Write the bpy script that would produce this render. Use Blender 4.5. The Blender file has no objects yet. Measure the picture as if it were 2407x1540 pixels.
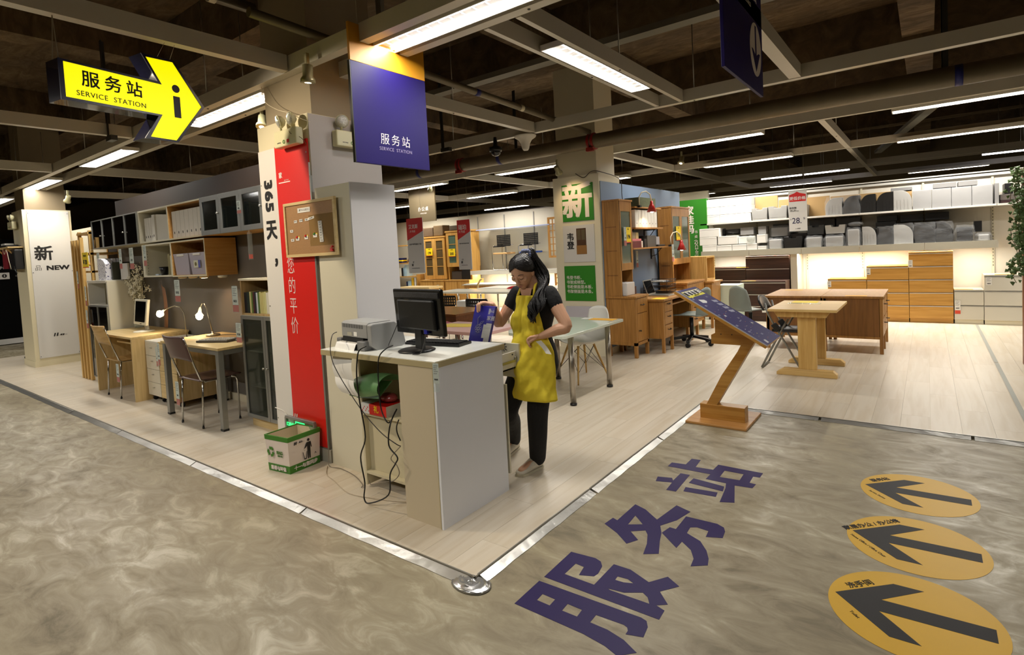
import bpy, math, random
from math import sin, cos, pi, radians
from mathutils import Vector, Matrix, noise
from mathutils.geometry import tessellate_polygon
random.seed(7)
SC = bpy.context.scene
COL = SC.collection

# ---------------------------------------------------------------- camera, world, exposure, large lights
cd = bpy.data.cameras.new('camera'); cam = bpy.data.objects.new('camera', cd); COL.objects.link(cam)
YAW, PIT, ROL = radians(37.0951), radians(-2.76174), radians(-2.96728)
fw = Vector((-sin(YAW)*cos(PIT), cos(YAW)*cos(PIT), sin(PIT)))
rt = Vector((cos(YAW), sin(YAW), 0)); up = rt.cross(fw)
r2 = rt*cos(ROL) + up*sin(ROL); u2 = -rt*sin(ROL) + up*cos(ROL)
CAMZ = 1.56
cam.matrix_world = Matrix(((r2.x, u2.x, -fw.x, 0), (r2.y, u2.y, -fw.y, 0), (r2.z, u2.z, -fw.z, CAMZ), (0, 0, 0, 1)))
cd.sensor_width = 36; cd.lens = 1295.77/2407*36; cd.shift_y = -0.0494; cd.clip_start = .05; cd.clip_end = 80
SC.camera = cam
SC.view_settings.view_transform = 'Standard'; SC.view_settings.look = 'None'
SC.view_settings.gamma = 1; SC.view_settings.use_curve_mapping = False
SC.view_settings.exposure = 0.0
SC.cycles.max_bounces = 6; SC.cycles.diffuse_bounces = 3; SC.cycles.glossy_bounces = 3
SC.cycles.transmission_bounces = 4; SC.cycles.transparent_max_bounces = 8
SC.cycles.caustics_reflective = False; SC.cycles.caustics_refractive = False
SC.cycles.sample_clamp_indirect = 4; SC.cycles.sample_clamp_direct = 0
world = bpy.data.worlds.new('world'); SC.world = world; world.use_nodes = True
world.node_tree.nodes['Background'].inputs[0].default_value = (.75, .70, .6, 1)
world.node_tree.nodes['Background'].inputs[1].default_value = .012

TUBE = (1.0, .962, .885)
WARM = (1.0, .72, .38)
def area(name, loc, sx, sy, power, col=TUBE, rot=(0, 0, 0), spread=pi):
    l = bpy.data.lights.new(name, 'AREA'); l.shape = 'RECTANGLE'; l.size = sx; l.size_y = sy
    l.energy = power; l.color = col; l.spread = spread
    o = bpy.data.objects.new(name, l); o.location = loc; o.rotation_euler = rot; COL.objects.link(o); return o
def spot(name, loc, target, power, angle=60, blend=.5, col=WARM, r=.03):
    l = bpy.data.lights.new(name, 'SPOT'); l.energy = power; l.color = col
    l.spot_size = radians(angle); l.spot_blend = blend; l.shadow_soft_size = r
    o = bpy.data.objects.new(name, l); o.location = loc
    o.rotation_euler = (Vector(target)-Vector(loc)).to_track_quat('-Z', 'Y').to_euler(); COL.objects.link(o); return o
def point(name, loc, power, col=WARM, r=.03):
    l = bpy.data.lights.new(name, 'POINT'); l.energy = power; l.color = col; l.shadow_soft_size = r
    o = bpy.data.objects.new(name, l); o.location = loc; COL.objects.link(o); return o
FIX_POWER = 36
# shop ceiling tubes: (centre x, centre y, axis, length); one area lamp in each fixture
FIXX = [(-2.42, 2.635), (-5.25, 2.635), (-8.42, 2.635), (-11.45, 2.635), (-14.4, 2.635),
        (.45, 8.157), (-2.54, 8.157), (-5.6, 8.157), (-8.5, 8.157), (-11.6, 8.157),
        (.4, 10.94), (-2.67, 10.94), (-5.8, 10.94), (-8.8, 10.94), (-11.8, 10.94),
        (.4, 17.16), (-2.8, 17.16), (-5.9, 17.16), (-9.2, 17.16), (-12.4, 17.16)]
FIXY = [(-2.14, 4.22)]
FIXBACK = [(-6.5, -.6), (-10.5, -.6), (-2.5, -1.2), (1.6, .8), (2.6, 4.6), (2.8, 8.2), (-14.5, -.6)]
for x, y in FIXX: area('tube_lamp', (x, y, 3.012 if y < 3 else 3.004), 1.45, .08, FIX_POWER*(1 if y < 3 else 1.15 if y < 9 else 2.3 if y < 12 else 1.6))
for x, y in FIXY: area('tube_lamp', (x, y, 3.012), .08, 1.45, FIX_POWER*1.2)
for x, y in FIXBACK: area('tube_lamp', (x, y, 3.012), 1.45, .08, FIX_POWER*(1.9 if x < 0 else .9))
area('shelf_strip_lamp', (-1.35, 11.42, 1.22), 4.3, .05, 95, (1, .93, .80))
area('shelf_strip_lamp', (-8.6, 11.5, 1.0), 3.6, .05, 80, (1, .93, .80))

# ---------------------------------------------------------------- materials
MATS = {}
def srgb(r, g, b):
    f = lambda c: ((c/255+.055)/1.055)**2.4 if c > 10 else c/255/12.92
    return (f(r), f(g), f(b), 1)
def nodes(name):
    m = bpy.data.materials.new(name); m.use_nodes = True
    nt = m.node_tree; return m, nt, nt.nodes['Principled BSDF']
def mat(name, col=(200, 200, 200), rough=.5, metal=0, var=0, vs=8, bump=0, bs=60, emit=0, ecol=None, trans=0, coat=0, spec=None):
    if name in MATS: return MATS[name]
    m, nt, b = nodes(name); c = srgb(*col)
    if spec is not None: b.inputs['Specular IOR Level'].default_value = spec
    b.inputs['Base Color'].default_value = c; b.inputs['Roughness'].default_value = rough; b.inputs['Metallic'].default_value = metal
    if coat: b.inputs['Coat Weight'].default_value = coat
    tc = nt.nodes.new('ShaderNodeTexCoord')
    if var:
        n = nt.nodes.new('ShaderNodeTexNoise'); n.inputs['Scale'].default_value = vs; n.inputs['Detail'].default_value = 4
        nt.links.new(tc.outputs['Object'], n.inputs['Vector'])
        mx = nt.nodes.new('ShaderNodeMix'); mx.data_type = 'RGBA'
        nt.links.new(n.outputs['Fac'], mx.inputs[0])
        mx.inputs[6].default_value = tuple(x*(1-var) for x in c[:3])+(1,); mx.inputs[7].default_value = tuple(min(1, x*(1+var)) for x in c[:3])+(1,)
        nt.links.new(mx.outputs[2], b.inputs['Base Color'])
    if bump:
        n = nt.nodes.new('ShaderNodeTexNoise'); n.inputs['Scale'].default_value = bs; n.inputs['Detail'].default_value = 3
        nt.links.new(tc.outputs['Object'], n.inputs['Vector'])
        bp = nt.nodes.new('ShaderNodeBump'); bp.inputs['Strength'].default_value = bump; bp.inputs['Distance'].default_value = .01
        nt.links.new(n.outputs['Fac'], bp.inputs['Height']); nt.links.new(bp.outputs[0], b.inputs['Normal'])
    if emit:
        b.inputs['Emission Color'].default_value = srgb(*(ecol or col)); b.inputs['Emission Strength'].default_value = emit
    if trans:
        out = nt.nodes['Material Output']; t = nt.nodes.new('ShaderNodeBsdfTransparent'); t.inputs[0].default_value = (.93, .96, .95, 1)
        mx = nt.nodes.new('ShaderNodeMixShader'); mx.inputs[0].default_value = 1-trans
        nt.links.new(t.outputs[0], mx.inputs[1]); nt.links.new(b.outputs[0], mx.inputs[2]); nt.links.new(mx.outputs[0], out.inputs[0])
    MATS[name] = m; return m
def film(name):
    m, nt, b = nodes(name); L = nt.links.new; b.inputs['Base Color'].default_value = (.86, .87, .88, 1); b.inputs['Roughness'].default_value = .14
    tc = nt.nodes.new('ShaderNodeTexCoord'); w = nt.nodes.new('ShaderNodeTexNoise'); w.inputs['Scale'].default_value = 9; w.inputs['Detail'].default_value = 3; w.inputs['Distortion'].default_value = 2.5; L(tc.outputs['Object'], w.inputs['Vector'])
    try: w.noise_type = 'RIDGED_MULTIFRACTAL'
    except Exception: pass
    r = nt.nodes.new('ShaderNodeMapRange'); r.inputs[1].default_value = .62; r.inputs[2].default_value = .95; r.inputs[3].default_value = .10; r.inputs[4].default_value = .85; L(w.outputs['Fac'], r.inputs[0])
    bp = nt.nodes.new('ShaderNodeBump'); bp.inputs['Distance'].default_value = .01; L(w.outputs['Fac'], bp.inputs['Height']); L(bp.outputs[0], b.inputs['Normal'])
    t = nt.nodes.new('ShaderNodeBsdfTransparent'); mx = nt.nodes.new('ShaderNodeMixShader'); L(r.outputs[0], mx.inputs[0]); L(t.outputs[0], mx.inputs[1]); L(b.outputs[0], mx.inputs[2]); L(mx.outputs[0], nt.nodes['Material Output'].inputs[0])
    MATS[name] = m; return m
def wood(name, a, b_, axis='x', rough=.4, sc=1.0, coat=0):
    if name in MATS: return MATS[name]
    m, nt, b = nodes(name); tc = nt.nodes.new('ShaderNodeTexCoord'); mp = nt.nodes.new('ShaderNodeMapping')
    s = {'x': (1.2, 22, 22), 'y': (22, 1.2, 22), 'z': (22, 22, 1.2)}[axis]
    mp.inputs['Scale'].default_value = tuple(k*sc for k in s)
    n = nt.nodes.new('ShaderNodeTexNoise'); n.inputs['Scale'].default_value = 1.6; n.inputs['Detail'].default_value = 5; n.inputs['Distortion'].default_value = .6
    rp = nt.nodes.new('ShaderNodeValToRGB'); rp.color_ramp.elements[0].position = .32; rp.color_ramp.elements[1].position = .68
    rp.color_ramp.elements[0].color = srgb(*a); rp.color_ramp.elements[1].color = srgb(*b_)
    L = nt.links.new
    L(tc.outputs['Object'], mp.inputs[0]); L(mp.outputs[0], n.inputs['Vector']); L(n.outputs['Fac'], rp.inputs[0]); L(rp.outputs[0], b.inputs['Base Color'])
    b.inputs['Roughness'].default_value = rough
    if coat: b.inputs['Coat Weight'].default_value = coat
    MATS[name] = m; return m
def concrete(name, cols, sc=1, rough=.5, bump=.3, streak=(1, 1, 1), coarse=1.1):
    m, nt, b = nodes(name); L = nt.links.new
    tc = nt.nodes.new('ShaderNodeTexCoord'); mp = nt.nodes.new('ShaderNodeMapping'); mp.inputs['Scale'].default_value = streak; mp.inputs['Rotation'].default_value = (0, 0, .5)
    L(tc.outputs['Object'], mp.inputs[0])
    n1 = nt.nodes.new('ShaderNodeTexNoise'); n1.inputs['Scale'].default_value = coarse*sc; n1.inputs['Detail'].default_value = 9; n1.inputs['Distortion'].default_value = .7; n1.inputs['Roughness'].default_value = .62
    n2 = nt.nodes.new('ShaderNodeTexNoise'); n2.inputs['Scale'].default_value = 3.6*sc; n2.inputs['Detail'].default_value = 9; n2.inputs['Distortion'].default_value = 1.0; n2.inputs['Roughness'].default_value = .65
    n3 = nt.nodes.new('ShaderNodeTexNoise'); n3.inputs['Scale'].default_value = 60*sc; n3.inputs['Detail'].default_value = 3
    for n in (n1, n2, n3): L(mp.outputs[0], n.inputs['Vector'])
    ad = nt.nodes.new('ShaderNodeMath'); ad.operation = 'MULTIPLY_ADD'; ad.inputs[1].default_value = .5; L(n2.outputs['Fac'], ad.inputs[0])
    m3 = nt.nodes.new('ShaderNodeMath'); m3.operation = 'MULTIPLY'; m3.inputs[1].default_value = .5; L(n1.outputs['Fac'], m3.inputs[0]); L(m3.outputs[0], ad.inputs[2])
    rp = nt.nodes.new('ShaderNodeValToRGB'); e = rp.color_ramp.elements
    e[0].position = .36; e[0].color = srgb(*cols[0]); e[1].position = .64; e[1].color = srgb(*cols[-1])
    for i, c in enumerate(cols[1:-1]): k = e.new(.36+.28*(i+1)/(len(cols)-1)); k.color = srgb(*c)
    L(ad.outputs[0], rp.inputs[0]); L(rp.outputs[0], b.inputs['Base Color'])
    rr = nt.nodes.new('ShaderNodeMapRange'); rr.inputs[1].default_value = .35; rr.inputs[2].default_value = .65; rr.inputs[3].default_value = rough+.14; rr.inputs[4].default_value = rough-.1
    L(n2.outputs['Fac'], rr.inputs[0]); L(rr.outputs[0], b.inputs['Roughness'])
    bp = nt.nodes.new('ShaderNodeBump'); bp.inputs['Strength'].default_value = bump; bp.inputs['Distance'].default_value = .004
    h = nt.nodes.new('ShaderNodeMath'); h.operation = 'MULTIPLY_ADD'; h.inputs[1].default_value = .3; L(n3.outputs['Fac'], h.inputs[0]); L(ad.outputs[0], h.inputs[2])
    L(h.outputs[0], bp.inputs['Height']); L(bp.outputs[0], b.inputs['Normal'])
    MATS[name] = m; return m
def laminate(name):
    m, nt, b = nodes(name); L = nt.links.new
    g = nt.nodes.new('ShaderNodeNewGeometry'); mp = nt.nodes.new('ShaderNodeMapping'); mp.inputs['Scale'].default_value = (16, 1.1, 1)
    L(g.outputs['Position'], mp.inputs[0])
    n = nt.nodes.new('ShaderNodeTexNoise'); n.inputs['Scale'].default_value = 1; n.inputs['Detail'].default_value = 5; n.inputs['Distortion'].default_value = .7
    # every board its own tone: noise of the board's row and column number
    sx = nt.nodes.new('ShaderNodeSeparateXYZ'); L(g.outputs['Position'], sx.inputs[0])
    def mth(op, a, bb):
        k = nt.nodes.new('ShaderNodeMath'); k.operation = op
        for i, q in enumerate((a, bb)):
            if q is None: continue
            if isinstance(q, (int, float)): k.inputs[i].default_value = q
            else: L(q, k.inputs[i])
        return k.outputs[0]
    row = mth('FLOOR', mth('DIVIDE', sx.outputs[0], .195), None)
    off = mth('MULTIPLY', mth('FRACT', mth('MULTIPLY', row, .37), None), 1.29)
    colm = mth('FLOOR', mth('DIVIDE', mth('ADD', sx.outputs[1], off), 1.29), None)
    cb = nt.nodes.new('ShaderNodeCombineXYZ'); L(row, cb.inputs[0]); L(colm, cb.inputs[1])
    wn = nt.nodes.new('ShaderNodeTexWhiteNoise'); wn.noise_dimensions = '3D'; L(cb.outputs[0], wn.inputs['Vector'])
    ad = nt.nodes.new('ShaderNodeVectorMath'); ad.operation = 'ADD'; L(mp.outputs[0], ad.inputs[0])
    sc = nt.nodes.new('ShaderNodeVectorMath'); sc.operation = 'SCALE'; sc.inputs['Scale'].default_value = 30; L(wn.outputs['Color'], sc.inputs[0]); L(sc.outputs[0], ad.inputs[1])
    L(ad.outputs[0], n.inputs['Vector'])
    rp = nt.nodes.new('ShaderNodeValToRGB'); e = rp.color_ramp.elements
    e[0].position = .25; e[0].color = srgb(208, 192, 166); e[1].position = .6; e[1].color = srgb(222, 210, 190)
    L(n.outputs['Fac'], rp.inputs[0])
    mx = nt.nodes.new('ShaderNodeMix'); mx.data_type = 'RGBA'; mx.blend_type = 'MULTIPLY'; mx.inputs[0].default_value = 1
    tr = nt.nodes.new('ShaderNodeMapRange'); tr.inputs[3].default_value = .87; tr.inputs[4].default_value = .95; L(wn.outputs['Value'], tr.inputs[0])
    L(rp.outputs[0], mx.inputs[6]); L(tr.outputs[0], mx.inputs[7]); L(mx.outputs[2], b.inputs['Base Color'])
    b.inputs['Roughness'].default_value = .33
    MATS[name] = m; return m

# ---------------------------------------------------------------- mesh and object helpers
def perp(d):
    d = Vector(d).normalized(); a = Vector((0, 0, 1)) if abs(d.z) < .9 else Vector((1, 0, 0))
    x = d.cross(a).normalized(); return x, d.cross(x).normalized()
class MB:
    def __init__(s): s.v, s.f, s.m, s.s = [], [], [], []
    def add(s, vs, fs, mi=0, sm=False):
        o = len(s.v); s.v += [tuple(p) for p in vs]
        for f in fs: s.f.append([o+i for i in f]); s.m.append(mi); s.s.append(sm)
        return s
    def box(s, a, b, mi=0):
        x0, y0, z0 = (min(a[i], b[i]) for i in range(3)); x1, y1, z1 = (max(a[i], b[i]) for i in range(3))
        return s.add([(x0, y0, z0), (x1, y0, z0), (x1, y1, z0), (x0, y1, z0), (x0, y0, z1), (x1, y0, z1), (x1, y1, z1), (x0, y1, z1)],
            [(3, 2, 1, 0), (4, 5, 6, 7), (0, 1, 5, 4), (1, 2, 6, 5), (2, 3, 7, 6), (3, 0, 4, 7)], mi)
    def ob(s, c, h, u, v, w=None, mi=0):
        u = Vector(u).normalized(); v = Vector(v).normalized(); w = Vector(w).normalized() if w else u.cross(v); c = Vector(c)
        P = [c+u*(h[0]*i)+v*(h[1]*j)+w*(h[2]*k) for k in (-1, 1) for i, j in ((-1, -1), (1, -1), (1, 1), (-1, 1))]
        return s.add(P, [(3, 2, 1, 0), (4, 5, 6, 7), (0, 1, 5, 4), (1, 2, 6, 5), (2, 3, 7, 6), (3, 0, 4, 7)], mi)
    def bar(s, p, q, w, h, upv=(0, 0, 1), mi=0):
        p = Vector(p); q = Vector(q); d = (q-p); l = d.length/2; d.normalize(); x = d.cross(Vector(upv)).normalized(); y = x.cross(d)
        return s.ob((p+q)/2, (l, w/2, h/2), d, x, y, mi)
    def cyl(s, p, q, r, r2=None, n=12, mi=0, cap=True):
        p = Vector(p); q = Vector(q); r2 = r if r2 is None else r2; x, y = perp(q-p)
        vs = [p+(x*cos(2*pi*i/n)+y*sin(2*pi*i/n))*r for i in range(n)]+[q+(x*cos(2*pi*i/n)+y*sin(2*pi*i/n))*r2 for i in range(n)]
        s.add(vs, [(i, (i+1) % n, n+(i+1) % n, n+i) for i in range(n)], mi, True)
        if cap: o = len(s.v)-2*n; s.f += [[o+i for i in range(n)][::-1], [o+n+i for i in range(n)]]; s.m += [mi]*2; s.s += [False]*2
        return s
    def tube(s, pts, r, n=8, mi=0, rs=None):
        pts = [Vector(p) for p in pts]; k = len(pts); rings = []; x = None
        for i, p in enumerate(pts):
            d = (pts[min(i+1, k-1)]-pts[max(i-1, 0)]).normalized()
            if x is None: x, y = perp(d)
            else: x = (x-d*x.dot(d)).normalized(); y = d.cross(x)
            rr = rs[i] if rs else r
            rings.append([p+(x*cos(2*pi*j/n)+y*sin(2*pi*j/n))*rr for j in range(n)])
        vs = [q for rg in rings for q in rg]
        fs = [(i*n+j, i*n+(j+1) % n, (i+1)*n+(j+1) % n, (i+1)*n+j) for i in range(k-1) for j in range(n)]
        s.add(vs, fs, mi, True); o = len(s.v)-len(vs)
        s.f += [[o+j for j in range(n)][::-1], [o+(k-1)*n+j for j in range(n)]]; s.m += [mi]*2; s.s += [False]*2
        return s
    def rings(s, rg, mi=0, sm=True, cap=True):
        n = len(rg[0]); k = len(rg); vs = [q for r in rg for q in r]
        s.add(vs, [(i*n+j, i*n+(j+1) % n, (i+1)*n+(j+1) % n, (i+1)*n+j) for i in range(k-1) for j in range(n)], mi, sm)
        if cap: o = len(s.v)-len(vs); s.f += [[o+j for j in range(n)][::-1], [o+(k-1)*n+j for j in range(n)]]; s.m += [mi]*2; s.s += [False]*2
        return s
    def lathe(s, c, prof, n=20, mi=0, ax=(0, 0, 1), cap=True):
        c = Vector(c); a = Vector(ax).normalized(); x, y = perp(a)
        return s.rings([[c+a*z+(x*cos(2*pi*j/n)+y*sin(2*pi*j/n))*r for j in range(n)] for r, z in prof], mi, True, cap)
    def ell(s, c, r, n=16, k=10, mi=0, M=None):
        c = Vector(c); rg = []
        for i in range(k+1):
            t = -pi/2+pi*i/k; t = max(min(t, pi/2-.02), -pi/2+.02); ring = []
            for j in range(n):
                p = Vector((r[0]*cos(t)*cos(2*pi*j/n), r[1]*cos(t)*sin(2*pi*j/n), r[2]*sin(t)))
                ring.append(c+(M @ p if M else p))
            rg.append(ring)
        return s.rings(rg, mi)
    def prism(s, loops, T, d, mi=0, both=True):
        """loops of 2d points (outer first, then holes) put in space by T(a,b), thickened by vector d"""
        d = Vector(d); pts = [[Vector((a, b, 0)) for a, b in lp] for lp in loops]
        tri = tessellate_polygon(pts); flat = [p for lp in pts for p in lp]; n = len(flat)
        base = [Vector(T(p.x, p.y)) for p in flat]; vs = base+[p+d for p in base]
        fs = [tuple(n+i for i in t) for t in tri]+([tuple(reversed(t)) for t in tri] if both else [])
        o = 0
        for lp in loops:
            k = len(lp)
            fs += [(o+i, o+(i+1) % k, n+o+(i+1) % k, n+o+i) for i in range(k)]; o += k
        return s.add(vs, fs, mi)
    def surf(s, fn, nu, nv, mi=0, closed=False):
        vs = [fn(i/nu, j/nv) for i in range(nu+1) for j in range(nv+1)]
        return s.add(vs, [(i*(nv+1)+j, i*(nv+1)+j+1, (i+1)*(nv+1)+j+1, (i+1)*(nv+1)+j) for i in range(nu) for j in range(nv)], mi, True)
def wloc(o):
    v = Vector((0, 0, 0))
    while o: v += o.location; o = o.parent
    return v
def mesh(name, mb, mats, org):
    me = bpy.data.meshes.new(name); ox, oy, oz = org
    me.from_pydata([(x-ox, y-oy, z-oz) for x, y, z in mb.v], [], mb.f)
    if not isinstance(mats, (list, tuple)): mats = [mats]
    for m in mats: me.materials.append(m)
    me.polygons.foreach_set('material_index', mb.m); me.polygons.foreach_set('use_smooth', mb.s)
    me.validate(); me.update(); return me
def fixn(me):
    import bmesh
    bm = bmesh.new(); bm.from_mesh(me); bmesh.ops.recalc_face_normals(bm, faces=bm.faces); bm.to_mesh(me); bm.free()
def thing(name, label, cat, loc=(0, 0, 0), group=None, kind=None):
    o = bpy.data.objects.new(name, None); o.empty_display_size = .1; o.location = loc; COL.objects.link(o)
    o['label'] = label; o['category'] = cat
    if group: o['group'] = group
    if kind: o['kind'] = kind
    return o
def part(parent, name, mb, mats, label=None, kind=None, bev=0, rec=True):
    org = wloc(parent) if parent else Vector((0, 0, 0))
    me = mesh(name, mb, mats, org)
    if rec: fixn(me)
    o = bpy.data.objects.new(name, me); COL.objects.link(o)
    if parent: o.parent = parent
    if label: o['label'] = label
    if kind: o['kind'] = kind
    if bev:
        md = o.modifiers.new('bevel', 'BEVEL'); md.width = bev; md.segments = 2; md.limit_method = 'ANGLE'; md.angle_limit = radians(40)
    return o
def solo(name, mb, mats, label, cat, group=None, bev=0, kind=None):
    xs = [p[0] for p in mb.v]; ys = [p[1] for p in mb.v]; zs = [p[2] for p in mb.v]
    org = Vector(((min(xs)+max(xs))/2, (min(ys)+max(ys))/2, min(zs)))
    me = mesh(name, mb, mats, org); fixn(me); o = bpy.data.objects.new(name, me); o.location = org; COL.objects.link(o)
    o['label'] = label; o['category'] = cat
    if group: o['group'] = group
    if kind: o['kind'] = kind
    if bev:
        md = o.modifiers.new('bevel', 'BEVEL'); md.width = bev; md.segments = 2; md.limit_method = 'ANGLE'; md.angle_limit = radians(40)
    return o
def struct(name, mb, mats, label=None, bev=0):
    o = part(None, name, mb, mats, label, 'structure', bev); return o
def dup(o, loc, rz=0, label=None, group=None, parent=None):
    c = o.copy(); COL.objects.link(c); c.parent = parent
    if parent is None:
        c.location = loc; c.rotation_euler = (0, 0, rz)
        if label: c['label'] = label
        if group: c['group'] = group
    for ch in list(o.children): dup(ch, None, parent=c)
    return c
def text(parent, s, loc, size, u, v, m, bold=0, sp=1, ext=.0006, xs=1, ax='CENTER', ay='CENTER', name='lettering', res=3, lsp=1, shear=0, rows=None):
    cu = bpy.data.curves.new('lettering', 'FONT'); cu.body = s; cu.size = size; cu.extrude = ext; cu.offset = min(bold, 0); cu.resolution_u = res
    cu.space_character = sp; cu.align_x = ax; cu.align_y = ay; cu.space_line = lsp; cu.shear = shear
    to = bpy.data.objects.new('tmp', cu); COL.objects.link(to)
    dg = bpy.context.evaluated_depsgraph_get(); dg.update()
    me = bpy.data.meshes.new_from_object(to.evaluated_get(dg)); bpy.data.objects.remove(to); bpy.data.curves.remove(cu)
    if bold > 0:                                    # heavier weight: four copies pulled apart
        vs = [tuple(q.co) for q in me.vertices]; fs = [tuple(q.vertices) for q in me.polygons]; V4, F4 = [], []; b4 = bold*1.1
        for k4, (dx, dy) in enumerate(((-b4, -b4), (b4, -b4), (b4, b4), (-b4, b4))):
            o4 = len(V4); V4 += [(a+dx, b+dy, c+k4*.0002) for a, b, c in vs]; F4 += [tuple(o4+i for i in f) for f in fs]
        me = bpy.data.meshes.new('lettering'); me.from_pydata(V4, [], F4); me.update()
    u = Vector(u).normalized(); v = Vector(v).normalized(); w = u.cross(v); org = Vector(loc)-(wloc(parent) if parent else Vector((0, 0, 0)))
    me.transform(Matrix(((u.x*xs, v.x, w.x, org.x), (u.y*xs, v.y, w.y, org.y), (u.z*xs, v.z, w.z, org.z), (0, 0, 0, 1))))
    me.materials.clear(); me.materials.append(m)
    o = bpy.data.objects.new(name, me); COL.objects.link(o); o.parent = parent
    return o
XP, XN, YP, YN, ZP, ZN = (1, 0, 0), (-1, 0, 0), (0, 1, 0), (0, -1, 0), (0, 0, 1), (0, 0, -1)

white = mat('white laminate', (222, 218, 206), .35)
whitem = mat('white painted metal', (226, 222, 212), .3)
cream = mat('cream painted board', (226, 217, 190), .5)
edge = mat('beige edge banding', (178, 164, 124), .5)
grey_rail = mat('grey painted steel', (208, 202, 188), .3)
dark_rail = mat('dark rail inside', (70, 66, 58), .6)
chrome = mat('chrome', (200, 198, 192), .18, 1)
alu = mat('aluminium', (180, 178, 170), .3, .9)
alu_mat = mat('satin aluminium', (150, 150, 145), .4, .7)
black = mat('black plastic', (16, 16, 17), .35)
blackm = mat('matt black', (12, 12, 12), .7)
ink = mat('black ink', (18, 16, 16), .6)
purple = mat('purple blue vinyl', (34, 20, 76), .5, spec=.25)
bluep = mat('deep blue board', (26, 15, 84), .5, var=.1, vs=2, spec=.2)
redp = mat('red vinyl', (214, 26, 16), .4)
green = mat('green board', (44, 128, 26), .45)
yel = mat('yellow floor vinyl', (204, 158, 26), .45, var=.06, vs=6)
yel_card = mat('yellow price card', (246, 214, 20), .5)
paper = mat('white paper', (232, 230, 224), .7)
papergrey = mat('cool white board', (214, 212, 208), .5)
redfoot = mat('red tag foot', (206, 66, 40), .5)
glass = mat('cabinet glass', (34, 40, 38), .08, trans=.55)
clear = mat('clear plastic', (225, 228, 226), .12, trans=.88)
oakM = wood('oak honey', (148, 102, 46), (178, 128, 64), 'z', .42)
oakX = wood('oak honey across', (148, 102, 46), (178, 128, 64), 'x', .42)
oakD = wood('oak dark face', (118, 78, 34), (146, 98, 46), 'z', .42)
birch = wood('birch veneer', (196, 168, 112), (216, 190, 136), 'x', .42)
birchz = wood('birch veneer upright', (190, 160, 104), (210, 182, 128), 'z', .45)
pine = wood('pine', (196, 152, 82), (224, 184, 112), 'z', .5)
pinex = wood('pine lengthwise', (196, 152, 82), (224, 184, 112), 'x', .5)
rubberw = wood('solid light oak', (200, 156, 84), (222, 184, 112), 'z', .4)
rubberx = wood('solid light oak top', (206, 166, 98), (226, 192, 126), 'x', .32)
darkw = wood('dark brown veneer', (48, 26, 16), (70, 40, 26), 'x', .4)
goldw = wood('golden oak veneer', (176, 128, 52), (200, 152, 74), 'x', .4)
skin = mat('skin', (214, 164, 132), .5)
leafm = mat('ivy leaf', (74, 98, 44), .5, var=.35, vs=20)

# ================================================================= SETTING
GZ = -.018                                   # bare concrete lies a little under the laminate
conc = concrete('bare screed floor', [(104, 94, 72), (134, 122, 97), (152, 141, 115), (186, 177, 153)], 1, .42, .06, (1, 2.0, 1), .55)
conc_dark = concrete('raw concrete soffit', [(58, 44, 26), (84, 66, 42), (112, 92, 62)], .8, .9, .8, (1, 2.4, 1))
lam = laminate('pale laminate boards')
floor = struct('floor', MB().box((-26, -6, GZ-.2), (7, 24, GZ)), conc)
PW, PL_ = .195, 1.29
rows = []
for i in range(int(-14.4/PW), int(4/PW)+1):
    x0, x1 = i*PW, (i+1)*PW; off = ((i*.37) % 1)*PL_
    j = math.floor((1.9+off)/PL_)
    while j*PL_-off < 12:
        y0, y1 = j*PL_-off, (j+1)*PL_-off; j += 1
        a0, a1, b0, b1 = max(x0, -14.2), min(x1, 3.4), max(y0, 1.905), min(y1, 11.95)
        if a1 <= a0 or b1 <= b0: continue
        if a0 > -1.765:
            b0 = max(b0, 5.255)
        elif a1 > -1.765 and b0 < 5.255:
            a1 = -1.76 if b1 <= 5.255 else a1
            if b1 > 5.255:
                rows.append((a0, -1.76, b0, 5.255)); b0 = 5.255
        if b1-b0 < .02 or a1-a0 < .01: continue
        rows.append((a0, a1, b0, b1))
def inview(r):
    p = Vector(((r[0]+r[1])/2, (r[2]+r[3])/2, -CAMZ)); d = p.dot(fw)
    return d > .5 and abs(p.dot(r2)/d) < 1.02
rows.sort(key=lambda r: (not inview(r), math.hypot((r[0]+r[1])/2, (r[2]+r[3])/2)))
pm = {}; g = .0005
for n, (a0, a1, b0, b1) in enumerate(rows[:300]):
    k = (round(a1-a0, 3), round(b1-b0, 3))
    if k not in pm: pm[k] = mesh('plank', MB().box((g, g, -.012), (k[0]-g, k[1]-g, 0)), lam, (0, 0, 0))
    o = bpy.data.objects.new('plank', pm[k]); o.location = (a0, b0, 0); o.parent = floor; COL.objects.link(o)
mb = MB()
for a0, a1, b0, b1 in rows[300:]: mb.box((a0+g, b0+g, -.012), (a1-g, b1-g, 0))
part(floor, 'distant_planks', mb, lam, kind='stuff')
part(floor, 'underlay', MB().box((-14.2, 1.905, GZ), (-1.762, 11.95, -.012)).box((-1.762, 5.257, GZ), (3.4, 11.95, -.012)), edge)

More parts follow.
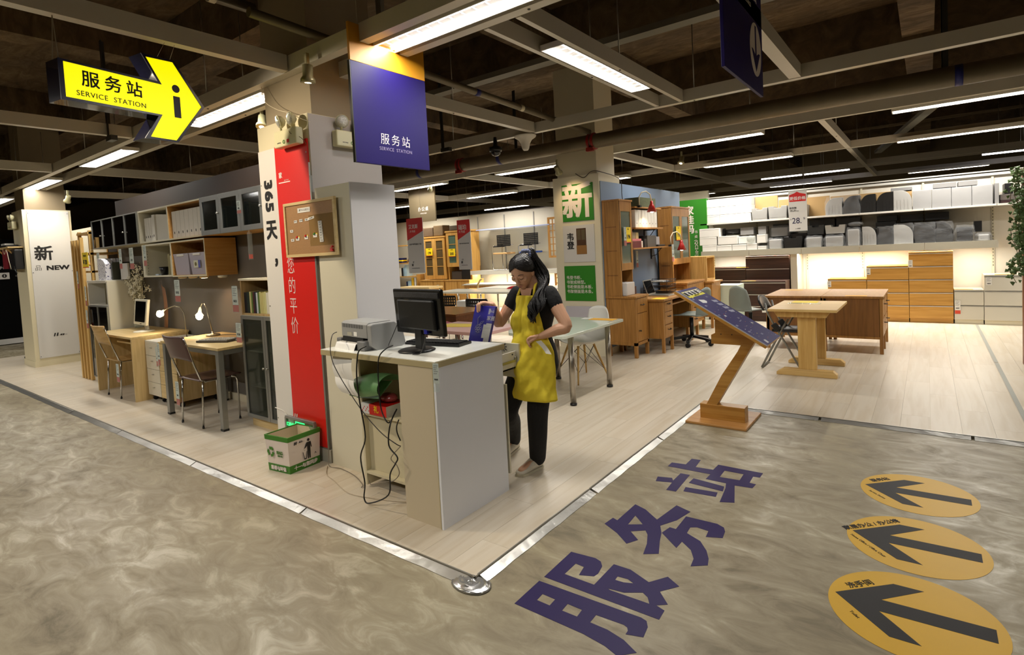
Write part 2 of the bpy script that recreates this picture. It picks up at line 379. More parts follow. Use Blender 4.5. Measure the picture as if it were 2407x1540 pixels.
# aluminium edge strips round the laminate
foil = mat('edge strip aluminium', (186, 184, 178), .3, .85, var=.12, vs=5, bump=.25, bs=14)
def strip(name, segs, nrm):
    mb = MB(); nrm = Vector(nrm); root = None
    for k, (p, q) in enumerate(segs):
        p = Vector(p); q = Vector(q); m = MB(); N = 10; w = .058; d = (q-p)/N
        rg = []
        for i in range(N+1):
            c = p+d*i; wob = .0025*sin(i*2.3+k*1.7)
            rg.append([c+nrm*(-.006)+Vector((0, 0, .0035)), c+nrm*.012+Vector((0, 0, .003)), c+nrm*(w+wob)+Vector((0, 0, GZ+.003)), c+nrm*(w+wob)+Vector((0, 0, GZ)), c+nrm*(-.006)+Vector((0, 0, GZ))])
        m.rings(rg, sm=False)
        if root is None: root = struct(name, m, foil)
        else: part(root, 'strip', m, foil)
    return root
xs = [-1.79, -3.16, -4.7, -6.3, -7.75, -9.3, -11.1, -13.2]
strip('trim_1', [((xs[i], 1.905-(.006 if i > 3 else 0), 0), (xs[i+1]+.012, 1.905-(.006 if i > 3 else 0), 0)) for i in range(len(xs)-1)], YN)
strip('trim_2', [((-1.758, y, 0), (-1.758, y+1.09, 0)) for y in (1.93, 3.04, 4.15)], XP)
strip('trim_3', [((x, 5.255, 0), (x+.98, 5.255, 0)) for x in (-1.74, -.74, .26, 1.26, 2.26)], YN)
for a_, b_ in (((-14, 1.895, GZ), (-1.745, 1.9035, .0045)), ((-1.757, 1.895, GZ), (-1.748, 5.25, .0045)), ((-1.75, 5.242, GZ), (3.4, 5.25, .0045))): struct('trim_5', MB().box(a_, b_), mat('painted shadow line', (92, 86, 72), .5, .4))  # dark bars stand in for the shadow line along the laminate edge
# crumpled foil patch on the corner
rg = []
for i in range(9):
    r = .095*(1-i/9); rg.append([(-1.765+.01+r*cos(a)*1.15+.006*noise.noise(Vector((a, i, 1))), 1.875+r*sin(a)*.8, GZ+.004+.0035*min(i, 4)+.009*noise.noise(Vector((cos(a)*3, sin(a)*3, i*.9)))*(i > 0)) for a in [2*pi*k/18 for k in range(18)]])
solo('foil_patch', MB().rings(rg), mat('crumpled foil', (190, 190, 188), .22, .9), 'crumpled silver foil patch taped over the corner of the floor edging', 'patch')
struct('trim_4', MB().box((.59, 5.3, 0), (.625, 8.2, .003)).box((.59, 8.24, 0), (.625, 11.35, .003)), mat('grey joint strip', (150, 150, 140), .5))

# ---- walls
wallw = mat('white shop wall', (232, 224, 208), .6)
wallb = mat('beige board wall', (206, 196, 172), .65)
wallg = mat('grey bay wall', (106, 101, 94), .6)
wallfar = mat('far dim wall', (120, 104, 76), .8)
# left bay back wall with its dark top band
struct('wall_left', MB().box((-9.62, 3.08, 0), (-4.40, 3.2, 2.58)), wallg)
struct('trim_5', MB().box((-9.62, 3.055, 2.27), (-4.42, 3.079, 2.585)), mat('dark brown fascia', (36, 28, 23), .7, spec=.2))
struct('baseboard_left', MB().box((-9.6, 3.06, 0), (-4.45, 3.079, .08)), cream)
struct('wall_left.001', MB().box((-11.98, 3.12, 0), (-9.64, 3.2, 2.30)), wallb)
# back walls of the display
bw = struct('wall_back', MB().box((-3.72, 11.92, 0), (3.6, 12.02, 2.41)), wallw)
for x in (-3.6, -2.74, -1.85, -.95, -.05, .85, 1.75, 2.65):
    m = MB().box((x-.016, 11.89, .0), (x+.016, 11.919, 2.40))
    for k in range(26): m.box((x-.004, 11.886, .9+k*.052), (x+.004, 11.889, .93+k*.052), 1)
    part(bw, 'slotted_upright', m, [cream, mat('slot shadow', (90, 84, 70), .8)])
struct('trim_6', MB().box((-3.72, 11.86, 2.37), (3.6, 11.919, 2.41)).box((-3.72, 11.86, 2.43), (3.6, 11.9, 2.45)), whitem)
bw2 = struct('wall_back.001', MB().box((-16, 12.02, 0), (-3.73, 12.1, 2.62)), wallb)
for x in (-10.2, -9.25, -8.27, -7.3): part(bw2, 'slotted_upright', MB().box((x-.012, 12.0, .2), (x+.012, 12.019, 2.55)), mat('grey upright', (150, 146, 136), .5))
struct('wall_back.002', MB().box((-26, 23.8, 0), (7, 24, 4.6)), wallfar)
bwl = struct('wall_left.002', MB().box((-17.2, 2.0, 0), (-17, 12, 2.42)), mat('black shop front', (4, 4, 4), .8, spec=.1))
struct('baseboard_left.001', MB().box((-16.999, 2.0, 0), (-16.97, 7, .12)), papergrey)
struct('wall_left.003', MB().box((-26, -6, 0), (-25.9, 24, 4.6)), wallfar)
struct('wall_right', MB().box((6.9, -6, 0), (7, 24, 4.6)), wallfar)
struct('wall_front', MB().box((-26, -6.1, 0), (7, -6, 4.6)), wallfar)

# ---- raw concrete ceiling with its downstand beams
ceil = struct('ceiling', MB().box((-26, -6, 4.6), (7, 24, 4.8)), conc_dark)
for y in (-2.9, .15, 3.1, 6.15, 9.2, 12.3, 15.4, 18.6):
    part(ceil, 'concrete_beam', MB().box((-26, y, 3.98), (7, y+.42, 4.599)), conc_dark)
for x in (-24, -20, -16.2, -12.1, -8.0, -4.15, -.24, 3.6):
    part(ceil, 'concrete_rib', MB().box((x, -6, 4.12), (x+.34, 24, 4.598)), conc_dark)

# ---- suspended steel lighting grid
def rail(lab, a, b, w=.075, h=.12, z=3.0):
    """a box-section steel rail from a to b, open strip inside, with its hanging rods"""
    a = Vector((*a, z+h/2)); b = Vector((*b, z+h/2)); d = (b-a).normalized(); s = d.cross(Vector(ZP))
    m = MB().bar(a, b, w, h)
    root = thing('ceiling_rail', lab, 'rail', (a.x, a.y, z))
    part(root, 'rail_body', m, grey_rail)
    L = (b-a).length; n = max(1, int(L/3))
    rod = mesh('hanging_rod', MB().cyl((0, 0, 0), (0, 0, 3.97-z-h), .005, n=6), alu, (0, 0, 0)); bo = mesh('bolt', MB().cyl((0, 0, -.004), (0, 0, .001), .009, n=8), ink, (0, 0, 0))
    for i in range(n):
        p = a+d*(L*(i+.5)/n)-Vector((0, 0, h/2))
        for nm_, me, dz in (('hanging_rod', rod, h), ('bolt', bo, 0)):
            o = bpy.data.objects.new(nm_, me); COL.objects.link(o); o.parent = root; o.location = p+Vector((0, 0, dz))-root.location
    return root
Y = (2.46, 2.81, 5.76, 8.02, 11.08, 14.25, 14.6, 17.3)
nm = ['nearest cross rail of the pair above the service station', 'second rail of the pair holding the row of lit tubes', 'cross rail in front of the big pipe',
      'rail just behind the big grey pipe', 'cross rail above the back display shelves', 'thin rail far behind the display wall', 'farther thin rail near the bare tubes', 'last rail at the far end of the shop ceiling']
for i, y in enumerate(Y): rail('long grey steel '+nm[i], (-17, y), (6.5, y))
rail('short grey rail over the aisle at the left edge', (-17, -.45), (-3.9, -.45)); 
XR = [(-12.95, 'over the pillar with the black NEW lettering'), (-9.9, 'behind the tail of the arrow sign'), (-6.95, 'crossing behind the arrow sign head'), (-3.88, 'carrying the yellow arrow sign')]
for x, l in XR: rail('grey rail running away '+l, (x, -2.2), (x, 2.41)); rail('grey rail stub past the tube row '+l, (x, 2.86), (x, 5.7))
for x, l in ((-10.4, 'farthest left in the back hall'), (-7.15, 'left of the green character pillar'), (-4.12, 'behind the green character pillar'), (-1.06, 'above the price banner')):
    rail('grey rail running back '+l, (x, 8.07), (x, 11.03)); rail('grey rail continuing beyond the shelves '+l, (x, 11.14), (x, 17.2), z=3.0)
rail('broad grey rail beside the hanging arrow board', (-.95, 2.86), (-.95, 5.7), w=.1)
rail('left side rail of the bright tube above the assistant', (-2.27, 2.86), (-2.27, 5.7), w=.04)
rail('right side rail of the bright tube above the assistant', (-2.01, 2.86), (-2.01, 5.7), w=.04)

tube_m = mat('lit fluorescent tube', (255, 250, 255), .5, emit=9, ecol=(250, 246, 255))
refl = mat('louvre reflector', (236, 232, 224), .2, .4)
def fixture(label, deep=0):
    # shallow fitting over the aisle, deeper louvre in the back hall; the area lamp sits at its tubes
    t = thing('tube_light', label, 'ceiling light', (0, 0, 0)); h = .775; D = .05 if deep else .028; zt = D-.012; bh = .024 if deep else .008
    part(t, 'housing', MB().box((-h, -.1, D), (h, .1, D+.012)).box((-h, -.1, 0), (h, -.092, D)).box((-h, .092, 0), (h, .1, D)).box((-h, -.1, 0), (-h+.01, .1, D)).box((h-.01, -.1, 0), (h, .1, D)), whitem)
    m = MB()
    for i in range(1, 16):
        x = -h+2*h*i/16; m.box((x-.0015, -.09, .001), (x+.0015, .09, bh))
    part(t, 'louvre', m, refl)
    for y in (-.065, .065): part(t, 'tube', MB().cyl((-h+.03, y, zt+.002), (h-.03, y, zt+.002), .009, n=8), tube_m)
    return t
fx0 = fixture('lit tube fitting nearest to the camera, in the double rail'); fx1 = fixture(None or 'x', 1)
rowlab = {2.635: ['', 'lit tube between the arrow sign tip and the red pillar', 'lit tube left of and below the arrow sign', 'third lit tube from the left edge, above the NEW pillar', 'lit tube cut by the left edge of the photo'],
 8.157: ['slim lit louvre at the right edge behind the big pipe', 'louvred light above the white character on green', 'louvred light behind the hanging blue board', 'louvred light above the beige hanging board', 'louvred light hidden behind the red pillar'],
 10.94: ['louvred light along the rail above the grey box pile at right', 'louvred light above the price banner', 'louvred light right of the beige hanging board', 'louvred light above the far wooden dressers', 'louvred light deep behind the tall white cabinet'],
 17.16: ['far louvred light high at the right behind the display wall', 'far louvred light just above the price banner top', 'far louvred light above the blue wall', 'far louvred light between the two red and white boards', 'far louvred light at the left end of the hall']}
cnt = {}; first = True
for x, y in FIXX:
    k = cnt.get(y, 0); cnt[y] = k+1
    if (x, y) == FIXX[0]: fx0.location = (x, y, 3.0); continue
    if y < 3: dup(fx0, (x, y, 3.0), 0, rowlab[y][k])
    elif first: first = False; fx1.location = (x, y, 2.97); fx1['label'] = rowlab[y][k]
    else: dup(fx1, (x, y, 2.97), 0, rowlab[y][k])
dup(fx0, (FIXY[0][0], FIXY[0][1], 3.0), pi/2, 'bright tube light running away above the assistant, right of the blue board')
for x, y in FIXBACK: dup(fx0, (x, y, 3.0), 0, 'lit tube light over the concrete aisle behind the viewer', 'aisle tube lights out of view')
def baretube(label, x):
    t = thing('bare_tube_light', label, 'ceiling light', (x, 15.3, 3.02))
    part(t, 'tray', MB().box((x-.98, 15.2, 3.14), (x+.98, 15.4, 3.16)).box((x-.01, 15.2, 3.02), (x+.01, 15.4, 3.14)), grey_rail)
    part(t, 'rod', MB().cyl((x-.7, 15.3, 3.15), (x-.7, 15.3, 4.585), .006, n=6), alu); part(t, 'rod', MB().cyl((x+.7, 15.3, 3.15), (x+.7, 15.3, 4.585), .006, n=6), alu)
    for a in (-.97, .03):
        for z in (3.04, 3.10): part(t, 'tube', MB().cyl((x+a, 15.22, z), (x+a+.93, 15.22, z), .018, n=6), tube_m)
baretube('pair of bare tubes left of the long rail, above the price banner', -2.4)
baretube('pair of bare violet-white tubes at the right edge', 1.9)
baretube('pair of bare tubes between the red and white boards', -11.6)

# ---- pipes
pipe = mat('galvanised pipe', (118, 108, 88), .45, .5, var=.2, vs=6)
pr = mat('red pipe clamp', (150, 24, 18), .4)
bt = mat('blue tape', (28, 34, 110), .5)
t = thing('large_pipe', 'thick grey pipe running across the ceiling behind the blue board', 'pipe', (-6, 6.7, 2.9))
part(t, 'pipe_body', MB().cyl((-17, 6.7, 2.968), (6.8, 6.7, 2.968), .096, n=24), pipe)
def clamp(x, lab=None):
    m = MB()
    for s in (-.03, .03): m.lathe((x+s, 6.7, 2.968), [(.098, -.016), (.112, -.016), (.112, .016), (.098, .016)], 20, ax=XP)
    m.box((x-.05, 6.60, 2.83), (x+.05, 6.65, 2.88)).cyl((x-.06, 6.62, 2.85), (x+.06, 6.62, 2.85), .012, n=8)
    part(t, 'pipe_clamp', m, pr)
clamp(-5.97); clamp(-3.59)
for x in (-6.9, -5.16, .25, -9.5): part(t, 'tape_band', MB().lathe((x, 6.7, 2.968), [(.0965, -.03), (.098, -.03), (.098, .03), (.0965, .03)], 24, ax=XP), bt)
t = thing('thin_pipe', 'thin grey pipe running from the blue board back to the red clamp', 'pipe', (-3.82, 5, 3.2))
part(t, 'pipe_body', MB().cyl((-3.60, 2.0, 3.24), (-3.59, 6.62, 3.085), .034, n=14), pipe)
for y, mm in ((4.3, bt), (6.0, bt), (5.05, cream)):
    a = (y-2)/4.62; part(t, 'tape_band', MB().cyl((-3.60+.01*a, y, 3.24-.155*a), (-3.60+.01*a, y+.06, 3.24-.155*a-.002), .036, n=14), mm)
part(t, 'pipe_strap', MB().box((-3.63, 3.12, 3.24), (-3.57, 3.16, 3.97)).box((-3.65, 3.12, 3.16), (-3.55, 3.16, 3.168)).box((-3.65, 3.12, 3.16), (-3.642, 3.16, 3.25)).box((-3.558, 3.12, 3.16), (-3.55, 3.16, 3.25)), alu_mat)
t = thing('steel_pipe', 'dull metal pipe with a cream joint, top left of the blue board', 'pipe', (-4.34, 2, 3.6))
part(t, 'pipe_body', MB().cyl((-4.36, .6, 3.62), (-4.34, 2.46, 3.62), .045, n=14), pipe)
part(t, 'joint', MB().cyl((-4.345, 2.1, 3.62), (-4.345, 2.15, 3.62), .052, n=14), cream)
for i, (x, y, lab) in enumerate([(-5.2, 5.5, 'left of the white antenna cone'), (-5.0, 6.9, 'beside the cone'), (-4.05, 3.3, 'near the thin pipe'), (.15, 6.7, 'at the upper right'), (-6.9, 2.2, 'behind the arrow sign'), (-13.5, 1.9, 'at the far upper left')]):
    solo('hanger_bracket', MB().box((x-.025, y-.02, 2.98), (x+.025, y-.012, 3.98)).box((x-.025, y-.02, 2.98), (x-.019, y+.02, 3.98)).box((x-.03, y-.03, 2.93), (x+.12, y+.03, 2.98)), mat('dark steel angle', (58, 56, 52), .5, .5), 'dark steel hanger bracket dropping from the concrete '+lab, 'bracket')
def duct(p, q, lab): solo('cable_tray', MB().bar(p, q, .14, .06), mat('grey cable tray', (128, 124, 112), .5, .3), lab, 'cable tray')
duct((-6.2, 5.05, 3.55), (2.5, 5.05, 3.55), 'pale grey cable tray high up behind the bright tube')
duct((.35, 9.3, 3.4), (-.9, 15.5, 3.4), 'thin slanting tray at the upper right edge')
# small ceiling devices
t = thing('antenna_cone', 'white cone-shaped antenna hanging where the rails cross', 'antenna', (-4.02, 5.74, 2.82))
part(t, 'cone', MB().lathe((-4.02, 5.74, 2.8), [(.001, 0), (.03, .005), (.045, .03), (.058, .09), (.085, .135), (.13, .165), (.14, .18), (.14, .19)], 24), whitem)
t = thing('dome_camera', 'black dome camera hanging left of the white antenna cone', 'camera', (-4.36, 5.60, 2.75))
part(t, 'housing', MB().lathe((-4.36, 5.56, 2.82), [(.075, 0), (.08, .02), (.08, .05), (.03, .07), (.02, .18)], 20), black)
part(t, 'dome', MB().ell((-4.36, 5.56, 2.82), (.066, .066, .062), 18, 8), mat('smoked dome', (24, 24, 26), .05, coat=.5))

# ---- pillars
def pillar(name, x0, x1, y0, y1, zc, m, top=None, base=.1):
    r = struct(name, MB().box((x0, y0, 0), (x1, y1, zc)), m)
    part(r, 'upper_shaft', MB().box((x0+.055, y0+.05, zc), (x1-.05, y1-.05, 4.5)), top or m)
    part(r, 'plinth', MB().box((x0-.012, y0-.012, 0), (x1+.012, y1+.012, base)), m)
    return r
pcream = mat('cream pillar cladding', (218, 208, 176), .5)
plilac = mat('pale grey pillar side', (184, 178, 174), .5)
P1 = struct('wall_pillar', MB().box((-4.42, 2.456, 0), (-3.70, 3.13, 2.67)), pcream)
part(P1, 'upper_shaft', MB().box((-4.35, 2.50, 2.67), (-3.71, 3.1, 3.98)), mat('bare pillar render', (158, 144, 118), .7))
part(P1, 'side_cladding', MB().box((-3.7, 2.458, .1), (-3.694, 3.13, 2.665)), plilac)
part(P1, 'corner_post', MB().box((-3.708, 2.44, .11), (-3.69, 2.4555, 2.2)), alu_mat)
part(P1, 'plinth', MB().box((-4.43, 2.44, 0), (-3.672, 3.14, .10)), mat('grey plinth', (168, 164, 150), .5))
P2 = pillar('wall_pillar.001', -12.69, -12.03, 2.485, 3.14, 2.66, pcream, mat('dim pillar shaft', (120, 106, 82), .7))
P3 = pillar('wall_pillar.002', -4.38, -3.63, 6.9, 7.55, 2.57, cream)
# blue partition behind the oak cabinets
struct('wall_middle', MB().box((-3.74, 7.56, 0), (-3.66, 10.1, 2.47)).box((-3.628, 6.93, .1), (-3.62, 7.54, 2.46)), mat('pale blue wall', (128, 148, 174), .6))
struct('baseboard_middle', MB().box((-3.66, 7.56, 0), (-3.64, 10.1, .1)), cream)
gw = struct('wall_green', MB().box((-4.15, 11.30, .0), (-3.55, 11.42, 2.40)), mat('green wall', (40, 122, 22), .5))

# ================================================================= FLOOR GRAPHICS
# flat vinyl characters: outlines in metres on the floor, holes after each outline
FU = [[[(-1.495,1.87),(-1.496,2.069),(-0.985,2.084),(-0.958,2.076),(-0.939,2.044),(-0.93,1.979),(-0.997,1.957),(-0.998,1.98),(-1.009,1.997),(-1.027,2.004),(-1.153,1.997),(-1.152,1.942),(-1.07,1.941),(-0.989,1.923),(-0.917,1.886),(-0.973,1.83),(-1.036,1.852),(-1.142,1.866)],[(-1.427,1.994),(-1.357,1.992),(-1.355,1.943),(-1.424,1.944)],[(-1.294,1.995),(-1.22,1.994),(-1.216,1.944),(-1.291,1.943)]],[[(-1.494,2.108),(-1.496,2.365),(-1.362,2.379),(-1.325,2.366),(-1.3,2.333),(-1.288,2.268),(-1.294,2.238),(-1.36,2.209),(-1.373,2.281),(-1.422,2.285),(-1.423,2.18),(-1.262,2.18),(-1.26,2.379),(-1.171,2.38),(-1.057,2.332),(-0.999,2.419),(-0.928,2.375),(-0.988,2.293),(-0.924,2.225),(-0.964,2.193),(-0.921,2.179),(-0.918,2.112)],[(-1.199,2.297),(-1.149,2.303),(-1.113,2.286),(-1.154,2.269),(-1.197,2.266)],[(-1.197,2.189),(-1.12,2.2),(-1.049,2.245),(-1.017,2.225),(-0.993,2.187),(-1.18,2.183)]]]
WU = [[[(-1.436,3.02),(-1.357,2.99),(-1.253,2.909),(-1.221,3.132),(-1.124,3.094),(-1.156,2.958),(-1.211,2.854),(-1.175,2.781),(-1.151,2.698),(-1.11,2.582),(-1.175,2.538),(-1.198,2.638),(-1.233,2.729),(-1.26,2.763),(-1.324,2.712),(-1.253,2.651),(-1.289,2.585),(-1.379,2.657),(-1.485,2.715),(-1.475,2.8),(-1.441,2.787)],[(-1.377,2.891),(-1.299,2.818),(-1.369,2.773)]],[[(-1.127,3.028),(-0.953,3.033),(-0.91,3.01),(-0.893,2.97),(-0.885,2.898),(-0.963,2.864),(-0.97,2.931),(-1.035,2.939),(-1.065,2.919),(-1.06,2.851),(-0.973,2.807),(-0.918,2.734),(-0.886,2.667),(-0.872,2.609),(-0.939,2.558),(-0.948,2.629),(-0.986,2.699),(-1.052,2.754),(-1.055,2.68),(-1.175,2.786),(-1.16,2.864),(-1.125,2.862)]]]
ZH = [[[(-1.483,3.669),(-1.483,3.745),(-1.387,3.76),(-1.386,3.881),(-1.323,3.887),(-1.313,3.746),(-1.196,3.758),(-1.192,3.862),(-0.899,3.86),(-0.9,3.779),(-0.941,3.775),(-0.937,3.665),(-0.897,3.66),(-0.902,3.592),(-1.006,3.578),(-0.942,3.336),(-1.019,3.302),(-1.043,3.505),(-1.061,3.584),(-1.192,3.586),(-1.189,3.676)],[(-1.126,3.782),(-1.003,3.783),(-1.0,3.672),(-1.124,3.662)]],[[(-1.263,3.557),(-1.057,3.53),(-1.044,3.455),(-1.266,3.474)]],[[(-1.364,3.594),(-1.302,3.598),(-1.291,3.309),(-1.352,3.302),(-1.36,3.425),(-1.46,3.394),(-1.476,3.467),(-1.386,3.494),(-1.365,3.456)]],[[(-1.262,3.401),(-1.067,3.424),(-1.058,3.359),(-1.253,3.337)]]]
for nmz, polys, lab in (('floor_character', FU, 'nearest huge purple character painted on the concrete floor'), ('floor_character', WU, 'middle purple floor character, scuffed in its centre'), ('floor_character', ZH, 'farthest purple floor character, nearest to the wooden lectern')):
    mb = MB()
    for lp in polys:
        mb.prism(lp, lambda a, b: (a, b, GZ+.0004), (0, 0, .0008))
    solo(nmz, mb, purple, lab, 'floor lettering', 'purple characters on the concrete')
ARW = [(-.278, .0), (-.075, .195), (.035, .198), (-.112, .04), (.262, .056), (.262, -.034), (-.114, -.05), (.03, -.2), (-.072, -.203)]
for k, (y, r, txt, lab) in enumerate([(2.697, .303, '洗手间', 'nearest round yellow floor sticker with a black arrow, cut by the frame edge'), (3.324, .295, '家居办公 / 办公椅', 'middle round yellow floor sticker with a black arrow'), (3.99, .288, '服务站', 'farthest round yellow floor sticker with a black arrow')]):
    cx = -.066; z = GZ+.0012
    t = thing('floor_sticker', lab, 'floor sticker', (cx, y, GZ), 'round yellow arrow stickers')
    part(t, 'disc', MB().prism([[(r*cos(2*pi*i/64), r*sin(2*pi*i/64)) for i in range(64)]], lambda a, b: (cx+a, y+b, GZ+.0003), (0, 0, .0009)), yel)
    part(t, 'arrow', MB().prism([ARW], lambda a, b: (cx+a*r/.303, y+b*r/.303, z), (0, 0, .0006)), ink)
    dd = Vector((.7, .7, 0)).normalized(); n = Vector((-.7, .7, 0))
    text(t, txt, (cx-.185*1.05, y+.118, z+.0004), .042, dd, n.normalized(), ink, .0006)
    text(t, ['Toilet', 'Home Office / Office Chair', 'Service Station'][k], (cx-.185*1.05, y-.125, z+.0004), .02, (.7, -.7, 0), (.7, .7, 0), ink)

# ================================================================= SERVICE COUNTER
ct = thing('service_counter', 'white service counter with beige edges, opened drawer and shelf underneath', 'counter', (-2.73, 2.45, 0))
part(ct, 'countertop', MB().box((-3.275, 2.15, .924), (-2.196, 2.785, .958)), edge, bev=.001)
part(ct, 'top_surface', MB().box((-3.273, 2.152, .958), (-2.198, 2.783, .9615)), mat('glossy white top', (226, 226, 218), .22))
part(ct, 'side_panel', MB().box((-2.216, 2.152, 0), (-2.2, 2.76, .923)), mat('white side lit tone', (234, 236, 242), .4))  # brighter, cooler white: light from the right is put into the colour
part(ct, 'front_panel', MB().box((-2.51, 2.156, 0), (-2.222, 2.172, .922)), mat('white front warm lit tone', (204, 190, 162), .5))  # beige tint paints the warm lamp light onto the white front
part(ct, 'panel_edge', MB().box((-2.2215, 2.151, 0), (-2.2165, 2.156, .923)).box((-2.222, 2.156, 0), (-2.2165, 2.17, .923)), edge)
part(ct, 'inner_panel', MB().box((-2.52, 2.172, .0), (-2.50, 2.76, .923)), white)
# open shelf unit under the left half
sh = MB().box((-3.08, 2.3, .02), (-3.06, 2.74, .924)).box((-3.08, 2.3, .505), (-2.52, 2.74, .523)).box((-3.06, 2.3, .10), (-2.52, 2.74, .118)).box((-3.06, 2.34, .118), (-2.52, 2.355, .50)).box((-3.06, 2.7, .52), (-2.52, 2.715, .92)).box((-3.06, 2.7, 0), (-2.52, 2.715, .1))
part(ct, 'shelf_unit', sh, mat('cream shelf', (206, 196, 164), .5), bev=.001)
# drawer pulled out towards the assistant
dr = part(ct, 'drawer', MB().box((-2.70, 2.56, .768), (-2.225, 2.94, .778)).box((-2.237, 2.56, .768), (-2.225, 2.94, .882)).box((-2.70, 2.56, .768), (-2.688, 2.94, .882)), whitem)
part(dr, 'drawer_front', MB().box((-2.72, 2.942, .70), (-2.2, 2.96, .931)), mat('cream drawer front', (214, 208, 182), .45), bev=.0015)
part(dr, 'runner', MB().box((-2.2245, 2.58, .812), (-2.219, 2.94, .828)).cyl((-2.2245, 2.93, .835), (-2.216, 2.93, .835), .012, n=12), alu)
m = MB()
for i in range(8):
    a = i*pi/4+.2; c = Vector((-2.33, 2.9415, .90)); q = Vector((cos(a), 0, sin(a)))
    m.ob(c+q*.018, (.012, .0006, .0025), q, (0, 1, 0)); 
    if i % 2: m.ob(c+q*.031+Vector((.003, 0, 0)), (.002, .0006, .002), q, (0, 1, 0))
part(dr, 'rosette_cutout', m, ink)
for z in (.78, .87): part(dr, 'screw', MB().cyl((-2.2245, 2.9, z-.005), (-2.222, 2.9, z-.005), .006, n=8), ink)
part(ct, 'lower_drawer_front', MB().box((-2.70, 2.785, .1), (-2.204, 2.80, .69)), mat('cream drawer front', (214, 208, 182), .45))
def paper_tag(label, c, w=.04, h=.15, u=XP, rows=('¥195',), loc=None, red=True, holder=True, cat='price tag'):
    """small white card with red foot in a clear sleeve, c = top centre, u = reading direction"""
    u = Vector(u).normalized(); n = u.cross(Vector(ZP)); c = Vector(c)
    t = thing('price_tag', label, cat, c-Vector((0, 0, h)))
    part(t, 'card', MB().ob(c-Vector((0, 0, h*.36)), (w/2, .0006, h*.36), u, n, ZP), paper)
    if red: part(t, 'red_foot', MB().ob(c-Vector((0, 0, h*.86)), (w/2, .0006, h*.13), u, n, ZP), redfoot)
    if holder: part(t, 'sleeve', MB().ob(c-Vector((0, 0, h*.5))+n*.0018, (w/2+.002, .0004, h/2+.004), u, n, ZP), clear)
    text(t, rows[0], c-Vector((0, 0, h*.58))+n*.0012, w*.30, u, ZP, ink, .0008, ext=.0003, res=2)
    m = MB()
    for k in range(5): m.ob(c-Vector((0, 0, h*(.08+.07*k)))+n*.001-u*(w*.08*(k % 3)), (w*(.36-.05*(k % 3)), .0002, h*.009), u, n, ZP)
    part(t, 'print_lines', m, mat('grey print', (90, 88, 92), .7))
    if n.length: part(t, 'hook', MB().cyl(c+Vector((0, 0, -.004)), c+Vector((0, 0, .006)), .005, n=8), clear)
    return t
paper_tag('small white price tag on the corner of the service counter', (-2.187, 2.147, .955), .036, .155, (1, .25, 0), ('¥260',), red=False)

# things stored under the counter
fold = thing('green_folder', 'pale green document folder bulging from the counter shelf', 'folder', (-3.0, 2.27, .6))
gm = mat('pale green plastic', (112, 160, 104), .45)
def gf(u, v):
    a = radians(215-200*v); r = .078+.012*sin(u*3.1); return (-3.115+.275*u+.05*v, 2.325+1.25*r*cos(a)+.02*u, .685+r*sin(a)+.03*u)
part(fold, 'cover', MB().surf(gf, 12, 14), gm, rec=False); part(fold, 'inner_sheet', MB().surf(lambda u, v: (-3.08+.23*u+.03*v, 2.27+.10*v, .625+.10*v+.02*u), 6, 6), gm, rec=False)
rb = thing('red_white_box', 'red and white printed carton on the counter shelf', 'box', (-3.0, 2.32, .523))
part(rb, 'carton', MB().box((-3.055, 2.285, .5235), (-2.80, 2.46, .592)).box((-2.97, 2.284, .5235), (-2.80, 2.285, .592), 1).box((-2.9699, 2.285, .592), (-2.80, 2.46, .5925), 1), [paper, redp])
m = MB()
for i in range(7): m.box((-3.045+i*.011, 2.2836, .54+.012*(i % 3)), (-3.039+i*.011, 2.2846, .549+.012*(i % 3)))
part(rb, 'print', m, redp); text(rb, '礼', (-2.9, 2.2835, .56), .05, XP, ZP, yel_card, .0008)
solo('plastic_bag', MB().ell((-2.88, 2.38, .625), (.07, .05, .032), 14, 8), mat('reddish clear bag', (150, 60, 60), .2, bump=1, bs=30), 'crumpled reddish plastic bag on top of the printed carton', 'bag')

# monitor seen from behind
def vb(parent, name, c, w, h, d, m, yaw=0, tilt=0, bev=.004):
    u = Vector((cos(yaw), sin(yaw), 0)); n = Vector((sin(yaw), -cos(yaw), 0)); v = (Vector(ZP)*cos(tilt)-n*sin(tilt)); n2 = u.cross(v)
    return part(parent, name, MB().ob(c, (w/2, h/2, d/2), u, v, n2), m, bev=bev)
mo = thing('monitor', 'black flat computer monitor seen from behind on the counter', 'monitor', (-2.57, 2.37, .9615))
my = -.14
vb(mo, 'casing', (-2.525, 2.365, 1.21), .50, .285, .028, mat('glossy black plastic', (14, 14, 15), .2, coat=.3), my, -.06, .008)
vb(mo, 'back_shell', (-2.525, 2.345, 1.195), .38, .19, .03, black, my, -.06, .012)
vb(mo, 'vent_band', (-2.525, 2.343, 1.315), .46, .035, .012, mat('dark grey ribbed plastic', (34, 34, 36), .4, bump=.6, bs=200), my, -.06, .003)
vb(mo, 'screen', (-2.53, 2.3815, 1.21), .45, .25, .004, mat('dark screen', (8, 9, 11), .1), my, -.06, 0)
text(mo, 'monitor', (-2.59, 2.325, 1.29), .014, (cos(my), sin(my), 0), ZP, mat('dull gold print', (90, 78, 50), .4), ext=.0003)
part(mo, 'neck', MB().ob((-2.53, 2.365, 1.03), (.035, .015, .07), (cos(my), sin(my), 0), (-sin(my), cos(my), 0), ZP), black, bev=.004)
part(mo, 'foot', MB().lathe((-2.57, 2.37, .9615), [(.001, 0), (.115, 0), (.118, .006), (.10, .014), (.03, .02)], 28), black)
part(mo, 'connector', MB().box((-2.45, 2.325, 1.08), (-2.425, 2.345, 1.11)), mat('blue connector', (30, 34, 140), .4))

